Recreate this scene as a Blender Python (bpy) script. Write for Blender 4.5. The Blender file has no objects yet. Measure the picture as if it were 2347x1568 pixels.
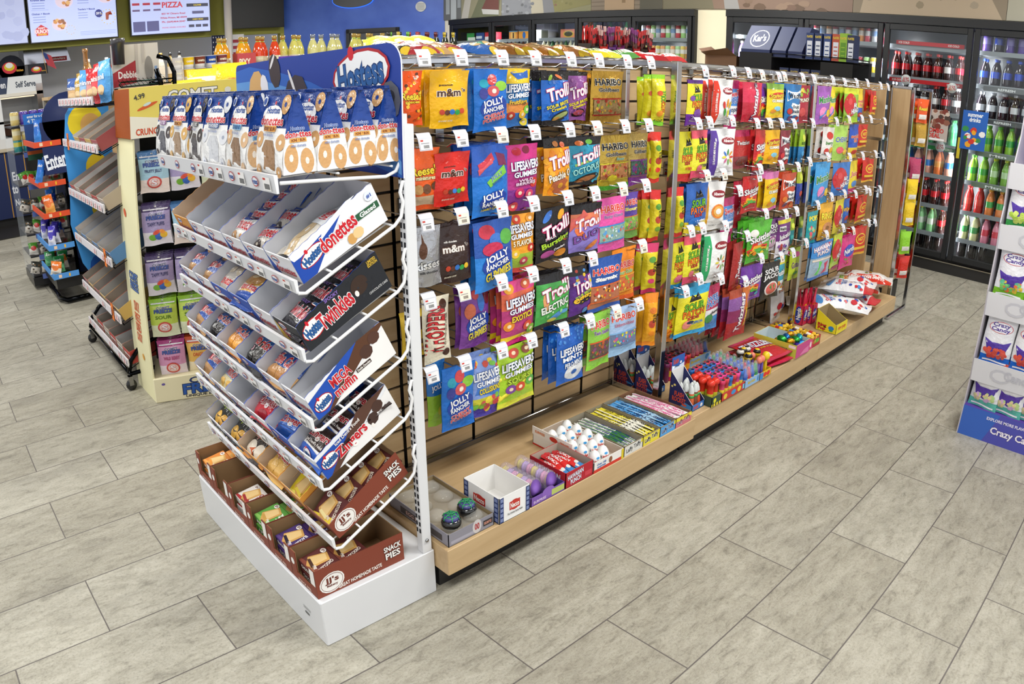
import bpy, math, random
from mathutils import Matrix, Vector
R = random.Random(7)
S = bpy.context.scene
COL = S.collection
PI = math.pi
# ---------------- camera (wide angle lens with its barrel distortion) ----------------
cd = bpy.data.cameras.new('camera')
cam = bpy.data.objects.new('camera', cd); COL.objects.link(cam); S.camera = cam
_p, _r, _y = 0.3674726, 0.003493, 0.8181706
fw = Vector((math.cos(_y)*math.cos(_p), math.sin(_y)*math.cos(_p), -math.sin(_p)))
rt = Vector((math.sin(_y), -math.cos(_y), 0)); up = rt.cross(fw)
r2 = math.cos(_r)*rt + math.sin(_r)*up; u2 = -math.sin(_r)*rt + math.cos(_r)*up
cam.matrix_world = Matrix(((r2.x, u2.x, -fw.x, -1.37067), (r2.y, u2.y, -fw.y, -1.34963), (r2.z, u2.z, -fw.z, 1.54512), (0, 0, 0, 1)))
cd.clip_start = 0.05; cd.clip_end = 100
cd.type = 'PANO'; cd.panorama_type = 'FISHEYE_LENS_POLYNOMIAL'
cd.sensor_width = 36; cd.sensor_height = 36*1568/2347; cd.sensor_fit = 'HORIZONTAL'
cd.fisheye_fov = math.radians(170)
cd.fisheye_polynomial_k0 = 0.0
cd.fisheye_polynomial_k1 = -0.03870910457142346
cd.fisheye_polynomial_k2 = 0.0002511238164538272
cd.fisheye_polynomial_k3 = -2.312601516447502e-05
cd.fisheye_polynomial_k4 = 7.282069143977493e-07
# ---------------- colour management, world, ceiling light ----------------
S.view_settings.view_transform = 'Standard'; S.view_settings.look = 'None'
S.view_settings.gamma = 1; S.view_settings.use_curve_mapping = False
S.view_settings.exposure = 0.03
try:
    S.cycles.max_bounces = 7; S.cycles.diffuse_bounces = 3; S.cycles.glossy_bounces = 3
    S.cycles.transmission_bounces = 5; S.cycles.transparent_max_bounces = 10
    S.cycles.caustics_reflective = False; S.cycles.caustics_refractive = False
    S.cycles.sample_clamp_indirect = 4
except Exception: pass
W = bpy.data.worlds.new('world'); S.world = W; W.use_nodes = True
W.node_tree.nodes['Background'].inputs[0].default_value = (0.93, 0.96, 1.0, 1)
W.node_tree.nodes['Background'].inputs[1].default_value = 1.05
LAMPS = [(-1.6, -1.2), (-1.6, 2.4), (1.1, -1.2), (1.1, 2.4), (3.8, -1.2), (3.8, 2.4), (-1.6, 6.0), (1.1, 6.0), (3.8, 6.0)]
for i, (x, y) in enumerate(LAMPS):
    l = bpy.data.lights.new('ceiling_lamp', 'AREA'); l.shape = 'RECTANGLE'; l.size = 1.15; l.size_y = 0.56
    l.energy = 62; l.color = (1.0, 0.995, 0.955)
    o = bpy.data.objects.new('ceiling_lamp', l); COL.objects.link(o); o.location = (x, y, 3.03)

# ---------------- helpers ----------------
def lin(c):
    c = c.lstrip('#'); o = []
    if len(c) == 3: c = ''.join(k*2 for k in c)
    for i in (0, 2, 4):
        s = int(c[i:i+2], 16)/255
        o.append(s/12.92 if s <= 0.04045 else ((s+0.055)/1.055)**2.4)
    return tuple(o)
_lc = {}
def L(c):
    if not isinstance(c, str): return c
    if c not in _lc: _lc[c] = lin(c)
    return _lc[c]

def mat(name, rough=0.5, metal=0.0, spec=0.5, bump=0.0, bscale=40, bdist=0.002, attr=True, color=None, trans=0, alpha=1, emit=0, coat=0):
    m = bpy.data.materials.new(name); m.use_nodes = True
    nt = m.node_tree; b = nt.nodes['Principled BSDF']
    b.inputs['Roughness'].default_value = rough; b.inputs['Metallic'].default_value = metal
    b.inputs['Specular IOR Level'].default_value = spec
    b.inputs['Transmission Weight'].default_value = trans
    b.inputs['Alpha'].default_value = alpha
    b.inputs['Coat Weight'].default_value = coat
    if attr:
        a = nt.nodes.new('ShaderNodeAttribute'); a.attribute_name = 'Col'
        nt.links.new(a.outputs['Color'], b.inputs['Base Color'])
        if emit:
            nt.links.new(a.outputs['Color'], b.inputs['Emission Color']); b.inputs['Emission Strength'].default_value = emit
    elif color:
        b.inputs['Base Color'].default_value = (*L(color), 1)
        if emit:
            b.inputs['Emission Color'].default_value = (*L(color), 1); b.inputs['Emission Strength'].default_value = emit
    if bump:
        tc = nt.nodes.new('ShaderNodeTexCoord'); n = nt.nodes.new('ShaderNodeTexNoise'); n.inputs['Scale'].default_value = bscale
        n.inputs['Detail'].default_value = 3
        bp = nt.nodes.new('ShaderNodeBump'); bp.inputs['Strength'].default_value = bump; bp.inputs['Distance'].default_value = bdist
        nt.links.new(tc.outputs['Object'], n.inputs['Vector']); nt.links.new(n.outputs['Fac'], bp.inputs['Height']); nt.links.new(bp.outputs['Normal'], b.inputs['Normal'])
    return m
FILM, CARD, PLAS, METAL, WHITE, CLEAR, GLOW, FOIL, GLASSB, WIRE, SCREEN = range(11)
MATS = [
    mat('printed_film', 0.24, spec=0.5, bump=0.75, bscale=30, bdist=0.009),
    mat('printed_card', 0.55, spec=0.3, bump=0.05, bscale=200, bdist=0.0005),
    mat('plastic', 0.3, spec=0.5),
    mat('chrome', 0.13, metal=1.0, bump=0.1, bscale=6, bdist=0.002),
    mat('painted_metal', 0.35, spec=0.5),
    mat('clear_plastic', 0.05, spec=0.5, alpha=0.16),
    mat('glowing', 0.5, emit=1.0),
    mat('foil', 0.25, metal=0.75, bump=0.7, bscale=45, bdist=0.006),
    mat('bottle_glass', 0.08, spec=0.7, coat=0.4),
    mat('steel_wire', 0.25, metal=0.9),
    mat('screen', 0.35, emit=0.62),
]

class MB:
    """collects faces with a colour and a material each, then links them as one mesh object"""
    def __init__(s): s.v = []; s.f = []; s.c = []; s.m = []; s.s = []; s.M = None
    def add(s, vs, fs, col, m=CARD, smooth=False):
        n = len(s.v)
        if s.M is not None: vs = [s.M @ Vector(p) for p in vs]
        s.v += [tuple(p) for p in vs]
        if isinstance(col, list): s.c += [L(c) for c in col]
        else: s.c += [L(col)]*len(fs)
        s.f += [tuple(i+n for i in f) for f in fs]; s.m += [m]*len(fs); s.s += [smooth]*len(fs)
        return s
    def box(s, x0, y0, z0, x1, y1, z1, col, m=CARD):
        v = [(x, y, z) for z in (z0, z1) for y in (y0, y1) for x in (x0, x1)]
        return s.add(v, [(0, 2, 3, 1), (4, 5, 7, 6), (0, 1, 5, 4), (2, 6, 7, 3), (0, 4, 6, 2), (1, 3, 7, 5)], col, m)
    def bbox(s, x0, y0, z0, x1, y1, z1, col, m=CARD, b=0.004):
        """box with chamfered edges"""
        bm_v = []; X = (x0, x1); Y = (y0, y1); Z = (z0, z1)
        idx = {}
        for i in (0, 1):
            for j in (0, 1):
                for k in (0, 1):
                    sx = b if i == 0 else -b; sy = b if j == 0 else -b; sz = b if k == 0 else -b
                    idx[i, j, k, 0] = len(bm_v); bm_v.append((X[i], Y[j]+sy, Z[k]+sz))
                    idx[i, j, k, 1] = len(bm_v); bm_v.append((X[i]+sx, Y[j], Z[k]+sz))
                    idx[i, j, k, 2] = len(bm_v); bm_v.append((X[i]+sx, Y[j]+sy, Z[k]))
        f = []
        for i in (0, 1):
            q = [idx[i, j, k, 0] for j, k in ((0, 0), (1, 0), (1, 1), (0, 1))]; f.append(tuple(q if i else q[::-1]))
            q = [idx[j, i, k, 1] for j, k in ((0, 0), (1, 0), (1, 1), (0, 1))]; f.append(tuple(q[::-1] if i else q))
            q = [idx[j, k, i, 2] for j, k in ((0, 0), (1, 0), (1, 1), (0, 1))]; f.append(tuple(q if i else q[::-1]))
        for i in (0, 1):
            for j in (0, 1):
                f.append((idx[i, j, 0, 0], idx[i, j, 1, 0], idx[i, j, 1, 1], idx[i, j, 0, 1]))
                f.append((idx[i, 0, j, 0], idx[i, 1, j, 0], idx[i, 1, j, 2], idx[i, 0, j, 2]))
                f.append((idx[0, i, j, 1], idx[1, i, j, 1], idx[1, i, j, 2], idx[0, i, j, 2]))
                for k in (0, 1): f.append((idx[i, j, k, 0], idx[i, j, k, 1], idx[i, j, k, 2]))
        return s.add(bm_v, f, col, m)
    def tube(s, pts, r, col, m=WIRE, n=6, closed=False):
        pts = [Vector(p) for p in pts]; vs = []; k = len(pts); up0 = None
        for i, p in enumerate(pts):
            a = pts[i-1] if (i > 0 or closed) else p; c = pts[(i+1) % k] if (i < k-1 or closed) else p
            t = (c-a)
            if t.length < 1e-9: t = Vector((0, 0, 1))
            t.normalize()
            if up0 is None: up0 = Vector((0, 0, 1)) if abs(t.z) < 0.9 else Vector((1, 0, 0))
            e1 = t.cross(up0)
            if e1.length < 1e-4: e1 = t.cross(Vector((0.3, 1, 0)))
            e1.normalize(); e2 = e1.cross(t); up0 = e2
            for j in range(n):
                an = 2*PI*j/n; vs.append(p+e1*(r*math.cos(an))+e2*(r*math.sin(an)))
        fs = [(i*n+j, i*n+(j+1) % n, ((i+1) % k)*n+(j+1) % n, ((i+1) % k)*n+j) for i in range(k if closed else k-1) for j in range(n)]
        if not closed: fs += [tuple(range(n))[::-1], tuple(range((k-1)*n, k*n))]
        return s.add(vs, fs, col, m, True)
    def lathe(s, prof, col, m=PLAS, n=12, at=(0, 0, 0), smooth=True):
        """prof: (radius, z[, colour]) rows; a row's colour paints the band above it"""
        vs = []; fs = []; cs = []; cc = col
        for i, q in enumerate(prof):
            if len(q) > 2: cc = q[2]
            for j in range(n):
                a = 2*PI*j/n; vs.append((at[0]+q[0]*math.cos(a), at[1]+q[0]*math.sin(a), at[2]+q[1]))
            if i < len(prof)-1:
                for j in range(n): fs.append((i*n+j, i*n+(j+1) % n, (i+1)*n+(j+1) % n, (i+1)*n+j)); cs.append(cc)
        fs.append(tuple(range(n))[::-1]); cs.append(prof[0][2] if len(prof[0]) > 2 else col)
        k = len(prof)-1; fs.append(tuple(range(k*n, k*n+n))); cs.append(cc)
        return s.add(vs, fs, cs, m, smooth)
    def prism(s, poly, y0, y1, col, m=CARD, cap=None):
        """poly in the x,z plane, swept along y"""
        k = len(poly); vs = [(x, y0, z) for x, z in poly]+[(x, y1, z) for x, z in poly]
        fs = [tuple(range(k)), tuple(range(2*k-1, k-1, -1))]+[(i, i+k, (i+1) % k+k, (i+1) % k) for i in range(k)]
        return s.add(vs, fs, [cap or col]*2+[col]*k, m)
    def grid(s, fn, nu, nv, colf, m=FILM, smooth=True, flip=False):
        vs = [fn(i/nu, j/nv) for j in range(nv+1) for i in range(nu+1)]; fs = []; cs = []
        for j in range(nv):
            for i in range(nu):
                a = j*(nu+1)+i; q = (a, a+1, a+nu+2, a+nu+1); fs.append(q[::-1] if flip else q)
                cs.append(colf((i+.5)/nu, (j+.5)/nv) if callable(colf) else colf)
        return s.add(vs, fs, cs, m, smooth)
    def mesh(s, name):
        me = bpy.data.meshes.new(name); me.from_pydata(s.v, [], s.f)
        used = sorted(set(s.m)); mp = {u: i for i, u in enumerate(used)}
        for u in used: me.materials.append(MATS[u])
        me.polygons.foreach_set('material_index', [mp[k] for k in s.m]); me.polygons.foreach_set('use_smooth', s.s)
        ca = me.color_attributes.new('Col', 'FLOAT_COLOR', 'CORNER'); buf = []
        for f, c in zip(s.f, s.c): buf += (c[0], c[1], c[2], 1.0)*len(f)
        ca.data.foreach_set('color', buf); me.update()
        return me
    def build(s, name, parent=None, loc=None, rz=0, rot=None):
        return obj(name, s.mesh(name), parent, loc, rz, rot)
def obj(name, me, parent=None, loc=None, rz=0, rot=None):
    o = bpy.data.objects.new(name, me); COL.objects.link(o)
    if parent is not None: o.parent = parent
    if loc is not None: o.location = loc
    if rot is not None: o.rotation_euler = rot
    elif rz: o.rotation_euler = (0, 0, rz)
    return o
def tag(o, label, cat, group=None, kind=None):
    if label: o['label'] = label
    if cat: o['category'] = cat
    if group: o['group'] = group
    if kind: o['kind'] = kind
    return o
def empty(name, label, cat, loc=(0, 0, 0), rz=0, group=None, rot=None):
    o = bpy.data.objects.new(name, None); o.empty_display_size = 0.05; COL.objects.link(o); o.location = loc
    o.rotation_euler = rot if rot is not None else (0, 0, rz)
    return tag(o, label, cat, group)
def dup(root, loc, rz=None, label=None, group=None, rot=None):
    r = root.copy(); COL.objects.link(r); r.location = loc
    if rot is not None: r.rotation_euler = rot
    elif rz is not None: r.rotation_euler = (0, 0, rz)
    if label: r['label'] = label
    if group: r['group'] = group
    for ch in root.children:
        c = ch.copy(); COL.objects.link(c); c.parent = r
        for g in ch.children:
            d = g.copy(); COL.objects.link(d); d.parent = c
    return r
# ---- lettering ----
_tx = {}
def glyphs(txt, off=0.012, shear=0.0, sp=1.0):
    """a word as flat triangles, its box normalised to -.5 .. .5 by the plain word's size; also its aspect"""
    k = (txt, off, shear, sp)
    if k in _tx: return _tx[k]
    cu = bpy.data.curves.new('t', 'FONT'); cu.body = txt; cu.size = 1; cu.resolution_u = 2; cu.shear = shear; cu.space_character = sp
    cu.space_line = 0.85; cu.align_x = 'CENTER'
    cu.fill_mode = 'FRONT'
    if off: cu.offset = off
    o = bpy.data.objects.new('t', cu); COL.objects.link(o)
    dg = bpy.context.evaluated_depsgraph_get(); me = o.evaluated_get(dg).to_mesh()
    vs = [tuple(v.co) for v in me.vertices]; fs = [tuple(p.vertices) for p in me.polygons]
    o.evaluated_get(dg).to_mesh_clear(); bpy.data.objects.remove(o); bpy.data.curves.remove(cu)
    xs = [v[0] for v in vs] or [0, 1]; ys = [v[1] for v in vs] or [0, 1]
    e = max(0, off-0.012)
    x0, x1, y0, y1 = min(xs)+e, max(xs)-e, min(ys)+e, max(ys)-e
    w = max(x1-x0, 1e-3); h = max(y1-y0, 1e-3)
    vs = [((v[0]-(x0+x1)/2)/w, (v[1]-(y0+y1)/2)/h) for v in vs]
    _tx[k] = (vs, fs, w/h); return _tx[k]
def art(mb, ops, F, m=FILM, asp=1.0, e0=0.0007, de=0.0003):
    """printed design: ops in the unit square, laid on the surface F(u, v, lift); asp = width/height of that surface"""
    for n, op in enumerate(ops):
        e = e0+n*de; k = op[0]
        if k == 'r':
            _, x0, y0, x1, y1, c = op[:6]; nu = max(1, math.ceil((x1-x0)/0.14)); nv = max(1, math.ceil((y1-y0)/0.12))
            mb.grid(lambda u, v: F(x0+(x1-x0)*u, y0+(y1-y0)*v, e), nu, nv, c, m)
        elif k == 'e':
            _, cx, cy, rx, ry, c = op[:6]; ns = 16 if rx > 0.08 else 9; nr = max(1, math.ceil(max(rx, ry)/0.12)); rot = op[6] if len(op) > 6 else 0
            vs = [F(cx, cy, e)]; cr, sr = math.cos(rot), math.sin(rot)
            for q in range(1, nr+1):
                for j in range(ns):
                    a = 2*PI*j/ns; dx, dy = rx*math.cos(a)*q/nr, ry*math.sin(a)*q/nr
                    dx, dy = (dx*asp*cr-dy*sr)/asp, dx*asp*sr+dy*cr
                    vs.append(F(cx+dx, cy+dy, e))
            fs = [(0, 1+j, 1+(j+1) % ns) for j in range(ns)]
            for q in range(nr-1): fs += [(1+q*ns+j, 1+(q+1)*ns+j, 1+(q+1)*ns+(j+1) % ns, 1+q*ns+(j+1) % ns) for j in range(ns)]
            mb.add(vs, fs, c, m, True)
        elif k == 'p':
            _, pts, c = op[:3]; cx = sum(p[0] for p in pts)/len(pts); cy = sum(p[1] for p in pts)/len(pts); K = len(pts)
            vs = [F(cx, cy, e)]
            for q in (.34, .67, 1): vs += [F(cx+(x-cx)*q, cy+(y-cy)*q, e) for x, y in pts]
            fs = [(0, 1+j, 1+(j+1) % K) for j in range(K)]
            for q in (0, 1): fs += [(1+q*K+j, 1+(q+1)*K+j, 1+(q+1)*K+(j+1) % K, 1+q*K+(j+1) % K) for j in range(K)]
            mb.add(vs, fs, c, m, True)
        elif k == 't':
            # 't', text, cx, cy, w, h, colour, outline colour or None, rotation, shear
            _, txt, cx, cy, w, h, c = op[:7]; oc = op[7] if len(op) > 7 else None; rot = op[8] if len(op) > 8 else 0; sh = op[9] if len(op) > 9 else 0
            cr, sr = math.cos(rot), math.sin(rot)
            for off, cc, ee in ((0.068, oc, e), (0.03, c, e+0.0002)):
                if cc is None: continue
                vs, fs, a = glyphs(txt, off, sh)
                pv = []
                for x, y in vs:
                    dx, dy = x*w*asp, y*h
                    dx, dy = dx*cr-dy*sr, dx*sr+dy*cr
                    pv.append(F(cx+dx/asp, cy+dy, ee))
                mb.add(pv, fs, cc, m)
        elif k == 's':   # scattered blobs: count, x0,y0,x1,y1, radius, colours
            _, cnt, x0, y0, x1, y1, rr, cs = op[:8]; q = random.Random(cnt*31+len(cs))
            for i in range(cnt):
                cx, cy = q.uniform(x0, x1), q.uniform(y0, y1); r = rr*q.uniform(.7, 1.2)
                ns = 7; vs = [F(cx, cy, e+0.00002*i)]+[F(cx+r/asp*math.cos(2*PI*j/ns)*q.uniform(.8, 1.1), cy+r*math.sin(2*PI*j/ns)*q.uniform(.7, 1), e+0.00002*i) for j in range(ns)]
                mb.add(vs, [(0, 1+j, 1+(j+1) % ns) for j in range(ns)], cs[i % len(cs)], m, True)
def flat(o, ux, uy, n):
    """a flat printing surface: corner o, full-width vector ux, full-height vector uy, outward normal n"""
    o, ux, uy, n = Vector(o), Vector(ux), Vector(uy), Vector(n).normalized()
    return lambda u, v, e: o+ux*u+uy*v+n*e
# ---------------- setting ----------------
def nodes_mat(name, rough=0.5):
    m = bpy.data.materials.new(name); m.use_nodes = True; nt = m.node_tree; b = nt.nodes['Principled BSDF']; b.inputs['Roughness'].default_value = rough
    return m, nt, b
def N(nt, t, **kw):
    n = nt.nodes.new('ShaderNode'+t)
    for k, v in kw.items():
        if isinstance(k, str) and k.startswith('i_'): n.inputs[k[2:].replace('_', ' ')].default_value = v
        else: setattr(n, k, v)
    return n
def ramp(nt, src, stops):
    r = nt.nodes.new('ShaderNodeValToRGB'); e = r.color_ramp.elements
    while len(e) < len(stops): e.new(0.5)
    for q, (p, c) in zip(e, stops): q.position = p; q.color = (*L(c), 1)
    nt.links.new(src, r.inputs[0]); return r.outputs[0]
def mix(nt, a, b, fac, mode='MIX'):
    n = nt.nodes.new('ShaderNodeMix'); n.data_type = 'RGBA'; n.blend_type = mode
    for s, v in ((n.inputs[0], fac), (n.inputs[6], a), (n.inputs[7], b)):
        if hasattr(v, 'links'): nt.links.new(v, s)
        elif isinstance(v, (int, float)): s.default_value = v
        else: s.default_value = (*L(v), 1)
    return n.outputs[2]
def floor_mat():
    m, nt, b = nodes_mat('stone_tile', 0.42); lk = nt.links.new
    tc = N(nt, 'TexCoord'); mp = N(nt, 'Mapping'); mp.inputs['Location'].default_value = (0, 0.305*40+0.305, 0); lk(tc.outputs['Object'], mp.inputs[0])
    br = N(nt, 'TexBrick', offset=0.5, offset_frequency=2, squash=1.0)
    br.inputs['Scale'].default_value = 1; br.inputs['Brick Width'].default_value = 0.61; br.inputs['Row Height'].default_value = 0.305
    br.inputs['Mortar Size'].default_value = 0.0022; br.inputs['Mortar Smooth'].default_value = 0.1; br.inputs['Bias'].default_value = 0
    br.inputs['Color1'].default_value = (0, 0, 0, 1); br.inputs['Color2'].default_value = (1, 1, 1, 1); br.inputs['Mortar'].default_value = (.5, .5, .5, 1)
    lk(mp.outputs[0], br.inputs[0])
    # each tile its own patch of stone: shift the noise by the tile's random grey
    sh = N(nt, 'VectorMath', operation='MULTIPLY_ADD'); lk(br.outputs['Color'], sh.inputs[0]); sh.inputs[1].default_value = (7, 13, 5); lk(tc.outputs['Object'], sh.inputs[2])
    st = N(nt, 'Mapping'); st.inputs['Rotation'].default_value = (0, 0, 0.65); st.inputs['Scale'].default_value = (1, 2.6, 1); lk(sh.outputs[0], st.inputs[0])
    n1 = N(nt, 'TexNoise'); n1.inputs['Scale'].default_value = 2.6; n1.inputs['Detail'].default_value = 6; n1.inputs['Roughness'].default_value = .6; n1.inputs['Distortion'].default_value = 1.2; lk(st.outputs[0], n1.inputs['Vector'])
    n2 = N(nt, 'TexNoise'); n2.inputs['Scale'].default_value = 120; n2.inputs['Detail'].default_value = 5; n2.inputs['Roughness'].default_value = .75; lk(sh.outputs[0], n2.inputs['Vector'])
    n3 = N(nt, 'TexNoise'); n3.inputs['Scale'].default_value = 13; n3.inputs['Detail'].default_value = 8; n3.inputs['Roughness'].default_value = .72; n3.inputs['Distortion'].default_value = 0.5; lk(st.outputs[0], n3.inputs['Vector'])
    c1 = ramp(nt, n1.outputs['Fac'], [(0.25, '#a5a196'), (0.42, '#b5b1a4'), (0.58, '#c1bdb0'), (0.8, '#c9c6b9')])
    c2 = ramp(nt, n2.outputs['Fac'], [(0.33, '#a8a59e'), (0.5, '#f0eeea'), (0.7, '#ffffff')])
    c3 = ramp(nt, n3.outputs['Fac'], [(0.34, '#a19e97'), (0.46, '#e6e4df'), (0.6, '#ffffff')])
    c = mix(nt, c1, c2, 0.55, 'MULTIPLY'); c = mix(nt, c, c3, 0.6, 'MULTIPLY')
    pt = ramp(nt, br.outputs['Color'], [(0, '#e4e2de'), (1, '#ffffff')]); c = mix(nt, c, pt, 0.8, 'MULTIPLY')
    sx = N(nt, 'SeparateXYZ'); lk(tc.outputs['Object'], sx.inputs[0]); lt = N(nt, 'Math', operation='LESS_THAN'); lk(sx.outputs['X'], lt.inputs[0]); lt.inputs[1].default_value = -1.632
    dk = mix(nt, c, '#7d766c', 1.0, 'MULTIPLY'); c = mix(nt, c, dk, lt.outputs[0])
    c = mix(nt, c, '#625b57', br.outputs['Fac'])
    lk(c, b.inputs['Base Color'])
    ad = N(nt, 'Math', operation='MULTIPLY_ADD'); lk(n2.outputs['Fac'], ad.inputs[0]); ad.inputs[1].default_value = .25; lk(n3.outputs['Fac'], ad.inputs[2])
    sb = N(nt, 'Math', operation='SUBTRACT'); lk(ad.outputs[0], sb.inputs[0]); lk(br.outputs['Fac'], sb.inputs[1])
    bp = N(nt, 'Bump'); bp.inputs['Strength'].default_value = .7; bp.inputs['Distance'].default_value = .006; lk(sb.outputs[0], bp.inputs['Height']); lk(bp.outputs[0], b.inputs['Normal'])
    rr = N(nt, 'MapRange'); lk(n3.outputs['Fac'], rr.inputs[0]); rr.inputs[3].default_value = .55; rr.inputs[4].default_value = .33; lk(rr.outputs[0], b.inputs['Roughness'])
    return m
def wood_mat(name, a, b_, along='X'):
    m, nt, b = nodes_mat(name, 0.42); lk = nt.links.new
    tc = N(nt, 'TexCoord'); mp = N(nt, 'Mapping')
    sc = {'X': (1.2, 14, 14), 'Z': (14, 14, 1.2), 'Y': (14, 1.2, 14)}[along]
    mp.inputs['Scale'].default_value = sc; lk(tc.outputs['Object'], mp.inputs[0])
    n = N(nt, 'TexNoise'); n.inputs['Scale'].default_value = 2.2; n.inputs['Detail'].default_value = 5; n.inputs['Distortion'].default_value = .8; lk(mp.outputs[0], n.inputs['Vector'])
    lk(ramp(nt, n.outputs['Fac'], [(0.3, a), (0.7, b_)]), b.inputs['Base Color'])
    return m
def plain(name, c, rough=.6, nscale=0, c2=None):
    m, nt, b = nodes_mat(name, rough); b.inputs['Base Color'].default_value = (*L(c), 1)
    if nscale:
        tc = N(nt, 'TexCoord'); n = N(nt, 'TexNoise'); n.inputs['Scale'].default_value = nscale; n.inputs['Detail'].default_value = 4
        nt.links.new(tc.outputs['Object'], n.inputs['Vector']); nt.links.new(ramp(nt, n.outputs['Fac'], [(.35, c), (.65, c2 or c)]), b.inputs['Base Color'])
    return m
def glass_mat():
    m = bpy.data.materials.new('door_glass'); m.use_nodes = True; nt = m.node_tree; nt.nodes.clear()
    out = N(nt, 'OutputMaterial'); t = N(nt, 'BsdfTransparent'); g = N(nt, 'BsdfGlossy'); g.inputs['Roughness'].default_value = .02
    t.inputs[0].default_value = (.93, .95, .95, 1); mx = N(nt, 'MixShader'); fr = N(nt, 'Fresnel'); fr.inputs[0].default_value = 1.5
    ml = N(nt, 'Math', operation='MULTIPLY'); ml.inputs[1].default_value = 1.6; nt.links.new(fr.outputs[0], ml.inputs[0])
    ge = N(nt, 'NewGeometry'); bf = N(nt, 'Math', operation='SUBTRACT'); bf.inputs[0].default_value = 1; nt.links.new(ge.outputs['Backfacing'], bf.inputs[1])
    m2 = N(nt, 'Math', operation='MULTIPLY'); nt.links.new(ml.outputs[0], m2.inputs[0]); nt.links.new(bf.outputs[0], m2.inputs[1]); m2.use_clamp = True
    nt.links.new(m2.outputs[0], mx.inputs[0]); nt.links.new(t.outputs[0], mx.inputs[1]); nt.links.new(g.outputs[0], mx.inputs[2]); nt.links.new(mx.outputs[0], out.inputs[0])
    return m
M_FLOOR = floor_mat(); M_WOODX = wood_mat('maple_laminate', '#b89a70', '#c9ac82', 'X'); M_WOODZ = wood_mat('maple_laminate_upright', '#b6976d', '#c6a87e', 'Z')
M_GLASS = glass_mat()
MATS += [M_WOODX, M_WOODZ, M_GLASS, plain('black_frame', '#17181a', .45), plain('kick_black', '#1d1b1a', .5)]
WOODX, WOODZ, GLASS, BLACKF, KICK = range(11, 16)
def struct(name, mb, m=None):
    o = mb.build(name); o['kind'] = 'structure'
    if m: o.data.materials.clear(); o.data.materials.append(m)
    return o
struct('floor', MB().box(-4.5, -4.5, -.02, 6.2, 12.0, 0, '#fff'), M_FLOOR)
struct('ceiling', MB().box(-4.5, -4.5, 3.06, 6.2, 12.0, 3.1, '#fff'), plain('ceiling_tile', '#d9d8d4', .8, 30, '#cfcecb'))
# ceiling light fittings
for i, (x, y) in enumerate(LAMPS):
    o = MB().box(x-.6, y-.3, 3.045, x+.6, y+.3, 3.058, '#f2f2f0', WHITE).build('ceiling_light')
    tag(o, 'white rectangular ceiling light above the aisles', 'light', 'ceiling lights above the shop floor')
# back wall above and behind the coolers, with the printed landscape mural
def mural_mat():
    m, nt, b = nodes_mat('mural', .6); lk = nt.links.new
    tc = N(nt, 'TexCoord'); n = N(nt, 'TexNoise'); n.inputs['Scale'].default_value = 6; n.inputs['Detail'].default_value = 8; n.inputs['Distortion'].default_value = 1.5; lk(tc.outputs['Object'], n.inputs['Vector'])
    a = ramp(nt, n.outputs['Fac'], [(.3, '#4d4a45'), (.45, '#7e7361'), (.55, '#8c8255'), (.65, '#a09683'), (.75, '#b9b1a3')])
    lk(a, b.inputs['Base Color']); return m
M_MURAL = mural_mat()
o = struct('wall_back', MB().box(5.95, -4.5, 0, 6.1, 7.4, 3.06, '#e8e4da')); 
w = MB().box(5.42, -4.5, 2.2, 5.94, 7.33, 3.06, '#efe6cf').box(5.42, 2.72, 0, 5.94, 3.10, 2.2, '#f0e6c8').box(5.42, 7.14, 0, 5.94, 7.33, 2.2, '#e9e3d2')
struct('wall_bulkhead', w)
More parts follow.
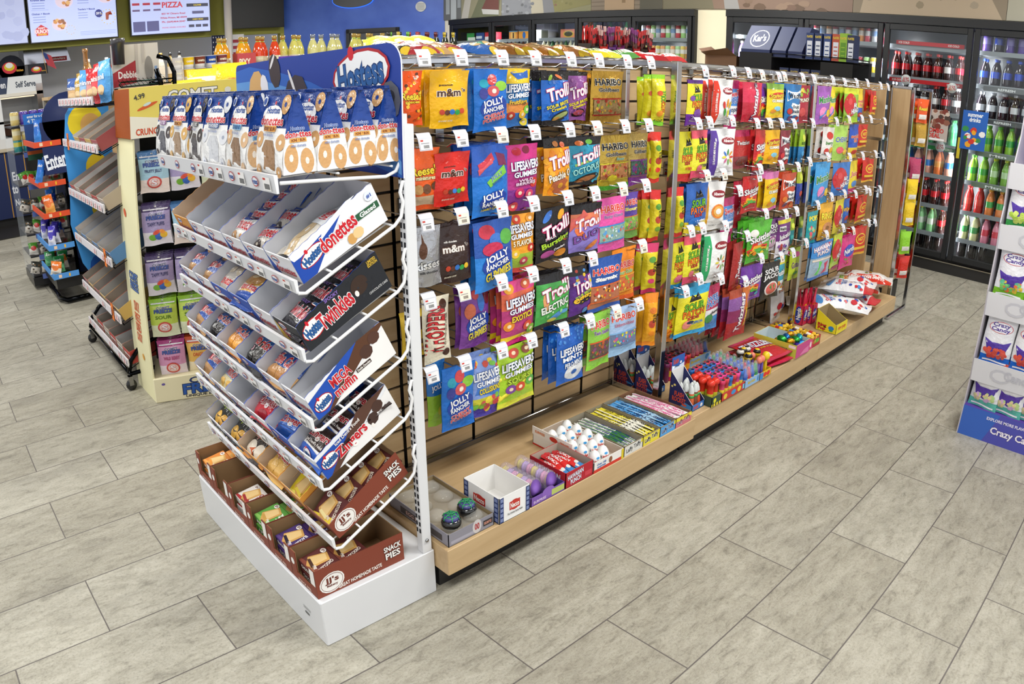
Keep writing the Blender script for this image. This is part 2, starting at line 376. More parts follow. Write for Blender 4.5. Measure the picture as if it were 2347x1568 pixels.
# mural panels, each a printed sheet on the bulkhead
MUR = [(7.33, 6.10, [('r', 0, 0, 1, 1, '#8e8a72'), ('r', 0, 0, .33, 1, '#6d6f6e'), ('r', .05, .1, .12, .9, '#a9b0b2'), ('r', .14, .0, .24, .8, '#b9bfc0'), ('r', .26, .2, .32, 1, '#9aa0a3'), ('p', [(.33, 0), (.45, 0), (.62, 1), (.52, 1)], '#b4b0a8'), ('p', [(.5, 0), (.95, 0), (1, .5), (.75, .6)], '#6c6f58'), ('p', [(.68, .14), (.96, .1), (.96, .30), (.78, .35)], '#6f4a44'), ('p', [(.7, .05), (.96, .02), (.96, .1), (.68, .14)], '#b9b9b6'), ('s', 30, .5, .5, 1, 1, .03, ['#5c6a3c', '#857f4d', '#b9b295'])]),
       (6.10, 4.56, [('r', 0, 0, 1, 1, '#93906f'), ('p', [(0, 0), (.42, 0), (.4, .5), (.2, .8), (0, .7)], '#8b8d92'), ('p', [(.36, 0), (.52, 0), (.44, 1), (.3, 1)], '#b9b29e'), ('p', [(.5, 0), (.66, 0), (.5, 1), (.42, 1)], '#85868a'), ('s', 60, 0, 0, .4, .7, .03, ['#7c7e84', '#9a9ca0', '#6c6d70']), ('p', [(.62, 0), (1, .1), (.9, 1), (.5, 1)], '#8f8a5c'), ('s', 40, .6, .1, .95, .9, .03, ['#868254', '#989266']), ('s', 20, .6, .1, .95, .9, .02, ['#7f7a50', '#9a9468', '#8a6a5a'])]),
       (4.56, 3.54, [('r', 0, 0, 1, 1, '#8f8170')]+[('r', 0, .06*k, 1, .06*k+.012, '#7a6c5c') for k in range(16)]+[('r', 0, .3, .2, .34, '#554b40'), ('r', .2, 0, .62, 1, '#b59b7d'), ('r', .25, .2, .3, .7, '#8c7355'), ('r', .45, .1, .5, .8, '#8f7759'), ('r', .7, 0, 1, 1, '#5f5c50')]),
       (3.54, 1.38, [('r', 0, 0, 1, 1, '#8d7667'), ('p', [(.0, 0), (.3, 0), (.2, 1), (0, 1)], '#7b7560'), ('p', [(.36, 0), (.44, 0), (.34, 1), (.3, 1)], '#a09e9c'), ('s', 60, .42, 0, 1, 1, .05, ['#7c6456', '#98806d', '#86705f', '#6f5b4c'])]),
       (1.38, 0.0, [('r', 0, 0, 1, 1, '#8c7f6c'), ('p', [(.12, .5), (.8, .5), (.98, 0), (.05, 0)], '#b3a189'), ('p', [(.2, 1), (.75, 1), (.8, .55), (.15, .55)], '#a39680'), ('s', 50, 0, .1, 1, 1, .04, ['#a19480', '#75695a', '#93866f'])]),
       (0.0, -1.6, [('r', 0, 0, 1, 1, '#c9c6bd'), ('p', [(0, .5), (1, .3), (1, 0), (0, 0)], '#a9a594')])]
for i, (y0, y1, ops) in enumerate(MUR):
    mb = MB(); mb.box(5.40, y1+.002, 2.21, 5.42, y0-.002, 3.0, '#8d8676')
    art(mb, ops, flat((5.40, y0-.002, 2.21), (0, y1-y0+.004, 0), (0, 0, .8), (-1, 0, 0)), CARD, 1.5)
    tag(mb.build('mural_panel'), ['printed countryside photo panel with silver grain bins, next to the blue wall', 'photo panel of curving road and yellow field above the left coolers', 'photo panel of tan barn boards above the left coolers', 'brown roadside photo panel above the cream pillar', 'photo panel of stone slabs in dry grass above the right coolers', 'pale grey photo panel at the far right end'][i], 'mural')
# angled blue wall
A0, A1 = Vector((5.41, 7.31, 0)), Vector((3.72, 9.0, 0)); AD = (A1-A0).normalized(); AN = Vector((-AD.y, AD.x, 0)).normalized()
if AN.x > 0: AN = -AN
mb = MB(); th = -AN*.08
mb.add([A0, A1, A1+th, A0+th]+[p+Vector((0, 0, 3.06)) for p in (A0, A1, A1+th, A0+th)], [(0, 1, 5, 4), (2, 3, 7, 6), (1, 2, 6, 5), (3, 0, 4, 7), (4, 5, 6, 7), (0, 3, 2, 1)], '#fff')
struct('wall_corner', mb, plain('blue_wall_vinyl', '#2f55b5', .45, 2.5, '#4468c4'))
def onA(s, z, e=0): return A1-AD*s+Vector((0, 0, z))+AN*e     # s measured from the left end of the blue wall
# left wall behind the counters and olive header that carries the screens
struct('wall_left', MB().box(-4.5, 10.6, 0, 6.0, 10.75, 3.06, '#dcdce2'))
struct('wall_header', MB().box(-4.5, 9.0, 2.14, 3.78, 9.1, 3.06, '#8d8c3c').box(3.66, 9.0, 0, 3.80, 9.1, 2.14, '#a09a4e'))
mb = MB(); mb.lathe([(.055, 0), (.055, 3.06)], '#d6cfc6', PLAS, 16, (2.72, 8.72, 0)); struct('column', mb)

# ---------------- coolers ----------------
def cooler(y1, y0s, label):
    """y1: left end; y0s: door boundaries going right"""
    ye = y0s[-1]; t = empty('drinks_cooler', label, 'cooler', (5.35, ye, 0)); q = -ye
    body = MB(); W_ = y1-ye
    body.box(0, -.03, 2.13, .58, W_+.03, 2.2, '#1b1d20', BLACKF); body.box(.02, -.03, 0, .58, W_+.03, .05, '#161616', BLACKF)
    body.box(.55, 0, .05, .58, W_, 2.13, '#23262b', PLAS); body.box(0.02, -.03, .05, .58, 0, 2.13, '#17181a', BLACKF); body.box(0.02, W_, .05, .58, W_+.03, 2.13, '#17181a', BLACKF)
    body.box(.03, 0, .05, .55, W_, .135, '#1b1c1e', PLAS)
    body.build('cabinet', t)
    k = MB().box(-.02, -.03, 0, .02, W_+.03, .1, '#1a1817', KICK); k.box(-.03, -.03, .095, .02, W_+.03, .105, '#a9a49a', METAL); k.build('kick_plate', t)
    ys = [y1]+list(y0s)
    for a, b_ in zip(ys[:-1], ys[1:]):
        d = MB(); y0 = b_+q; yy = a+q; f = .055
        d.bbox(0, y0+.008, .12, .045, y0+f, 2.125, '#17181a', BLACKF); d.bbox(0, yy-f, .12, .045, yy-.008, 2.125, '#17181a', BLACKF)
        d.bbox(0, y0+f, .12, .045, yy-f, .12+f, '#17181a', BLACKF); d.bbox(0, y0+f, 2.125-f, .045, yy-f, 2.125, '#17181a', BLACKF)
        do = d.build('door', t)
        MB().box(.02, y0+f-.005, .12+f-.005, .026, yy-f+.005, 2.13-f, '#fff', GLASS).build('glass_pane', do)
        MB().box(-.004, y0+.012, 1.02, .0, y0+.04, 1.2, '#c7b52c', PLAS).build('yellow_pull_tab', do)
        for z in (SHZ if y1 < 3 else (1.885,)+SHZ[1:]):
            s = MB().box(.1, y0+.03, z-.018, .54, yy-.03, z-.004, '#9da1a6', WHITE); s.box(.09, y0+.03, z-.026, .1, yy-.03, z+.012, '#8f9499' , WHITE)
            s.build('shelf', t)
        MB().box(.055, y0-.012, .15, .075, y0+.012, 2.1, '#eef4ff', WHITE).build('light_tube', t)
    return t
SHZ = (1.94, 1.66, 1.38, 1.10, .83, .56, .31)
cooler(7.12, (6.25, 5.5, 4.72, 3.93, 3.13), 'black five door beer cooler between the blue wall and the cream pillar')
cooler(2.69, (1.85, 1.05, .24, -.56), 'black glass door soda cooler right of the cream pillar')
for y in (6.25, 5.5, 4.72, 3.93, 1.85, 1.05, .24, -.53, 2.6):
    l = bpy.data.lights.new('cooler_strip_light', 'AREA'); l.shape = 'RECTANGLE'; l.size = .03; l.size_y = 1.85; l.energy = 26; l.color = (.93, .96, 1)
    o = bpy.data.objects.new('cooler_strip_light', l); COL.objects.link(o); o.matrix_world = Matrix(((0, 0, -1, 5.43), (1, 0, 0, y), (0, -1, 0, 1.1), (0, 0, 0, 1)))

# ---------------- candy gondola, three units ----------------
XS = [(-.282, 1.0), (1.0, 2.22), (2.22, 3.5)]
PY, TOP, DZ = .555, 1.575, .19
FR = [(-.25, None), (1.012, 1), (2.245, 1)]
for i, (x0, x1) in enumerate(XS):
    t = empty('gondola_shelving_unit', ['candy gondola unit nearest the white snack rack, with bare deck of open boxes', 'middle candy gondola unit, its deck crowded with novelty candy', 'far candy gondola unit with folded candy bags piled on its deck'][i], 'shelving unit', (x0, .1, 0), 0, None)
    w = x1-x0; yf = (-.012 if i == 0 else 0.0)
    MB().box(0.02, .065, 0, w-(.0 if i < 2 else .02), 1.0, .1, '#1d1b1a', KICK).build('kick_base', t)
    d = MB(); d.bbox(0, yf, .095, w-.001, .45, .19, '#fff', WOODX, .002); d.box(0, .47, .095, w-.001, 1.0, .19, '#fff', WOODX); d.build('deck', t)
    p = MB(); z = .19
    while z < 1.55:
        z1 = min(z+.0755, 1.55); p.box(0, .456, z+.004, w-.001, .468, z1, '#fff', WOODX); z += .0813
    p.box(0, .468, .19, w-.001, .474, 1.55, '#3b3833', CARD)
    p.build('slatwall_panel', t)
    s = MB()
    for sx in (.19, .5, .81, 1.1):
        s.box(sx-.006, .4545, .2, sx+.006, .457, 1.55, '#141414', METAL)
    s.build('upright_slot', t)
    MB().bbox(0, .435, 1.552, w-.001, .485, 1.582, '#c9cace', METAL, .003).build('top_rail', t)
    MB().bbox(0, .435, .19, w-.001, .456, .212, '#8c8c8c', METAL, .002).build('bottom_rail', t)
    if i:
        fx = FR[i][0]-x0; f = MB()
        f.bbox(fx-.015, .185, .19, fx+.015, .215, 1.58, '#c9c9cc', METAL, .002); f.bbox(fx-.012, .43, .19, fx+.012, .455, 1.58, '#c9c9cc', METAL, .002)
        for zz in (.192, 1.215, 1.556): f.bbox(fx-.012, .21, zz, fx+.012, .43, zz+.022, '#c9c9cc', METAL, .002)
        f.build('divider_frame', t)
    # the far half of the unit, facing the other aisle
    b = MB(); b.box(0, .476, .19, w-.001, .49, 1.55, '#c0a47c', WOODX)
    b.box(0, .49, 1.53, w-.001, .86, 1.55, '#c0a47c', WOODX); b.build('rear_panel', t)
# end of the gondola
t = empty('gondola_end_display', 'maple and chrome end display closing the far end of the candy gondola', 'shelving unit', (3.5, .1, 0))
e = MB(); e.box(.02, .275, .19, .035, .46, 1.2, '#fff', WOODZ); e.box(.02, .25, 1.215, .035, .46, 1.57, '#fff', WOODZ); e.box(.019, .255, 1.195, .036, .46, 1.215, '#c9c9cc', METAL); e.build('side_panel', t)
e = MB(); e.bbox(.09, .10, .1, .11, .228, 1.55, '#fff', WOODZ, .002); e.build('end_panel', t)
e = MB()
for x, y in ((.09, .085), (.09, .243), (.42, .06), (.42, .50)): e.bbox(x, y-.012, 0 if x > .1 else .1, x+.022, y+.012, 1.57, '#c9c9cc', METAL, .002)
for y in (.06, .50): e.bbox(.11, y-.01, 1.55, .43, y+.01, 1.57, '#c9c9cc', METAL, .002); e.bbox(.05, y-.01, .0, .43, y+.01, .022, '#c9c9cc', METAL, .002)
e.bbox(.09, .085, 1.55, .11, .243, 1.57, '#c9c9cc', METAL, .002)
e.build('chrome_frame', t)
e = MB()
for z in (.25,): e.box(.06, .1, z, .44, .7, z+.02, '#fff', WOODX)
e.build('end_deck', t)
e = MB()
e = None
for z in (.62, .98): MB().box(.3, .12, z, .42, .5, z+.008, '#cfe3da', CLEAR).build('glass_shelf', t)
MB().box(.08, .14, 0, .44, .7, .2, '#1d1b1a', KICK).build('kick_base', t)
# ---------------- soft packs and bags ----------------
ORD = ['first', 'second', 'third', 'fourth', 'fifth', 'sixth', 'seventh', 'eighth', 'ninth', 'tenth', 'eleventh', 'twelfth']
def pillow(w, h, d, bands, ops=(), m=FILM, top=True, nu=8, nv=12, seed=1, back=None, seal=.07, thin=0.0):
    """sealed bag: local x across, y up (0 at the top edge if top), z out of the printed face"""
    q = random.Random(seed); ph = [q.uniform(0, 6.3) for _ in range(6)]; y0 = -h if top else -h/2
    def bul(u, v):
        a = min(1, max(0, (v-seal)/.22)); c = min(1, max(0, (1-seal-v)/.26)); a = math.sin(a*PI/2); c = math.sin(c*PI/2)
        e = max(0, 1-abs(2*u-1)**2.6)**.6
        wr = .06*math.sin(9*u+ph[0]+5*v)+.05*math.sin(14*v+ph[1]+4*u)
        return d*.5*e*min(a, c)*(1+wr)+.0009+.0012*math.sin(7*u+ph[2])*(1-min(a, c))
    def X(u, v):
        k = min(1, max(0, min(v, 1-v)/.16)); return (u-.5)*w*(1-.05*math.sin(k*PI/2))+.0025*math.sin(5*v+ph[3])
    def F(u, v, e=0): return (X(u, v), y0+v*h+.003*math.sin(6*u+ph[4])*(1-v if v < .1 else 0), bul(u, v)+e)
    def G(u, v, e=0): return (X(u, v), y0+v*h+.003*math.sin(6*u+ph[4])*(1-v if v < .1 else 0), -bul(u, v)*.9)
    def cf(u, v):
        for t, c in bands:
            if v <= t: return c
        return bands[-1][1]
    mb = MB(); mb.grid(F, nu, nv, cf, m); mb.grid(G, nu, nv, (lambda u, v: back) if back else cf, m, flip=True)
    art(mb, ops, F, m, w/h); return mb
def donut(x, y, r, c='#c99459', c2=None): return [('e', x, y, r, r*.8, c), ('e', x, y, r*.3, r*.22, c2 or '#efe6da')]
D = {}
def des(k, w, h, d, bands, ops=(), m=FILM, desc='', **kw): D[k] = (w, h, d, bands if isinstance(bands, list) else [(1, bands)], list(ops), m, desc, kw)
_pm = {}
def pk(k, top=True):
    if (k, top) not in _pm:
        w, h, d, bands, ops, m, desc, kw = D[k]; _pm[k, top] = pillow(w, h, d, bands, ops, m, top, seed=len(_pm)+3, **kw).mesh(k)
    return _pm[k, top]
HB, HR, HW = '#1f49a8', '#c8202c', '#f3f3f2'
def oval(cx, cy, rx, ry, rot=0): return [('e', cx, cy, rx, ry, '#b3242c', rot), ('e', cx, cy, rx*.93, ry*.88, '#f5f5f3', rot), ('t', 'Hostess', cx, cy, rx*1.55, ry*1.05, '#2b5f9e', '#17386f', rot), ('e', cx-rx*.3, cy+ry*.85, rx*.11, ry*.3, '#d02030', rot)]
WH = lambda t, y, h, c=HR, oc='#f5f5f5', w=.8, x=.5, rot=0: ('t', t, x, y, w, h, c, oc, rot)
des('donut_pack', .125, .09, .036, [(.45, '#e9e4dc'), (1, HB)], [('r', .02, .0, .98, .42, '#e8e2da')]+donut(.25, .22, .16)+donut(.72, .22, .16)+[('p', [(.03, .4), (.97, .55), (.97, .92), (.03, .7)], '#f2f2f2'), WH('donettes', .58, .34)]+oval(.5, .87, .16, .1), desc='white and blue mini donut packet')
des('dark_donut_pack', .125, .09, .036, [(.45, '#cfc7bd'), (1, '#2c4aa0')], donut(.25, .22, .16, '#35251f', '#cbbfae')+donut(.72, .22, .16, '#35251f', '#cbbfae')+[('p', [(.03, .4), (.97, .55), (.97, .92), (.03, .7)], '#e9e9e9'), WH('donettes', .58, .34)]+oval(.5, .87, .16, .1), desc='chocolate mini donut packet')
des('glazed_donut_pack', .07, .2, .035, '#e4ddd2', donut(.5, .15, .2, '#cfb58d')+donut(.5, .4, .2, '#cfb58d')+[('r', .1, .52, .9, .97, '#eef0f4'), ('t', 'donettes', .5, .72, .7, .2, HR, None, PI/2)], desc='long clear packet of glazed donuts')
des('dark_sponge_pack', .12, .1, .04, '#1d1a20', [('p', [(0, .0), (1, .0), (1, .35), (0, .5)], '#2b2730'), WH('Twinkies', .5, .3, '#c8343f', '#e8e4ea'), ('t', 'SPOOKY', .3, .74, .4, .09, '#8a6bc0')]+oval(.65, .84, .16, .09), desc='black sponge cake packet')
des('cupcake_pack', .13, .1, .042, [(.5, '#2a2729'), (1, '#2a5fb5')], [('e', .3, .25, .2, .2, '#1f1a1a'), ('e', .72, .25, .2, .2, '#1f1a1a'), ('t', 'CupCakes', .5, .62, .85, .26, '#b33', '#e9ecf2')]+oval(.5, .88, .15, .08), desc='blue and black cupcake packet')
des('orange_cupcake_pack', .13, .1, .042, [(.5, '#dd8c2f'), (1, '#2a67b8')], [('e', .3, .25, .2, .2, '#e79b35'), ('e', .72, .25, .2, .2, '#e9a43f'), ('t', 'CupCakes', .5, .6, .8, .26, '#c6202b', '#f7efe0')]+oval(.5, .88, .15, .08), desc='orange packet of frosted cupcakes')
des('roll_cake_pack', .13, .11, .045, [(.7, '#2b2524'), (1, '#2f66a9')], [('t', 'HoHos', .45, .66, .8, .26, '#c33', '#f0efef'), ('e', .35, .22, .15, .1, '#171312'), ('e', .72, .25, .15, .1, '#171312'), ('t', '3', .3, .42, .06, .12, '#e7a5b5')]+oval(.5, .9, .15, .07), desc='dark packet of chocolate roll cakes')
des('coffee_cake_pack', .13, .1, .042, [(.4, '#c9965b'), (1, '#284f9e')], [('e', .3, .24, .2, .2, '#c08a50'), ('e', .72, .24, .2, .2, '#b9824a'), ('t', 'Coffee Cakes', .5, .6, .88, .28, '#c6202b', '#f3efe8')]+oval(.5, .88, .15, .08), desc='tan and blue packet of coffee cakes')
des('jumbo_donut_pack', .13, .09, .04, [(.3, '#b98d5c'), (1, '#2a53a8')], [('p', [(0, .3), (1, .45), (1, .85), (0, .7)], '#f1efee'), ('t', 'JUMBO donettes', .5, .57, .9, .3, HR, '#f4f4f4', .1)], desc='blue and white packet of jumbo donuts')
des('blue_sponge_pack', .12, .09, .038, [(.4, '#e8d9a8'), (1, '#3b8ccb')], [('e', .3, .2, .16, .12, '#e6b75a'), ('e', .7, .22, .16, .12, '#e6b75a'), ('t', 'Twinkies', .5, .6, .8, .3, '#c33', '#f3f3f3')], desc='sky blue packet of golden sponge cakes')
des('raspberry_cake_pack', .13, .1, .045, [(.6, '#c92b3a'), (1, '#2b52a4')], [('t', 'Zingers', .5, .52, .8, .3, '#a01828', '#f7e9ea', .08), ('e', .5, .2, .2, .12, '#9c1f2c')]+oval(.5, .86, .15, .09), desc='red packet of raspberry cakes')
des('blue_cake_pack', .12, .08, .035, [(1, '#1c62c4')], [('t', 'Zingers', .5, .5, .8, .3, '#c02335', '#f3f3f3', .08), ('r', .1, .08, .9, .3, '#17448f')], desc='bright blue packet of iced cakes')
des('iced_cake_pack', .14, .115, .045, [(.32, '#2559b7'), (1, '#33231f')], [('p', [(0, .3), (1, .22), (1, .34), (0, .42)], '#e9e6e4'), ('t', 'Zingers', .5, .6, .7, .24, '#a8202c', '#e9dfd8', .08), ('t', "Iced Devil's Food", .5, .42, .6, .07, '#e8e0da'), ('e', .78, .82, .1, .08, '#1b1210')]+oval(.45, .14, .16, .1), desc='dark brown iced cake packet')
des('halloween_cake_pack', .135, .115, .04, '#22211f', [('e', .28, .26, .2, .2, '#e3b04e'), ('e', .68, .26, .2, .2, '#dba443'), ('p', [(.1, .3), (.3, .24), (.5, .33), (.3, .28)], '#33251c'), ('p', [(.52, .3), (.7, .24), (.9, .33), (.7, .28)], '#33251c'), ('t', 'ScaryCakes', .5, .68, .85, .24, '#a8c23a', None, .05)]+oval(.45, .9, .13, .07), desc='black packet of yellow frosted cakes')
des('pumpkin_cupcake_pack', .14, .125, .042, [(.6, '#3a2f2b'), (1, '#c98a42')], [('p', [(0, .0), (1, .0), (1, .08), (0, .2)], '#d48b35'), ('e', .3, .3, .2, .2, '#efe2cf'), ('e', .7, .3, .2, .2, '#efe2cf'), ('p', [(.3, .25), (.5, .1), (.5, .35)], '#cc5f2b'), ('t', 'CupCakes', .5, .66, .85, .24, '#b8252c', '#f5ead9')]+oval(.4, .9, .13, .07), desc='white iced pumpkin cupcake packet')
des('yellow_cupcake_pack', .14, .12, .042, [(.5, '#dfae56'), (1, '#cc9a4a')], [('e', .3, .28, .2, .2, '#e6b765'), ('e', .7, .3, .2, .2, '#e6b765'), ('t', 'CupCakes', .5, .62, .85, .26, '#b8252c', '#f5ead9')]+oval(.4, .9, .13, .07), desc='amber packet of pumpkin cupcakes')
des('fritter_pack', .13, .11, .045, [(.3, '#20499f'), (1, '#d9a63e')], [('e', .42, .74, .34, .24, '#b98950'), ('e', .4, .76, .1, .07, '#e7cfa0'), ('p', [(.1, .34), (.9, .3), (.9, .6), (.2, .55)], '#f2ede4'), ('t', 'donut fritters', .55, .45, .66, .16, '#c8202c'), ('p', [(.0, .2), (1, .0), (1, .3), (.0, .34)], '#20499f')], desc='blue and gold packet of banana fritters')
des('clear_donut_pack', .12, .1, .04, '#cfc8bf', [('t', 'donettes', .5, .35, .8, .24, '#c33', '#f0eeea')]+donut(.3, .7, .16, '#d8c9b0')+donut(.7, .7, .16, '#d8c9b0'), desc='crinkled clear packet of sugared donuts')

# ---------------- white snack rack ----------------
rack = empty('snack_rack', 'white metal snack cake rack with a blue header sign and six stepped shelves', 'display rack', (-.69, .15, 0))
o0 = Vector((-.69, .15, 0))
def RK(mb, name, parent=rack):
    if parent is rack: mb.v = [(a-o0.x, b-o0.y, c) for a, b, c in mb.v]
    return mb.build(name, parent)
mb = MB(); mb.bbox(-.69, .15, .0, -.285, 1.055, .165, '#dddee1', WHITE, .003); RK(mb, 'base')
mb = MB(); mb.add([(-.6906, .27, .045), (-.6906, .22, .045), (-.6906, .22, .1), (-.6906, .27, .1)], [(3, 2, 1, 0)], '#e3e4e4', WHITE)
art(mb, [('t', 'keep shelf clear', .5, .8, .9, .09, '#777'), ('t', 'serial plate', .5, .62, .8, .09, '#777'), ('t', '0148', .4, .3, .4, .2, '#444')], flat((-.6908, .27, .045), (0, -.05, 0), (0, 0, .055), (-1, 0, 0)), CARD)
mb = MB(); art(mb, [('r', .05, .62, .9, .66, '#9a9a9a'), ('r', .05, .74, .95, .78, '#9a9a9a'), ('r', .2, .3, .7, .44, '#666')], flat((-.6905, .27, .045), (0, -.05, 0), (0, 0, .055), (-1, 0, 0)), CARD); RK(mb, 'base_sticker')
for y in (.152, 1.02):
    mb = MB(); mb.bbox(-.325, y, .165, -.292, y+.028, 1.405, '#dfe0e3', WHITE, .002); z = .24
    while z < 1.37:
        mb.box(-.3262, y+.004, z, -.325, y+.011, z+.014, '#23242a', CARD); mb.box(-.3262, y+.018, z, -.325, y+.024, z+.014, '#23242a', CARD); z += .0245
    p = RK(mb, 'post')
    m2 = MB(); m2.lathe([(0.006, 0), (.006, .003), (.003, .005)], '#9a9a9a', METAL, 8); m2.build('bolt', p, (-.31-o0.x, y-.001-o0.y, .21), rot=(PI/2, 0, 0))
LIPZ = [1.322, 1.075, .905, .72, .545, .35]
LIPX = [-.662, -.632, -.63, -.628, -.624, -.612]
for i, (z, x) in enumerate(zip(LIPZ, LIPX)):
    mb = MB()
    if i == 0:
        mb.tube([(x+.01, .166, z-.02), (-.37, .166, z-.04), (-.34, .166, z-.03), (-.316, .166, z+.01)], .0045, '#eee', WHITE, 8)
        mb.tube([(x+.01, 1.034, z-.02), (-.37, 1.034, z-.04), (-.316, 1.034, z+.01)], .0045, '#eee', WHITE, 8)
        for y in [.2+.075*k for k in range(12)]: mb.tube([(x+.01, y, z-.012), (-.33, y, z-.012)], .0022, '#e6e6e6', WHITE, 5)
        for xx in (-.35, -.5): mb.tube([(xx, .166, z-.017), (xx, 1.034, z-.017)], .003, '#e6e6e6', WHITE, 5)
    else:
        for y in (.157, 1.034):
            mb.tube([(x, y, z-.03), (x+.02, y, z-.034), (-.355, y, z+.085), (-.335, y, z+.105), (-.328, y, z+.14), (-.336, y, z+.165), (-.328, y, z+.19), (-.316, y, z+.192)], .0045, '#eee', WHITE, 8)
        for y in [.2+.075*k for k in range(12)]: mb.tube([(x+.01, y, z-.034), (-.35, y, z+.083)], .0022, '#e6e6e6', WHITE, 5)
        for k in (.33, .66, 1): mb.tube([(x+(-.352-x)*k, .16, z-.036+.118*k), (x+(-.352-x)*k, 1.034, z-.036+.118*k)], .003, '#e6e6e6', WHITE, 5)
    s = RK(mb, 'wire_shelf')
    hl = .042 if i == 0 else .032; ye = 1.05
    mb = MB(); sl = .012 if i else .0
    P = [(x-.002, .160, z-hl), (x-.002, ye, z-hl+sl), (x-.008, ye, z+sl), (x-.008, .160, z), (x+.004, .160, z-hl), (x+.004, ye, z-hl+sl), (x+.002, ye, z+sl), (x+.002, .160, z)]
    mb.add(P, [(0, 1, 2, 3), (7, 6, 5, 4), (3, 2, 6, 7), (4, 5, 1, 0), (0, 3, 7, 4), (5, 6, 2, 1)], '#e6e7ea', WHITE)
    F = flat((x-.0032, ye, z-hl+sl), (-.0, -(ye-.16), -sl), (-.006, 0, hl), (-1, 0, -.15)); q = random.Random(i); ops = []
    for k in range(6):
        u = .06+.165*k; ops += [('e', u, .5, .02, .3, '#c2303a'), ('e', u, .5, .018, .24, '#eef0f4'), ('t', 'Hostess', u, .5, .032, .3, '#27509a')]
        if q.random() < .75: ops += [('r', u+.05, .12, u+.095, .88, '#f6f4f2'), ('r', u+.054, .7, u+.07, .82, '#c8453c'), ('r', u+.058, .2, u+.09, .5, '#777')]
    art(mb, ops, F, CARD, 21, .0006, .00008); RK(mb, 'price_rail', rack)
# header sign
mb = MB(); ZB, ZT = 1.275, 1.606; pts = []
for y, z in [(1.155, ZB), (.147, ZB)]: pts.append((y, z))
for k in range(7): a = k/6*PI/2; pts.append((.147+.055*(1-math.cos(a)), ZT-.055*(1-math.sin(a))))
for k in range(7): a = k/6*PI/2; pts.append((1.155-.02*(1-math.sin(a)), ZT-.024-.02*(1-math.cos(a))))
n = len(pts); X0 = -.331
mb.add([(X0, y, z) for y, z in pts]+[(X0+.004, y, z) for y, z in pts], [tuple(range(n))[::-1], tuple(range(n, 2*n))]+[(i, (i+1) % n, (i+1) % n+n, i+n) for i in range(n)], ['#243f97', '#e8e8ea']+['#e9eaee']*n, CARD)
Fs = flat((X0, 1.155, ZB), (0, -1.008, 0), (0, 0, ZT-ZB), (-1, 0, 0))
ops = [('p', [(0, .42), (0, .86), (.12, .9), (.35, .82), (.55, .72), (.8, .52), (.995, .2), (.995, 0), (.8, .1), (.5, .3), (.2, .4)], '#2f62b8'),
       ('p', [(0, .5), (0, .74), (.2, .76), (.45, .66), (.65, .55), (.86, .38), (.995, .12), (.995, .02), (.7, .3), (.4, .5), (.2, .54)], '#5c93d2'),
       ('p', [(0, .56), (0, .64), (.25, .67), (.5, .58), (.7, .47), (.9, .28), (.7, .42), (.45, .55), (.2, .61)], '#a9cbe8'),
       ('p', [(.1, .3), (.1, .6), (.3, .6), (.6, .5), (.6, .3)], '#e9eef4'),
       ('e', .17, .7, .06, .15, '#d6a86a', .5), ('e', .235, .7, .028, .12, '#e9e6ea', .4),
       ('e', .315, .84, .04, .17, '#413436', .35), ('e', .30, .93, .03, .02, '#e7e2e0', .9),
       ('e', .455, .62, .075, .17, '#40363c', .25), ('e', .435, .72, .05, .022, '#e5e0de', -1.0),
       ('e', .953, .57, .048, .15, '#5d5f6b'), ('e', .96, .6, .017, .05, '#35353f')]
art(mb, ops+oval(.82, .77, .14, .2, .14), Fs, CARD, 1.008/.331, .0008, .0002); RK(mb, 'header_sign')
RK(MB().box(-.32, .17, 1.4, -.3, 1.03, 1.43, '#e4e4e4', WHITE), 'cross_bar')

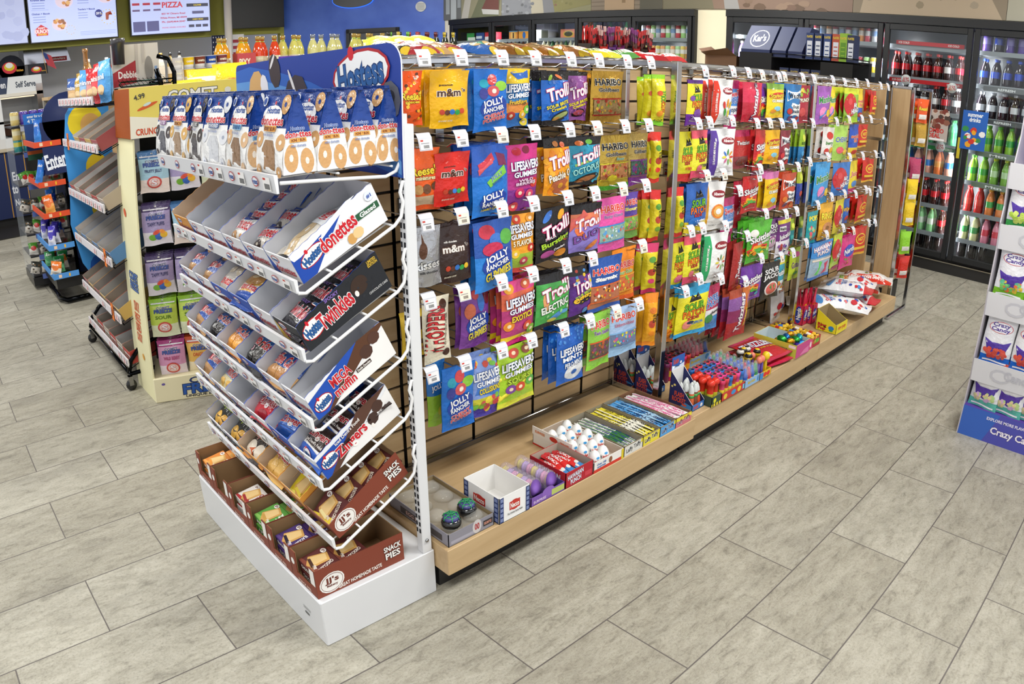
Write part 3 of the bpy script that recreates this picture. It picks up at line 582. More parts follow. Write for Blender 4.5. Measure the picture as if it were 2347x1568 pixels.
# stand-up donut bags on the top shelf
def donut_bag(flav, c, dk, dh='#efe6da', lab='#e8a64c', labc='#7a3b1e', low='#f0efed'):
    w, d, h = .15, .084, .182; mb = MB()
    sq = lambda v: 1-.86*max(0, (v-.12)/.88)**1.5
    tl = lambda v: .012*v*v
    def Fr(u, v, e=0): return (-d/2*sq(v)-e-.004*math.sin(PI*u)*math.sin(PI*min(1, v*1.2))+.0015*math.sin(9*u+11*v), w/2*(1-.05*v)-u*w*(1-.05*v), v*h)
    def Bk(u, v, e=0): return (d/2*sq(v)+e, w/2*(1-.05*v)-u*w*(1-.05*v), v*h)
    def Sd(u, v, e=0): return ((u-.5)*d*sq(v), -w/2*(1-.05*v)-e+.012*v*(1-abs(2*u-1)), v*h)
    def Sl(u, v, e=0): return ((u-.5)*d*sq(v), w/2*(1-.05*v)+e-.012*v*(1-abs(2*u-1)), v*h)
    top = '#1e418f'
    cf = lambda u, v: top if v > (.68-.22*abs(u-.4)) else low
    cs = lambda u, v: top if v > .52 else low
    mb.grid(Fr, 10, 14, cf, FILM); mb.grid(Bk, 6, 8, cs, FILM, flip=True); mb.grid(Sd, 4, 12, cs, FILM); mb.grid(Sl, 4, 8, cs, FILM, flip=True)
    mb.box(-.008, -w/2*.95, h-.004, .007, w/2*.95, h+.003, '#19387e', FILM)
    ops = [('p', [(.3, .04), (.7, .04), (.74, .3), (.66, .42), (.34, .42), (.26, .3)], dk)]+donut(.13, .42, .13, c, dh)+donut(.9, .4, .13, c, dh)+donut(.88, .86, .15, c, top)+donut(.12, .03, .09, c, dh)+donut(.86, .03, .09, c, dh)
    ops += [('e', .48, .72, .36, .13, '#f4f2ef'), WH('donettes', .66, .11, HR, '#f5f2ee', .82, .5), ('t', 'Hostess', .5, .79, .44, .08, '#2a4f9a'), ('e', .5, .88, .03, .025, '#d02030'), ('r', .28, .53, .72, .6, lab), ('t', flav, .5, .565, .4, .05, labc), ('t', 'mini donuts', .5, .49, .4, .04, '#7b88b0'), ('e', .14, .9, .08, .065, '#e5e9f2'), ('e', .14, .9, .06, .048, '#34529c')]
    art(mb, ops, Fr, FILM, w/h, .0008, .00025)
    ops = donut(.26, .2, .22, c, dh)+donut(.74, .15, .2, c, dh)+[('t', 'Hostess', .5, .56, .6, .045, '#3b62b0', '#f2f2f2'), WH('donettes', .49, .08, HR, '#f5f2ee', 1.0, .5), ('r', .2, .39, .8, .44, lab), ('t', flav, .5, .415, .5, .035, labc), ('t', 'mini donuts', .5, .35, .5, .035, '#7b88b0')]
    art(mb, ops, Sd, FILM, d/h, .0006, .0002)
    return mb.mesh('donut_bag')
TAN = '#cf9f68'
DB = {k: donut_bag(*a) for k, a in {
    'honey': ('HONEY BUN', TAN, '#9a7247'), 'old': ('OLD FASHIONED', '#d9b083', '#8d6b4a', '#efe6da', '#7fb9e2', '#28548c'),
    'powder': ('POWDERED', '#dcdde2', '#cfd0d4', '#9fa6b6', '#31508f', '#e9edf4'), 'double': ('DOUBLE CHOC', '#33292a', '#4b4648', '#b9b4b0', '#4a4a4e', '#f0f0f0'),
    'crunch': ('CRUNCH', '#d8a95c', '#a08362'), 'frost': ('FROSTED', '#3d3133', '#5b5a60', '#b9b4b0', '#8d4b93', '#f2e8f3')}.items()}
row = [('frost', 'chocolate frosted', 'purple flavour label'), ('crunch', 'crunch', 'golden crumb donuts'), ('double', 'double chocolate', 'black donuts'), ('powder', 'powdered sugar', 'white sugar donuts'), ('old', 'old fashioned', 'light blue flavour label'), ('honey', 'honey bun', 'orange flavour label')]
YC = [1.05, .90, .745, .58, .42, .245]
q = random.Random(3)
for i, ((k, nm, ex), y) in enumerate(zip(row, YC)):
    tag(obj('donut_bag', DB[k], None, (-.603+q.uniform(-.006, .006), y, 1.317), q.uniform(-.12, .12)), '%s donut bag with %s, front row of the top shelf' % (nm, ex), 'donut bag', 'donut bags on the top shelf')
for j, x in enumerate((-.513, -.428, -.362)):
    tag(obj('donut_bag', DB['honey'], None, (x, .238+q.uniform(-.004, .004), 1.317), q.uniform(-.08, .08)), 'honey bun donut bag at the right edge of top shelf, %s behind front' % ORD[j], 'donut bag', 'donut bags on the top shelf')
for i, k in ((0, 'frost'), (2, 'double'), (3, 'powder'), (4, 'old')):
    tag(obj('donut_bag', DB[k], None, (-.512, YC[i], 1.317), q.uniform(-.1, .1)), 'donut bag standing directly behind the front %s bag' % row[i][1], 'donut bag', 'donut bags on the top shelf')
tag(obj('donut_bag', DB['honey'], None, (-.512, .90, 1.317), .1), 'donut bag standing directly behind the front crunch bag', 'donut bag', 'donut bags on the top shelf')

# card trays on the sloping shelves
TH = math.radians(25)
def tray(w, Ln, hf, hb, outer, inner, teeth=None, side=(), front=(), cut=False, fin='#d9d9de', edge=None, t=.002, qr=None):
    mb = MB(); n = 18
    top = [(Ln-Ln*k/n/1, hb+(hf-hb)*k/n+(.0022 if k % 2 else 0)*(0 if teeth is None else 1)) for k in range(n+1)]
    def wall(y, s):
        a = [(0, y, 0), (Ln, y, 0)]+[(x, y, z) for x, z in top]; y2 = y+s*t
        b = [(0, y2, 0), (Ln, y2, 0)]+[(x, y2, z) for x, z in top]; k = len(a)
        f1, f2 = tuple(range(k)), tuple(range(2*k-1, k-1, -1))
        if s < 0: f1, f2 = f1[::-1], f2[::-1]
        mb.add(a+b, [f1, f2]+[(i, i+k, (i+1) % k+k, (i+1) % k) if s < 0 else (i, (i+1) % k, (i+1) % k+k, i+k) for i in range(k)], [outer, inner]+[edge or teeth or outer]*k, CARD)
    wall(-w/2, 1); wall(w/2, -1)
    mb.box(0, -w/2+t, 0, Ln, w/2-t, .0015, inner, CARD); mb.box(Ln-t, -w/2+t, 0, Ln, w/2-t, hb, inner, CARD)
    if cut:
        c1 = w*.22
        mb.box(0, -w/2+t, 0, t, -w/2+c1, hf, outer, CARD); mb.box(0, w/2-c1, 0, t, w/2-t, hf, outer, CARD); mb.box(0, -w/2+c1, 0, t, w/2-c1, hf*.28, outer, CARD)
        mb.box(t, -w/2+t, 0, t*1.6, -w/2+c1, hf, inner, CARD); mb.box(t, w/2-c1, 0, t*1.6, w/2-t, hf, inner, CARD)
    else: mb.box(0, -w/2+t, 0, t, w/2-t, hf*.86, outer, CARD); mb.box(t, -w/2+t, 0, t*1.5, w/2-t, hf*.86, inner, CARD)
    if front: art(mb, front, flat((0, w/2, 0), (0, -w, 0), (0, 0, hf*(1 if cut else .86)), (-1, 0, 0)), CARD, w/hf, .0004, .00015)
    if side: art(mb, side, flat((0, -w/2, 0), (Ln, 0, 0), (0, 0, hb), (0, -1, 0)), CARD, Ln/hb, .0004, .00015)
    return mb
def hfront(a='#3157ae', t='donettes', tc='#b8323a'): return [('p', [(0, 0), (.3, 0), (.0, .9)], a), ('e', .3, .75, .15, .16, '#c33'), ('e', .3, .75, .13, .13, '#f4f4f4'), ('t', 'Hostess', .3, .75, .22, .14, '#2b5f9e'), ('t', t, .55, .4, .7, .3, tc, '#eee')]
HS = {'don': [('p', [(0, 0), (.16, 0), (.7, 1.0), (.42, .8), (0, .62)], HB), ('p', [(.0, .64), (.42, .82), (.7, .99), (.8, .99), (.3, .55), (.02, .55)], '#e9edf5'), ('p', [(0.01, 0), (.14, 0), (.36, .7), (.01, .5)], HB)]+oval(.2, .42, .15, .19, .25)+[WH('donettes', .5, .36, HR, '#f4f4f4', .42, .5, .12), ('e', .6, .16, .05, .13, '#cf9d5a'), ('e', .68, .2, .06, .13, '#e6c58d'), ('r', .72, .42, .98, .58, '#2a5a3c'), ('t', 'Glazed', .85, .5, .18, .11, '#f4f4f4'), ('e', .92, .78, .05, .12, '#dfe5f2'), ('t', '#1', .92, .78, .05, .09, '#2c4fa0')],
      'twk': [('s', 14, .4, .1, 1, .95, .04, ['#24262b', '#2b2d33']), ('e', .71, .56, .1, .22, '#3a2a22', .5), ('e', .655, .42, .022, .08, '#efe9e4')]+oval(.14, .42, .13, .24, .2)+[WH('Twinkies', .45, .42, '#c3202c', '#f0eef0', .4, .4, .1), ('t', 'SPOOKY', .42, .78, .16, .09, '#8668b8'), ('t', 'LIMITED\nEDITION', .92, .85, .11, .16, '#d8b33c'), ('t', 'CHOCOLATE CAKE', .87, .22, .22, .06, '#bdbdbd')],
      'meg': [('p', [(0, 0), (.15, 0), (.7, 1), (.5, .9), (0, .55)], '#2350b0'), ('p', [(.14, 0), (.2, 0), (1, .9), (1, 1), (.7, 1)], '#5b3a28'), ('p', [(.22, 0), (1, 0), (1, .82)], '#f1efed'), ('e', .74, .6, .075, .18, '#4e342b'), ('e', .87, .78, .07, .16, '#55382d')]+oval(.13, .3, .11, .2, .2)+[('t', 'MEGA', .4, .56, .24, .26, HR, '#f4f4f4', .05), ('t', 'muffin', .4, .28, .26, .24, HR, '#f4f4f4', .05), ('r', .56, .3, .74, .4, '#3a2822'), ('t', 'Double Chocolate', .65, .35, .16, .06, '#f3eee8')],
      'zin': [('p', [(0, 0), (.1, 0), (.5, .75), (0, .62)], '#2350b0'), ('p', [(.06, .0), (.16, 0), (.95, .93), (1, 1), (.6, .95)], '#5a3c30'), ('p', [(.18, 0), (1, 0), (1, .88)], '#efedec'), ('e', .72, .46, .07, .17, '#44302a', .4), ('e', .82, .66, .07, .16, '#4b342c', .4), ('e', .685, .3, .018, .07, '#f3eee9')]+oval(.13, .4, .11, .2, .15)+[WH('Zingers', .38, .38, HR, '#f4f2f0', .4, .42, .12), ('t', "Iced Devil's Food", .42, .7, .34, .1, '#e8e2de', None, .12)],
      'jj': [('e', .17, .4, .14, .34, '#efece8', .2), ('e', .17, .4, .125, .3, '#6f3427', .2), ('e', .17, .4, .12, .28, '#efece8', .2), ('t', "JJ's", .17, .48, .15, .24, '#6f3427'), ('t', 'Bakery', .17, .3, .12, .1, '#6f3427'), ('t', 'GREAT HOMEMADE TASTE', .48, .17, .5, .13, '#efe4dc', None, .05), ('t', 'SNACK', .87, .66, .2, .19, '#f2eeea', '#222', .05), ('t', 'PIES', .87, .4, .17, .22, '#f2eeea', '#222', .05)]}
INN = '#c9cad0'
def hb(hf=.078, hbk=.108, outer='#ececef', side='don', teeth='#2a4fae', inner=INN, **kw): return tray(.143, .27, hf, hbk, outer, inner, teeth, HS.get(side, ()), kw.pop('front', hfront()), **kw)
TR = {'white': hb(side=None), 'glazed': hb(side='don'), 'orange': hb(outer='#d9963f', side=None, teeth='#d9963f', inner='#cdb49a', front=hfront('#d07a28')),
      'blue': hb(outer='#2450ae', side=None, front=hfront('#1c3f92')), 'black': hb(outer='#25272c', side='twk', teeth='#1f3f9c', front=hfront('#d8b33c', 'Twinkies')),
      'mega': hb(side='meg'), 'zing': hb(outer='#e9ebf0', side='zin', front=hfront(t='Zingers')), 'brown': hb(outer='#82402f', inner='#94785a', teeth=None, side='jj', front=(), cut=False, hf=.062, hbk=.09)}
TR = {k: v.mesh('card_tray') for k, v in TR.items()}
def slope_at(x0, y, z0, d, off, lift): return (x0+d*math.cos(TH)-lift*math.sin(TH), y+off, z0+d*math.sin(TH)+lift*math.cos(TH))
SHELF = ['', 'second', 'third', 'fourth', 'fifth', 'sixth']
YT = [.245+.145*k for k in range(6)][::-1]
Q = random.Random(11)
# shelf: (tray look, description, pack design, count, spacing along the slope)
ROWS = [
    [('orange', 'empty orange tray', None, 0), ('white', 'empty white tray next to the orange one', None, 0), ('white', 'empty white tray in the middle', None, 0), ('white', 'white tray with a file of mini donut packets', 'donut_pack', 5), ('white', 'white tray with two chocolate donut packets', 'dark_donut_pack', 2), ('glazed', 'white tray with big red lettering and glazed donuts', 'glazed_donut_pack', 2)],
    [('white', 'white tray with a jumbo donut packet', 'jumbo_donut_pack', 2), ('white', 'white tray with two crinkled packets', 'jumbo_donut_pack', 2), ('blue', 'blue edged tray of clear donut packets', 'clear_donut_pack', 2), ('blue', 'blue tray of banana fritters', 'fritter_pack', 2), ('white', 'mostly empty white tray beside the black one', None, 0), ('black', 'black tray with red lettering and sponge cakes', 'dark_sponge_pack', 3)],
    [('white', 'white tray of jumbo donuts', 'jumbo_donut_pack', 2), ('white', 'white tray of chocolate cupcakes', 'cupcake_pack', 2), ('white', 'white tray of orange cupcakes', 'orange_cupcake_pack', 2), ('blue', 'blue tray of roll cakes', 'roll_cake_pack', 2), ('white', 'white tray of coffee cakes', 'coffee_cake_pack', 2), ('mega', 'empty muffin tray with a wood brown side panel', None, 0)],
    [('white', 'white tray with one donut packet', 'jumbo_donut_pack', 1), ('white', 'white tray with one sponge cake packet', 'blue_sponge_pack', 1), ('white', 'empty white tray in the middle', None, 0), ('white', 'white tray with one red cake packet', 'raspberry_cake_pack', 1), ('blue', 'blue tray of bright blue cake packets', 'blue_cake_pack', 2), ('zing', 'white and brown tray of iced chocolate cakes', 'iced_cake_pack', 3)],
    [('white', 'tray at the left end of halloween cakes', 'halloween_cake_pack', 1), ('white', 'second tray of halloween cakes', 'halloween_cake_pack', 1), ('orange', 'orange tray of pumpkin cupcakes', 'pumpkin_cupcake_pack', 1), ('orange', 'amber tray of cupcakes', 'yellow_cupcake_pack', 2), ('orange', 'tray with a lemon pie box', 'LEMON', 1), ('brown', 'brown tray of boston cream pie boxes', 'BOSTON', 4)]]
def pie_box(name, base, c2, fruit, words, wc):
    mb = MB(); w, h, d = .105, .088, .026
    mb.bbox(-w/2, -h/2, 0, w/2, h/2, d, base, CARD, .001)
    F = flat((-w/2, -h/2, d), (w, 0, 0), (0, h, 0), (0, 0, 1))
    ops = [('p', [(.02, .02), (.98, .02), (.98, .3), (.02, .12)], c2), ('p', [(.12, .3), (.32, .92), (.66, .8), (.62, .1), (.4, .04)], '#d3a25a'), ('p', [(.18, .34), (.34, .84), (.58, .74), (.55, .2)], '#e7c486'), ('p', [(.2, .22), (.6, .1), (.62, .22), (.24, .32)], fruit), ('e', .2, .86, .1, .1, '#f1ede8'), ('t', "JJ's", .2, .86, .13, .1, '#7b3528'), ('t', words, .8, .5, .6, .14, wc, None, -PI/2+.25), ('t', 'PIE', .66, .2, .16, .1, wc, None, -.3)]
    art(mb, ops, F, CARD, w/h, .0005, .0002)
    art(mb, [('t', words, .5, .5, .7, .5, '#f4efe8')], flat((-w/2, -h/2, 0), (w, 0, 0), (0, 0, d), (0, -1, 0)), CARD, w/d)
    return mb.mesh('pie_box')
PIE = {'LEMON': pie_box('l', '#e2c92f', '#f0e264', '#edd84a', 'LEMON', '#b8901f'), 'BOSTON': pie_box('b', '#5d2b2a', '#e7cc3e', '#f0dfa0', 'BOSTON CREAM', '#e8d9c8'),
       'PEACH': pie_box('p', '#d9853a', '#e9a356', '#e2943a', 'PEACH', '#f4e2cc'), 'CHERRY': pie_box('c', '#e6dfd8', '#b13035', '#a02a30', 'CHERRY', '#a8262c'),
       'APPLE': pie_box('a', '#5fa044', '#86bf5a', '#c99b4d', 'APPLE', '#eef3e2'), 'BLACKBERRY': pie_box('k', '#47306d', '#5d4187', '#23182f', 'BLACKBERRY', '#efeaf2'), 'CHOCOLATE': pie_box('ch', '#5d2b2a', '#874436', '#4a2a1e', 'CHOCOLATE', '#f0e6dc')}
for s, rw in enumerate(ROWS):
    z0 = LIPZ[s+1]-.016; x0 = LIPX[s+1]+.024
    for i, (tk, td, pn, cnt) in enumerate(rw):
        y = YT[i]; yaw = Q.uniform(-.015, .015)
        tag(obj('card_tray', TR[tk], None, (x0, y, z0), rot=(0, -TH, yaw)), '%s, %s shelf of the white rack' % (td, SHELF[s+1]), 'tray', 'card trays on the white rack')
        for j in range(cnt):
            if pn in PIE:
                d0 = .05+j*.062; rot = Matrix.Rotation(-TH, 4, 'Y') @ Matrix.Rotation(-PI/2+Q.uniform(-.06, .06), 4, 'Z') @ Matrix.Rotation(.28, 4, 'X')
                o = obj('pie_box', PIE[pn]); o.matrix_world = Matrix.Translation(slope_at(x0, y, z0, d0, 0, .018)) @ rot
                tag(o, ('small yellow lemon pie box on the sixth shelf' if pn == 'LEMON' else 'brown boston cream pie box, %s from the front of its brown tray' % ORD[j]), 'pie box', 'snack pies on the rack')
                continue
            w, h, d = D[pn][:3]
            if pn == 'glazed_donut_pack': d0 = .13; off = (.03 if j else -.028); rz = -PI/2+.05
            else: d0 = .055+j*(.045 if cnt > 3 else .075); off = Q.uniform(-.006, .006); rz = -PI/2+Q.uniform(-.12, .12)
            tilt = .35 if cnt > 3 else .18
            rot = Matrix.Rotation(-TH, 4, 'Y') @ Matrix.Rotation(rz, 4, 'Z') @ Matrix.Rotation(tilt if pn != 'glazed_donut_pack' else 0, 4, 'X')
            o = obj('snack_packet', pk(pn, False)); o.matrix_world = Matrix.Translation(slope_at(x0, y, z0, d0, off, .036+(.012 if tilt > .2 else .008))) @ rot @ Matrix.Scale(1.18 if w < .135 and pn != 'glazed_donut_pack' else 1.06, 4)
            tag(o, '%s, %s from front, %s tray on %s shelf' % (D[pn][6], ORD[j], ['leftmost', 'second', 'third', 'fourth', 'fifth', 'rightmost'][i], SHELF[s+1]), 'snack packet', 'cake packets in the sloping trays')
JT = tray(.146, .30, .098, .098, '#82402f', '#8f7150', None, HS['jj'], [('e', .1, .62, .07, .12, '#efece8'), ('r', .8, .42, .97, .98, '#ece9e4'), ('t', 'SNACK PIES', .5, .1, .5, .1, '#d8b9ac')], cut=True, edge='#6f3a2b', t=.003).mesh('pie_tray')
for i, (pn, cnt, dd) in enumerate([('PEACH', 2, 'peach'), (None, 0, ''), ('CHERRY', 1, 'cherry'), ('APPLE', 2, 'apple'), ('BLACKBERRY', 2, 'blackberry'), ('CHOCOLATE', 2, 'chocolate')]):
    y = .243+(5-i)*.1485
    tag(obj('card_tray', JT, None, (-.683, y, .1655)), ('brown card tray holding %s pie boxes, on the white rack base' % dd if pn else 'empty brown card tray second from the left on the white rack base'), 'tray', 'brown pie trays on the rack base')
    for j in range(cnt):
        for lv in ((0, 1) if j == 0 or pn != 'CHERRY' else (0,)):
            o = obj('pie_box', PIE[pn]); o.matrix_world = Matrix.Translation((-.622+j*.093, y, .1675+lv*.0275+(.012 if lv else .0))) @ Matrix.Rotation(-PI/2+Q.uniform(-.05, .05), 4, 'Z') @ Matrix.Rotation(.12 if lv else 0, 4, 'X')
            tag(o, '%s pie box, %s of the %s stack in its brown tray' % (dd, 'top' if lv else 'bottom', 'front' if j == 0 else 'rear'), 'pie box', 'snack pies on the rack base')
# ---------------- hanging candy bags ----------------
def T2(t, x, y, w, h, c, o=None, r=0, s=0): return ('t', t, x, y, w, h, c, o, r, s)
KEY = {}
def bag(k, desc, bands, ops, m=FILM, d=.03, back=None): KEY[k] = (desc, bands if isinstance(bands, list) else [(1, bands)], ops, m, d, back)
YL, BK = '#efc21a', '#1d1a1c'
def mm(bg, word, c2): return [T2('m&m', .45, .62, .6, .13, '#4a2b1c' if bg != '#33201c' else '#e9e4df', '#f4f1ec' if bg != '#33201c' else '#7a5a4c'), T2("'s", .83, .66, .1, .06, '#4a2b1c', '#f4f1ec'), T2(word, .36, .75, .34, .035, '#3a2018' if bg != '#33201c' else '#e9e4df'), ('e', .25, .28, .07, .05, '#b5391f'), ('e', .38, .27, .07, .05, '#5a2f20'), ('e', .5, .28, .07, .05, '#2d6fc0'), ('e', .63, .27, .07, .05, '#2f9a4a'), ('e', .76, .29, .07, .05, c2), T2('SHARE SIZE', .35, .12, .36, .03, '#f3ead0')]
bag('peanut_yellow', 'yellow peanut candy bag', '#eab312', mm('y', 'peanut', '#c84a2a'))
bag('peanut_red', 'red peanut butter candy bag', '#cf2318', mm('r', 'peanut butter', '#e2b52a'))
bag('choc_brown', 'dark brown milk chocolate candy bag', '#33201c', mm('#33201c', 'milk chocolate', '#e2b52a'))
bag('pieces', 'orange bag printed with round brown and yellow candies', '#e2510f', [('s', 34, .05, .08, .95, .95, .035, ['#5a2c17', '#e7a01c', '#c9541c', '#efc23a']), T2("Reese's", .5, .55, .86, .13, '#f0d22e', '#3a1c12'), T2('pieces', .5, .44, .6, .06, '#f0d22e', '#3a1c12')])
bag('cups_orange', 'bright orange peanut butter cup bag', [(.1, '#e2510f'), (.24, '#c7ab8b'), (1, '#e55a12')], [T2("Reese's", .5, .66, .84, .14, '#f0d22e', '#3a1c12', .06), T2('miniatures', .5, .54, .6, .06, '#f2e6b0', '#3a1c12'), ('e', .25, .36, .15, .08, '#b98b4f'), ('e', .52, .36, .14, .08, '#6b4023'), ('e', .8, .4, .13, .07, '#5b351f')])
def jolly(sub, c, shapes): return shapes+[('e', .53, .4, .42, .17, '#1a3f9c', .2), T2('JOLLY', .5, .47, .62, .13, '#f3f4f6', '#1a2f7c', .2), T2('RANCHER', .5, .37, .6, .07, '#f3f4f6', '#1a2f7c', .2), T2(sub, .52, .24, .66, .13, c, '#f2ecd8' if c != '#e9d52e' else '#24408c', .2)]
GSH = [('e', .25, .78, .13, .07, '#2a9db5'), ('e', .5, .84, .16, .08, '#c63d3f', .5), ('e', .76, .74, .2, .08, '#8dc63f'), ('e', .5, .66, .18, .09, '#c9555a'), ('e', .52, .66, .07, .04, '#efe0d6'), ('e', .22, .62, .12, .09, '#3b3f8f')]
bag('chewy_blue', 'blue bag of chewy poppers', '#1f6fca', jolly('CHEWY\nPOPPERS', '#d0344a', GSH))
bag('hard_blue', 'large blue hard candy bag', [(.55, '#1d74cc'), (1, '#2a59b4')], [('p', [(.1, .75), (.5, .9), (.55, .8), (.15, .65)], '#c93a4a'), ('p', [(.1, .68), (.5, .84), (.5, .76), (.12, .6)], '#d6575e'), ('p', [(.6, .9), (.85, .86), (.9, .7), (.65, .72)], '#7a2a52'), ('p', [(.3, .5), (.8, .72), (.88, .6), (.4, .42)], '#7cc243'), T2('JOLLY', .58, .57, .34, .07, '#2c5fa8', '#dbe9c6', .35), T2('RANCHER', .6, .5, .3, .04, '#2c5fa8', None, .35)]+jolly('HARD CANDY', '#e9d52e', [])[0:0]+[('e', .5, .24, .38, .12, '#1a3f9c', .15), T2('JOLLY', .48, .29, .6, .11, '#f3f4f6', '#1a2f7c', .12), T2('RANCHER', .5, .2, .6, .06, '#f3f4f6', '#1a2f7c', .12), T2('HARD CANDY', .5, .12, .6, .05, '#e9d52e', None, .12)])
bag('gum_blue', 'blue gummies bag with red and green fruit', [(.5, '#2b82d6'), (1, '#2a55a8')], jolly('GUMMIES', '#e9d52e', [('e', .3, .85, .2, .1, '#c33347'), ('e', .5, .72, .18, .1, '#3c6fc0'), ('e', .78, .74, .18, .11, '#5bab48'), ('e', .4, .6, .26, .1, '#c22c50')]))
bag('sour_violet', 'purple sour gummies bag', '#7b3f96', jolly('GUMMIES', '#e9d52e', [('e', .24, .62, .18, .13, '#c9694a'), ('e', .62, .74, .12, .16, '#3b76c9'), ('e', .85, .8, .12, .12, '#7a2432'), ('e', .45, .86, .12, .07, '#b93a3a')]))
def lsv(l2, sub, c, extra=(), y=.7, tc='#f4f6fa', oc='#173a76'): return list(extra)+[T2('LIFESAVERS', .52, y, .88, .13, tc, oc, .06), T2(l2, .52, y-.13, .74, .08, tc, oc, .06)]+([T2(sub, .52, y-.25, .62, .09, c, '#3a2a20', .06)] if sub else [])
RG = lambda x, y, c: [('e', x, y, .14, .075, c), ('e', x, y, .055, .03, '#f0d9b8')]
bag('rings_multi', 'yellow and blue fruit rings gummies bag', [(.25, '#2f6db5'), (.45, '#d8873a'), (.75, '#3c86c8'), (1, '#edc52a')], lsv('GUMMIES', 'FruitRings', '#e7b92c', [('p', [(.3, .95), (.9, .98), (.9, .85), (.5, .82)], '#2c62b4')]+RG(.3, .2, '#b5392a')+RG(.7, .22, '#e2b22c')+RG(.88, .3, '#7cc243')+RG(.8, .08, '#e4cf3a'), .68))
bag('wild_pink', 'magenta wild berries gummies bag', [(.3, '#7e2a86'), (.6, '#b12c80'), (1, '#cf3285')], lsv('GUMMIES', 'WILD\nBERRIES', '#e8c8e0', [('e', .3, .9, .14, .06, '#c0283a'), ('e', .6, .92, .12, .06, '#7a1f3a')]+RG(.8, .42, '#d0362e')+RG(.35, .28, '#c2275c')+RG(.66, .25, '#cf4468')+RG(.25, .07, '#d23a48')))
bag('five_orange', 'orange five flavor gummies bag', [(.12, '#d2453c'), (.35, '#9fb93c'), (1, '#f0a02a')], lsv('GUMMIES', '5 FLAVOR', '#f5ead0', RG(.84, .42, '#cf3a2e')+RG(.3, .34, '#e8bb2a')+RG(.6, .2, '#c33b54')+RG(.4, .92, '#d8472f')+RG(.85, .92, '#d88f2a'), .78))
bag('exotic_magenta', 'hot pink exotic gummies bag', [(.1, '#d8267f'), (.2, '#f0cf2a'), (.62, '#b63a78'), (.85, '#e26a4a'), (1, '#e24a8e')], lsv('GUMMIES', 'EXOTICS', '#f0d22e', RG(.2, .9, '#e6a02a')+RG(.7, .92, '#cf5a3a')+RG(.16, .34, '#e58a2a')+RG(.7, .28, '#c9482f')+RG(.85, .2, '#86b83c')))
bag('collide_blue', 'blue and yellow collisions gummies bag', [(.15, '#4a3f9c'), (.35, '#c8c23a'), (1, '#7f98d4')], lsv('GUMMIES', 'COLLISIONS', '#ecd43a', [('p', [(.1, .4), (.9, .2), (1, .45), (.2, .55)], '#3f72c0'), ('s', 12, .1, .1, .9, .38, .06, ['#c9484a', '#7cb83c', '#e8cf3a', '#c8504e']), ('s', 8, .1, .8, .9, .97, .06, ['#c94a3a', '#6fb23f', '#e8c02a'])]))
bag('sours_lime', 'lime green sour gummies bag', [(.1, '#d6d83a'), (1, '#a8cf2c')], lsv('GUMMIES', 'SOURS', '#b7d53a', [('p', [(0, .1), (1, .4), (1, .5), (0, .22)], '#e9dc3a'), ('p', [(0, .45), (1, .6), (1, .7), (0, .52)], '#e6e04a')]+RG(.3, .3, '#7a3f96')+RG(.55, .3, '#c94a2e')+RG(.85, .35, '#5aa846')+RG(.4, .88, '#c94a3a')+RG(.75, .9, '#8a4a30')))
bag('mint_blue', 'blue mints bag with a white ring mint', '#2160bd', lsv('MINTS', 'PEP O MINT', '#dfe8f6', [('s', 16, .05, .78, .95, .97, .03, ['#3f85d8', '#4f92df']), ('e', .56, .2, .34, .16, '#eceff2'), ('e', .56, .2, .11, .05, '#2a62b8'), ('p', [(.6, .3), (.9, .36), (.95, .2), (.8, .12)], '#e2e6ea')], .62))
def tro(sub, sc, ops=(), y=.62): return list(ops)+[T2('Trolli', .55, y, .84, .23, '#f2edf0', '#b02868', .25, .1), T2(sub, .5, y-.27, .8, .13, sc, BK, .2)]
bag('worm_blue', 'royal blue sour worms bag', [(.06, BK), (.84, '#1c63bd'), (1, BK)], tro('SOUR BRITE\nCrawlers', '#e8d22e', [('s', 40, .05, .08, .95, .86, .035, ['#1a4fa8', '#2b76d0', '#1b5bb5']), ('e', .3, .88, .12, .03, '#9ac23c', .6), ('e', .6, .9, .12, .03, '#e0703a', -.4), ('e', .6, .17, .3, .09, BK, .3), ('e', .6, .18, .26, .05, '#a3b06a', .3), ('e', .45, .12, .12, .03, '#d3963a', .3)]))
bag('worm_purple', 'purple very berry worms bag', [(.9, '#8c4f94'), (1, BK)], tro('SOUR BRITE\nCrawlers', '#e8d22e', [('s', 40, .05, .08, .95, .9, .035, ['#7a3f86', '#a868a8', '#8f4f9a']), ('e', .55, .16, .3, .1, BK), ('e', .55, .17, .25, .06, '#b54a5c')]))
bag('peach_orange', 'orange peach rings bag', [(.85, '#eb9a1e'), (1, BK)], tro('Peachie O', '#e9dfd0', [('s', 24, .05, .06, .95, .84, .06, ['#ef8b1a', '#f2ab2c']), ('e', .55, .17, .34, .14, '#b5603c'), ('e', .55, .17, .09, .05, '#e8a52c'), ('e', .4, .9, .1, .05, '#b5713a'), ('e', .65, .88, .1, .05, '#c25a3a')]))
bag('octo_teal', 'teal octopus gummies bag', [(.06, BK), (.84, '#2a93b4'), (1, BK)], tro('OCTOPUS', '#8fd0cc', [('s', 30, .05, .08, .95, .84, .04, ['#2584a6', '#3aa5c2']), ('e', .3, .88, .13, .05, '#d9733a'), ('e', .6, .9, .11, .05, '#6aa845'), ('e', .55, .14, .36, .1, BK, .2), ('e', .5, .13, .3, .06, '#b5713f', .2), T2('SOUR BRITE', .4, .48, .5, .05, '#b7d53a', None, .2)]))
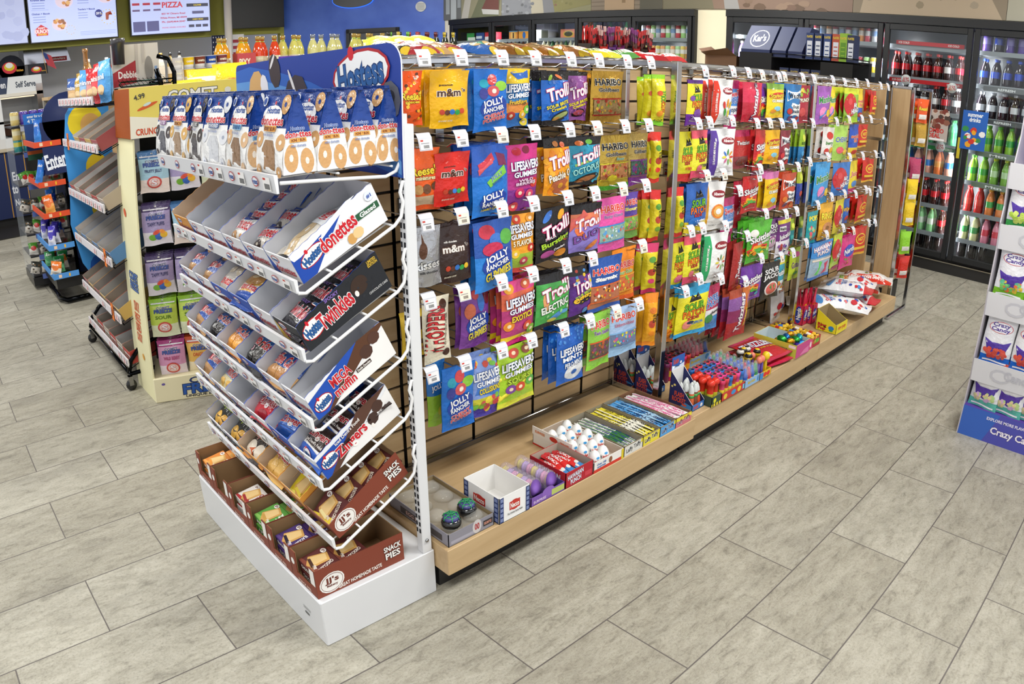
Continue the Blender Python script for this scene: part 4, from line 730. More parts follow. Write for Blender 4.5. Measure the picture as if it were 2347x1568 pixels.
bag('burst_black', 'black bursting worms bag with bright blobs', BK, tro('Bursting', '#a8cf2c', [('e', .3, .85, .18, .06, '#3a72c8', .5), ('e', .7, .85, .14, .06, '#e0a02a', .5), ('e', .2, .62, .1, .06, '#c92c5c'), ('e', .3, .14, .2, .08, '#b84f98'), ('e', .68, .12, .2, .08, '#e8942c'), ('e', .8, .4, .1, .05, '#c9482f'), T2('SOUR', .34, .46, .3, .05, '#f2edf0', None, .15), T2('Crawlers', .6, .24, .34, .05, '#f2edf0', None, .15)], .64))
bag('duo_lilac', 'lilac and orange duo worms bag', [(.08, BK), (.6, '#8b7bc9'), (.85, '#dd7a55'), (1, BK)], tro('DUO', '#7c4a9c', [('e', .3, .45, .24, .07, '#e0703a', -.6), ('e', .72, .2, .2, .06, '#e3833a', .5), ('p', [(0, .5), (.5, .8), (.4, .9), (0, .75)], '#e0655a')], .68))
bag('electric_green', 'black and green electric worms bag', [(.08, BK), (.84, '#4aa84e'), (1, BK)], tro('ELECTRIC', '#e9efe6', [('e', .22, .5, .08, .16, '#e2a06a', .2), ('e', .55, .2, .26, .06, '#4f8fd0', .4), ('e', .45, .14, .14, .04, '#d8cf4a'), ('e', .8, .26, .12, .04, '#5aa0d8'), ('s', 10, .1, .1, .9, .8, .03, ['#c9e8c0', '#8fd088'])], .68))
bag('eggs_violet', 'violet sour eggs bag', [(.08, BK), (.82, '#5b2b86'), (1, BK)], tro('eggs', '#e9b92a', [('s', 10, .2, .7, .9, .92, .04, ['#4f8fd0', '#c94a3a', '#e8c02a']), ('e', .6, .16, .12, .06, '#5a9bd8'), ('e', .8, .2, .12, .06, '#d2573a'), T2('SOUR BRITE', .5, .48, .7, .06, '#b7d53a', None, .3)], .66))
def hari(sub, sc, win, y=.8, hc='#2b2a2c', ho='#f4efe4', ex=()): return list(ex)+[T2('HARIBO', .5, y, .82, .12, hc, ho), T2(sub, .5, y-.14, .66, .07, sc, '#f4efe4')]+win
WIN = lambda c1, c2, cs: [('r', .06, .2, .94, .48, c1), ('s', 26, .1, .22, .9, .46, .035, cs), ('r', .04, .48, .96, .505, c2), ('r', .04, .18, .96, .205, c2)]
GM = ['#b5502f', '#c9a23a', '#7c9a3a', '#d0803a', '#a83a2e']
bag('bear_gold', 'gold foil gummy bear bag with red bands', '#c49a3e', hari('Goldbears', '#3a3530', WIN('#9c7f52', '#b3302a', GM)), FOIL)
bag('bear_sour', 'gold and green sour gummy bear bag', [(.12, '#57b33c'), (.2, '#d8c33a'), (1, '#c4a347')], hari('Goldbears', '#3a3530', WIN('#c98a5a', '#dccb3c', GM)+[('e', .38, .22, .15, .06, '#f0e23a'), T2('Sour', .62, .57, .26, .05, '#57b39a', '#f2f2ea')]), FOIL)
bag('bear_berry', 'gold and violet berry gummy bear bag', [(.18, '#9248a8'), (1, '#b59a55')], hari('Goldbears', '#3a3530', WIN('#4f6a5c', '#8a4a9c', ['#6f3a7c', '#3f7a6c', '#9c3a54'])), FOIL)
PH = dict(hc='#d8392c', ho='#f6f0ec')
bag('bunny_pink', 'bright pink marshmallow bunny bag', '#e557a8', hari('Bunny Clouds', '#7a3f9c', WIN('#8fb0a8', '#3f8fd0', ['#5a9bd8', '#cfe0e8', '#d86a5a', '#79b08c']), **PH))
bag('zing_purple', 'purple and green sour sticks bag', [(.5, '#6a9a44'), (1, '#5a3f9c')], hari('Sour', '#e8e03a', WIN('#7fa05a', '#d0703a', ['#9ac23c', '#c95a6a', '#5f9a3c']), **PH))
bag('star_navy', 'navy blue and orange mixed gummies bag', [(.06, '#2453a8'), (.4, '#a86a4a'), (1, '#23509f')], hari('Starmix', '#f4f4f4', WIN('#b06a4a', '#e0662c', ['#c93a2e', '#e8a02a', '#f0e8dc', '#5a2f20']), .76, **PH))
bag('snap_orange', 'vivid orange sour kicks bag', [(.12, '#e05a1c'), (1, '#ef8a1c')], hari('Sour Kicks', '#7ab83c', WIN('#c9703c', '#e8a83a', ['#7cb83c', '#e85a3a', '#e8c23a']), .7, **PH))
bag('snake_green', 'light green gummy snakes bag', [(.1, '#8ccf3c'), (1, '#8fc94a')], hari('Twin Snakes', '#6a3a9c', WIN('#5f4a44', '#d85a2c', ['#7a3f6a', '#8f5a3c', '#5f7a3c', '#c95a2c']), **PH))
bag('unicorn_sky', 'pale blue unicorn gummies bag', [(.16, '#9cc4e8'), (1, '#a9c4ea')], hari('Unicorn-i-licious', '#b04a8c', WIN('#6a7a9c', '#7fb0dc', ['#c95a8c', '#5f9ad0', '#8fc94a', '#e8c23a']), **PH))
SP = lambda c2, words='', x=.5: [T2('SOUR', x, .62, .64, .15, '#6fb32c', '#1d2417', .04), T2('PATCH', x, .48, .68, .13, '#e8701c', '#23201c', .04), T2('KIDS', x, .38, .36, .06, '#c9342c', '#23201c', .04), ('p', [(.3, .72), (.4, .86), (.5, .78), (.6, .88), (.7, .74)], '#23221c')]+([T2(words, x+.1, .27, .5, .06, c2)] if words else [])
bag('patch_side', 'narrow yellow and lime sour kids bag', [(.08, '#7fc92c'), (.9, '#e8dc2c'), (1, '#8fc92c')], [T2('SOUR PATCH', .62, .5, .3, .6, '#3f6a24', '#22261a', 0) if 0 else ('t', 'SOUR', .62, .58, .7, .13, '#6fb32c', '#1d2417', PI/2), ('t', 'PATCH', .64, .38, .7, .12, '#e8701c', '#23201c', PI/2), ('e', .35, .64, .2, .05, '#d8582c'), ('e', .4, .24, .22, .06, '#e8942c'), T2('8 OZ', .5, .1, .7, .04, '#5a7a3a')], d=.05)
for k, c, ds in (('_red', '#d8382c', 'narrow yellow bag with red ends'), ('_yr', '#cf2c2a', 'narrow yellow and red watermelon sour bag'), ('_blue', '#cf3a6a', 'narrow yellow bag with pink and blue foot'), ('_or', '#ea8a1c', 'narrow orange and yellow peach sour bag')):
    bag('patch_side'+k, ds, [(.12, c), (.84, '#e2cf28' if k != '_or' else '#eea61e'), (1, c)], [('e', .5, .7, .25, .06, '#5a9a3a' if k != '_or' else '#e07a2c'), ('e', .5, .45, .25, .07, '#b8402c'), ('e', .5, .27, .22, .05, '#6f9a34' if k == '_yr' else c), ('t', 'SOUR', .7, .56, .6, .1, '#2a3018', None, PI/2)], d=.05)
bag('patch_melon', 'yellow and dark red watermelon sour bag', [(.14, '#c9302c'), (1, '#d8cf2a')], SP('#c9302c', 'WATERMELON'))
bag('patch_grape', 'yellow and purple grape sour bag', [(.25, '#6a2f96'), (.9, '#e4d82c'), (1, '#5a2a86')], SP('#fff', '', .55)+[('e', .2, .6, .12, .06, '#7a4a9c'), ('e', .55, .28, .22, .09, '#7a4a9c'), T2('2', .3, .18, .2, .08, '#a88ac8')])
bag('patch_extreme', 'pink and yellow extreme sour bag', [(.14, '#d84a6a'), (.85, '#e4dc34'), (1, '#e0566a')], SP('#333', 'EXTREME')+[('e', .35, .22, .14, .07, '#d86a7a'), ('e', .75, .76, .1, .04, '#c94a5a')])
bag('patch_blue', 'blue and yellow raspberry sour bag', [(.22, '#e0c92c'), (1, '#2f5fae')], SP('#fff', 'Blue Raspberry')+[('e', .35, .25, .25, .09, '#2a6fc0')])
bag('patch_pink', 'yellow sour bag with blue foot', [(.08, '#2a8fc8'), (.9, '#e4d82c'), (1, '#c9304a')], SP('#c44', 'Fruits')+[('e', .5, .2, .3, .08, '#d86a8a')])
bag('patch_peach', 'orange and yellow peach sour bag', [(.35, '#eb8f1e'), (1, '#e6cf2a')], SP('#e85a1c', 'Peach')+[('e', .35, .2, .2, .06, '#ef8a1c'), ('e', .7, .16, .2, .06, '#f0a02c')])
bag('patch_tropic', 'yellow tropical sour bag with sky blue ends', [(.08, '#3aa5d8'), (.86, '#e8dc2c'), (1, '#3aa0d0')], SP('#2a6fc0', 'TROPICAL')+[('e', .3, .26, .14, .09, '#e58a7a'), ('e', .4, .3, .12, .03, '#23304c')])
def alb(c, words, blobs): return [('r', 0, .04, .22, .96, c), ('t', words, .11, .5, .62, .045, '#f2eeea', None, PI/2), ('e', .62, .76, .3, .075, '#8a2430'), T2('Albanese', .62, .76, .44, .06, '#f2e9e6')]+blobs+[T2('WORLD BEST', .6, .1, .6, .02, '#888')]
BL5 = [('e', .45, .45, .06, .09, '#c93a2e', .3), ('e', .6, .5, .05, .1, '#e8942c'), ('e', .75, .46, .06, .09, '#d0b42c', -.4), ('e', .5, .3, .06, .09, '#3f8f3c'), ('e', .66, .28, .05, .09, '#e0cf3a'), ('e', .8, .3, .05, .08, '#3a72c8')]
bag('bears_red', 'white gummy bears bag with a red side', '#e9e8e6', alb('#d33a26', '12 FLAVOR GUMMI BEARS', BL5), d=.045)
bag('bears_purple', 'white gummy worms bag with a violet side', '#eae9ea', alb('#5c3f9c', '12 FLAVOR MINI WORMS', [('e', .62+.17*math.cos(a), .42+.1*math.sin(a), .03, .07, c, a-PI/2) for a, c in zip([k*PI/4 for k in range(8)], ['#c93a2e', '#e8942c', '#3f8f3c', '#3a72c8', '#e0cf3a', '#c95a8c', '#6aa845', '#e8b42c'])]), d=.045)
bag('rings_white', 'white peach rings bag with a gold side', '#efedea', alb('#e2a22a', 'GUMMI PEACH RINGS', [('e', .62, .4, .3, .15, '#e2822c'), ('e', .62, .4, .22, .11, '#eeb35a'), ('e', .62, .4, .13, .06, '#f2eeea')]), d=.045)
bag('worms_green', 'white worms bag with mint green side', '#eeefee', alb('#2fa866', 'SOUR GUMMI WORMS', [('e', .62+.16*math.cos(a), .42+.1*math.sin(a), .025, .06, c, a-PI/2) for a, c in zip([k*PI/4 for k in range(8)], ['#c93a2e', '#e8b42c', '#3f8f3c', '#8a6a3c', '#e0cf3a', '#c95a4c', '#6aa845', '#7a9a3c'])]), d=.045)
bag('ropes_blue', 'sky blue and magenta candy ropes bag', [(.35, '#bb2c6c'), (.52, '#e6e4ea'), (.86, '#4a86cc'), (1, '#b32a68')], [T2('SweeT', .5, .74, .8, .12, '#c62c3a', '#f0f0f4', .08), T2('TARTS', .52, .62, .8, .12, '#2a5fb0', '#f0f0f4', .08), T2('Ropes', .5, .42, .78, .12, '#23365c', '#eef0f4', .08), ('e', .4, .2, .2, .06, '#8a2450'), ('e', .75, .24, .14, .05, '#8a2450')])
bag('chew_blue', 'crimson and blue chewy tarts bag', [(.3, '#3a8fd0'), (.5, '#e9e6ea'), (1, '#b52c58')], [T2('SWEE', .45, .74, .7, .11, '#2f6fc0', '#f0f0f4', .1), T2('TARTS', .5, .62, .8, .12, '#2f6fc0', '#f0f0f4', .1), ('e', .35, .3, .2, .1, '#3c8a4a'), T2('chewy', .65, .42, .5, .08, '#222', None, .1)])
TW = lambda c='#f1ecec': [('t', 'Twizzlers', .55, .5, 1.05, .17, c, '#4a2a5c', PI/2-.15)]
bag('twist_red', 'red strawberry twists bag', [(.5, '#b42336'), (1, '#cf3350')], TW()+[('t', 'GUMMIES', .8, .4, .5, .04, '#e8d23a', None, PI/2-.15)])
bag('cherry_red', 'dark red cherry bites bag', [(.3, '#8f3f46'), (.85, '#b7302f'), (1, '#b5305a')], [T2('Twizzlers', .5, .68, .7, .1, '#e9e2e2', '#6a2440'), ('e', .55, .2, .34, .12, '#7a4a48'), ('s', 14, .3, .12, .8, .28, .03, ['#8a3a30', '#a8483c'])])
bag('bites_red', 'brick red licorice bites bag', '#a5302e', TW())
bag('gums_orange', 'purple and orange licorice gummies bag', [(.3, '#a8262c'), (.55, '#8a2f5c'), (.85, '#8a5a9c'), (1, '#b5503a')], [('p', [(.6, 1), (1, 1), (1, .3), (.62, .5)], '#d2702c')]+TW()+[('t', 'GUMMIES', .82, .38, .5, .06, '#e8d23a', None, PI/2-.15)])
SK = [('p', [(0, .3), (.2, .5), (.5, .52), (.8, .42), (.78, .36), (.5, .44), (.22, .42), (.05, .24)], '#d8392c'), ('p', [(0, .24), (.22, .42), (.5, .44), (.78, .36), (.76, .3), (.5, .37), (.24, .35), (.06, .18)], '#e8a82c'), ('p', [(.06, .18), (.24, .35), (.5, .37), (.76, .3), (.74, .25), (.5, .31), (.26, .29), (.1, .14)], '#4fa845')]
SKT = [T2('Skittles', .52, .62, .88, .15, '#f4f2f0', '#4a2a5c', .15), T2('GUMMIES', .6, .5, .5, .06, '#f4f2f0', '#4a2a5c', .15), T2('SHARE SIZE', .5, .1, .6, .04, '#e9e2da')]
bag('rainbow_violet', 'violet rainbow candy bag', '#6f37a0', SK+SKT+[('e', .3, .2, .09, .05, '#5aa845'), ('e', .7, .2, .09, .05, '#3aa5c2')])
bag('rainbow_red', 'red rainbow candy bag', '#c22a2e', SK+SKT)
bag('rainbow_green', 'green sour rainbow gummies bag', '#55b034', SK+SKT+[('e', .2, .74, .16, .09, '#e9e6e0'), ('e', .25, .24, .08, .05, '#e88a2c'), ('e', .55, .24, .08, .05, '#e2cf3a'), ('e', .8, .3, .08, .05, '#9ad06a')])
GY = lambda c: [('e', .5, .66, .44, .09, c, .06), T2('Starburst', .5, .66, .78, .12, '#e9d23a', '#8a2a2c', .06), T2('GUMMIES', .52, .5, .66, .08, '#f4f0ea', '#8a8a3a'), ('e', .5, .28, .2, .07, '#7fc0dc'), ('e', .3, .2, .14, .06, '#e8942c'), ('e', .75, .22, .12, .05, '#e8c83a')]
bag('gummy_yellow', 'lemon yellow fruit gummies bag', [(.1, '#e8b820'), (.8, '#e9cf2a'), (1, '#8fc04a')], GY('#c93a2e'))
bag('gummy_orange', 'golden fruit gummies bag with a red label', '#eeb41c', GY('#b52c2a'))
bag('gummy_pink', 'golden fruit gummies bag with pink top', [(.06, '#d86aa8'), (.8, '#ecc01e'), (1, '#d977b5')], GY('#d8602c'))
WL = lambda c: [('p', [(.06, .55), (.94, .6), (.94, .86), (.06, .84)], '#eef0f2'), T2("Welch's", .5, .71, .8, .13, '#1f2a3c'), ('p', [(.2, .14), (.95, .16), (.9, .5), (.3, .52)], '#f0f0ee'), T2('Fruit\nSnacks', .58, .36, .56, .2, '#22304c'), ('e', .2, .3, .13, .08, c), ('e', .3, .12, .14, .07, '#6a3a6a'), ('e', .75, .1, .16, .07, c)]
bag('snacks_blue', 'blue fruit snacks bag', '#2c78b8', WL('#b5302e'))
bag('snacks_red', 'dark cherry fruit snacks bag', '#8a2a3c', WL('#c9343a'))
bag('snacks_orange', 'red orange fruit snacks bag', '#c94a2c', WL('#d8782c'))
bag('punch_red', 'crimson fruit punch bag', '#a82438', [T2('PUNCH', .55, .62, .6, .1, '#f0ecd8', '#3a6a2a', .1), ('s', 12, .15, .7, .85, .92, .06, ['#9ab83c', '#d8c23a']), ('e', .4, .3, .2, .12, '#c94a4a')])
bag('slim_lime', 'slim lime and blue candy pouch', [(.5, '#2a78b0'), (1, '#8fb42c')], [('e', .5, .75, .3, .1, '#d0d84a'), ('e', .5, .3, .26, .08, '#4a9ad0'), T2('SOUR', .5, .6, .7, .08, '#2a4a1c')])
bag('slim_blue', 'slim navy and yellow candy pouch', [(.55, '#2a3f96'), (1, '#a8b42c')], [('e', .5, .3, .28, .08, '#b8402c'), ('e', .5, .75, .3, .1, '#d0d84a')])
bag('slim_teal', 'slim teal candy pouch', [(.6, '#1f7a80'), (1, '#8aa42c')], [('e', .5, .3, .28, .1, '#3aa5a0'), ('e', .5, .75, .3, .1, '#d0d84a')])
SJ = lambda c, m_: [T2('SOUR\nJACKS', .5, .7, .84, .3, '#f1eff0', '#222', .04), ('e', .5, .3, .36, .2, c), ('e', .5, .3, .3, .16, m_), ('p', [(.35, .35), (.45, .45), (.5, .25)], '#3c8a3c'), ('p', [(.55, .38), (.68, .42), (.64, .22)], '#3c8a3c')]
bag('jacks_purple', 'purple and white sour wedges bag', [(.5, '#e4dfe6'), (1, '#6a3a78')], SJ('#8a3f7c', '#d4b0c8'))
bag('jacks_melon', 'black watermelon sour wedges bag', '#232022', SJ('#e5e0dc', '#d8625a'))
bag('juice_violet', 'purple and white juicy snacks bag', [(.38, '#e6e0ea'), (.86, '#6f2f7c'), (1, '#6a2a78')], [('r', .04, .84, .96, .93, '#e2d23a'), T2('Juicefuls', .52, .52, .84, .16, '#f2eef2', '#4a1f5c', .1), ('r', .1, .66, .5, .78, '#f0f0f0'), T2("Welch's", .3, .72, .36, .08, '#222'), ('s', 12, .1, .12, .9, .34, .06, ['#3a4fa0', '#b5302e', '#8a4a9c'])])
bag('fruit_teal', 'aqua and white juicy fruit bag', [(.35, '#d8e6e6'), (1, '#2f9ab0')], [T2('Fruitful', .5, .56, .84, .16, '#f2f4f4', '#1f5a6a', .1), ('r', .04, .8, .96, .88, '#e2d23a'), ('s', 8, .1, .1, .9, .3, .06, ['#e8942c', '#c93a2e'])])
bag('mini_lime', 'small lime and pink sour bag', '#b4c82c', [T2('Gushers', .5, .5, .8, .2, '#5a2a6c', '#d8e25a', .1), ('e', .4, .8, .2, .08, '#d84a8a'), ('e', .6, .2, .3, .08, '#4aa845')])
MB2 = lambda c: [T2('Mamba', .5, .66, .84, .17, '#2f8a3c', '#f0f0ea', .12), ('e', .4, .32, .24, .14, '#e88ac0'), ('p', [(.2, .2), (.6, .4), (.7, .3), (.3, .12)], '#4a86cc'), ('e', .75, .3, .14, .1, '#e8c23a')]
bag('mix_violet', 'lilac chewy fruit candy bag', '#a05cb4', MB2(0)); bag('mix_yellow', 'yellow chewy fruit candy bag', '#e5cf35', MB2(0)); bag('mix_sky', 'sky blue chewy fruit candy bag', '#3f9bd8', MB2(0))
AH = lambda: [('e', .36, .52, .36, .34, '#c3262c'), ('e', .3, .62, .12, .1, '#d8474a'), T2('Air\nHEADS', .66, .45, .56, .3, '#f2f2ee', '#1f3f8c', .2)]
bag('heads_red', 'red and lime taffy bites bag', [(.14, '#a8cf2c'), (.84, '#8fb93c'), (1, '#cfd83a')], AH()); bag('heads_blue', 'blue taffy bites bag', '#3476c4', AH()); bag('heads_yellow', 'yellow and red taffy bites bag', '#dccb32', AH())
bag('fish_yellow', 'yellow and blue fish gummies bag', [(.4, '#2a55b0'), (1, '#e8c82c')], [T2('swedish\nfish', .5, .56, .8, .22, '#d33a2c', '#f0e6c0'), ('e', .5, .2, .3, .07, '#c9342c')])
bag('fish_blue', 'royal blue fish gummies bag', [(.3, '#e0c22c'), (1, '#2450b4')], [T2('swedish\nfish', .5, .6, .8, .22, '#d33a2c', '#f0e6c0'), ('e', .5, .2, .3, .07, '#c9342c')])
bag('hot_red', 'small red and yellow hot candy bag', [(.12, '#e0a82c'), (1, '#c92a20')], [('e', .5, .6, .34, .2, '#e8c23a'), ('e', .5, .6, .28, .16, '#c92a20'), T2('HOT', .5, .6, .4, .14, '#f0d23a'), ('r', .1, .22, .9, .32, '#e8c23a')])
bag('berry_white', 'white and red berry gummies bag', '#e9e4e0', [('e', .5, .75, .3, .12, '#c9342c'), T2('berry', .5, .5, .6, .14, '#4a8a3c'), ('e', .3, .25, .18, .1, '#c9342c'), ('e', .7, .28, .18, .1, '#e2b22c')])
bag('smooth_green', 'pale green melon chews bag', '#a9cf5c', [T2('CHEWY', .5, .6, .8, .14, '#3a4fa0', '#eef2da'), ('e', .4, .3, .24, .1, '#e2606a'), ('e', .75, .24, .16, .08, '#e8c23a')])
bag('punch_yellow', 'yellow and magenta juicy bag', [(.2, '#c92c78'), (1, '#e8cf2c')], [T2('Juicy', .5, .6, .8, .18, '#c9342c', '#f4f0d0'), ('e', .5, .3, .3, .1, '#4a86cc')])
bag('pop_teal', 'teal lollipop bag', '#2fa0a8', [T2('POPS', .5, .8, .8, .14, '#f0e23a', '#1f4a5c'), ('s', 12, .15, .12, .85, .6, .08, ['#e8943a', '#e25a6a', '#8fd0a0'])])
bag('pop_blue', 'small blue lollipop bag', '#2860b8', [T2('rips', .5, .6, .8, .2, '#f0e23a', '#c9342c'), ('e', .5, .25, .3, .1, '#c9342c')])
bag('rings_yellow', 'amber gummy rings bag', '#e2a82a', [T2('RINGS', .5, .66, .84, .18, '#f0e23a', '#8a3a1c'), ('e', .5, .32, .34, .16, '#c98a5a'), ('e', .5, .32, .14, .06, '#8a5a2c')])
bag('punch_blue', 'large blue fruit punch candy bag', [(.06, '#1f6ab8'), (.55, '#9cb4c8'), (1, '#3a86cc')], [T2('HAWAIIAN\nPUNCH', .5, .78, .84, .24, '#e9eef4', '#c9342c', .08), ('p', [(.25, .12), (.45, .08), (.5, .45), (.35, .5)], '#5fd05a'), ('p', [(.6, .1), (.82, .14), (.8, .45), (.62, .4)], '#c9305a'), ('r', .05, .5, .95, .55, '#e8d8c8')])
bag('pebble_pink', 'hot pink crunchy gummies bag', '#cf2f7c', [('e', .5, .56, .38, .2, '#3a4fc0'), T2('Nerds', .5, .58, .66, .18, '#f2f2f4', '#22307c', .15), ('s', 14, .2, .1, .8, .34, .04, ['#c9342c', '#e8c23a', '#5aa845'])])
bag('lime_bag', 'lime green and blue gummies bag', [(.5, '#9cc93a'), (1, '#2a76c4')], [('e', .6, .25, .2, .08, '#d8d23a'), T2('JOLLY', .5, .62, .7, .1, '#f2f2f4', '#22307c', .15)])
bag('kiss_silver', 'silver foil chocolate drops bag', '#b8b9bd', [('e', .36, .62, .13, .14, '#6a4a3a'), ('p', [(.3, .7), (.36, .9), (.43, .7)], '#6a4a3a'), T2('kisses', .52, .38, .8, .13, '#f4f4f4', '#55565c', .05), T2('milk chocolate', .55, .25, .6, .04, '#4a4a50')], FOIL)
bag('malt_cream', 'cream malted milk balls bag with red lettering', [(.96, '#e6ddc6'), (1, '#d8ceb6')], [('t', 'WHOPPERS', .4, .5, 1.5, .3, '#c2262c', '#3a2018', PI/2-.1), ('e', .75, .88, .14, .07, '#4a2c20'), ('e', .8, .12, .14, .07, '#4a2c20'), ('t', 'the original malted milk balls', .78, .5, 1.0, .04, '#5a3a2c', None, PI/2-.1)])
bag('bar_yellow', 'yellow chocolate bar bag', '#dbb52a', [('r', .2, .6, .9, .85, '#4a2c20'), ('r', .2, .3, .9, .4, '#6a4a2c'), T2('Good Bar', .5, .2, .7, .08, '#c9342c', '#f0e8c0')])
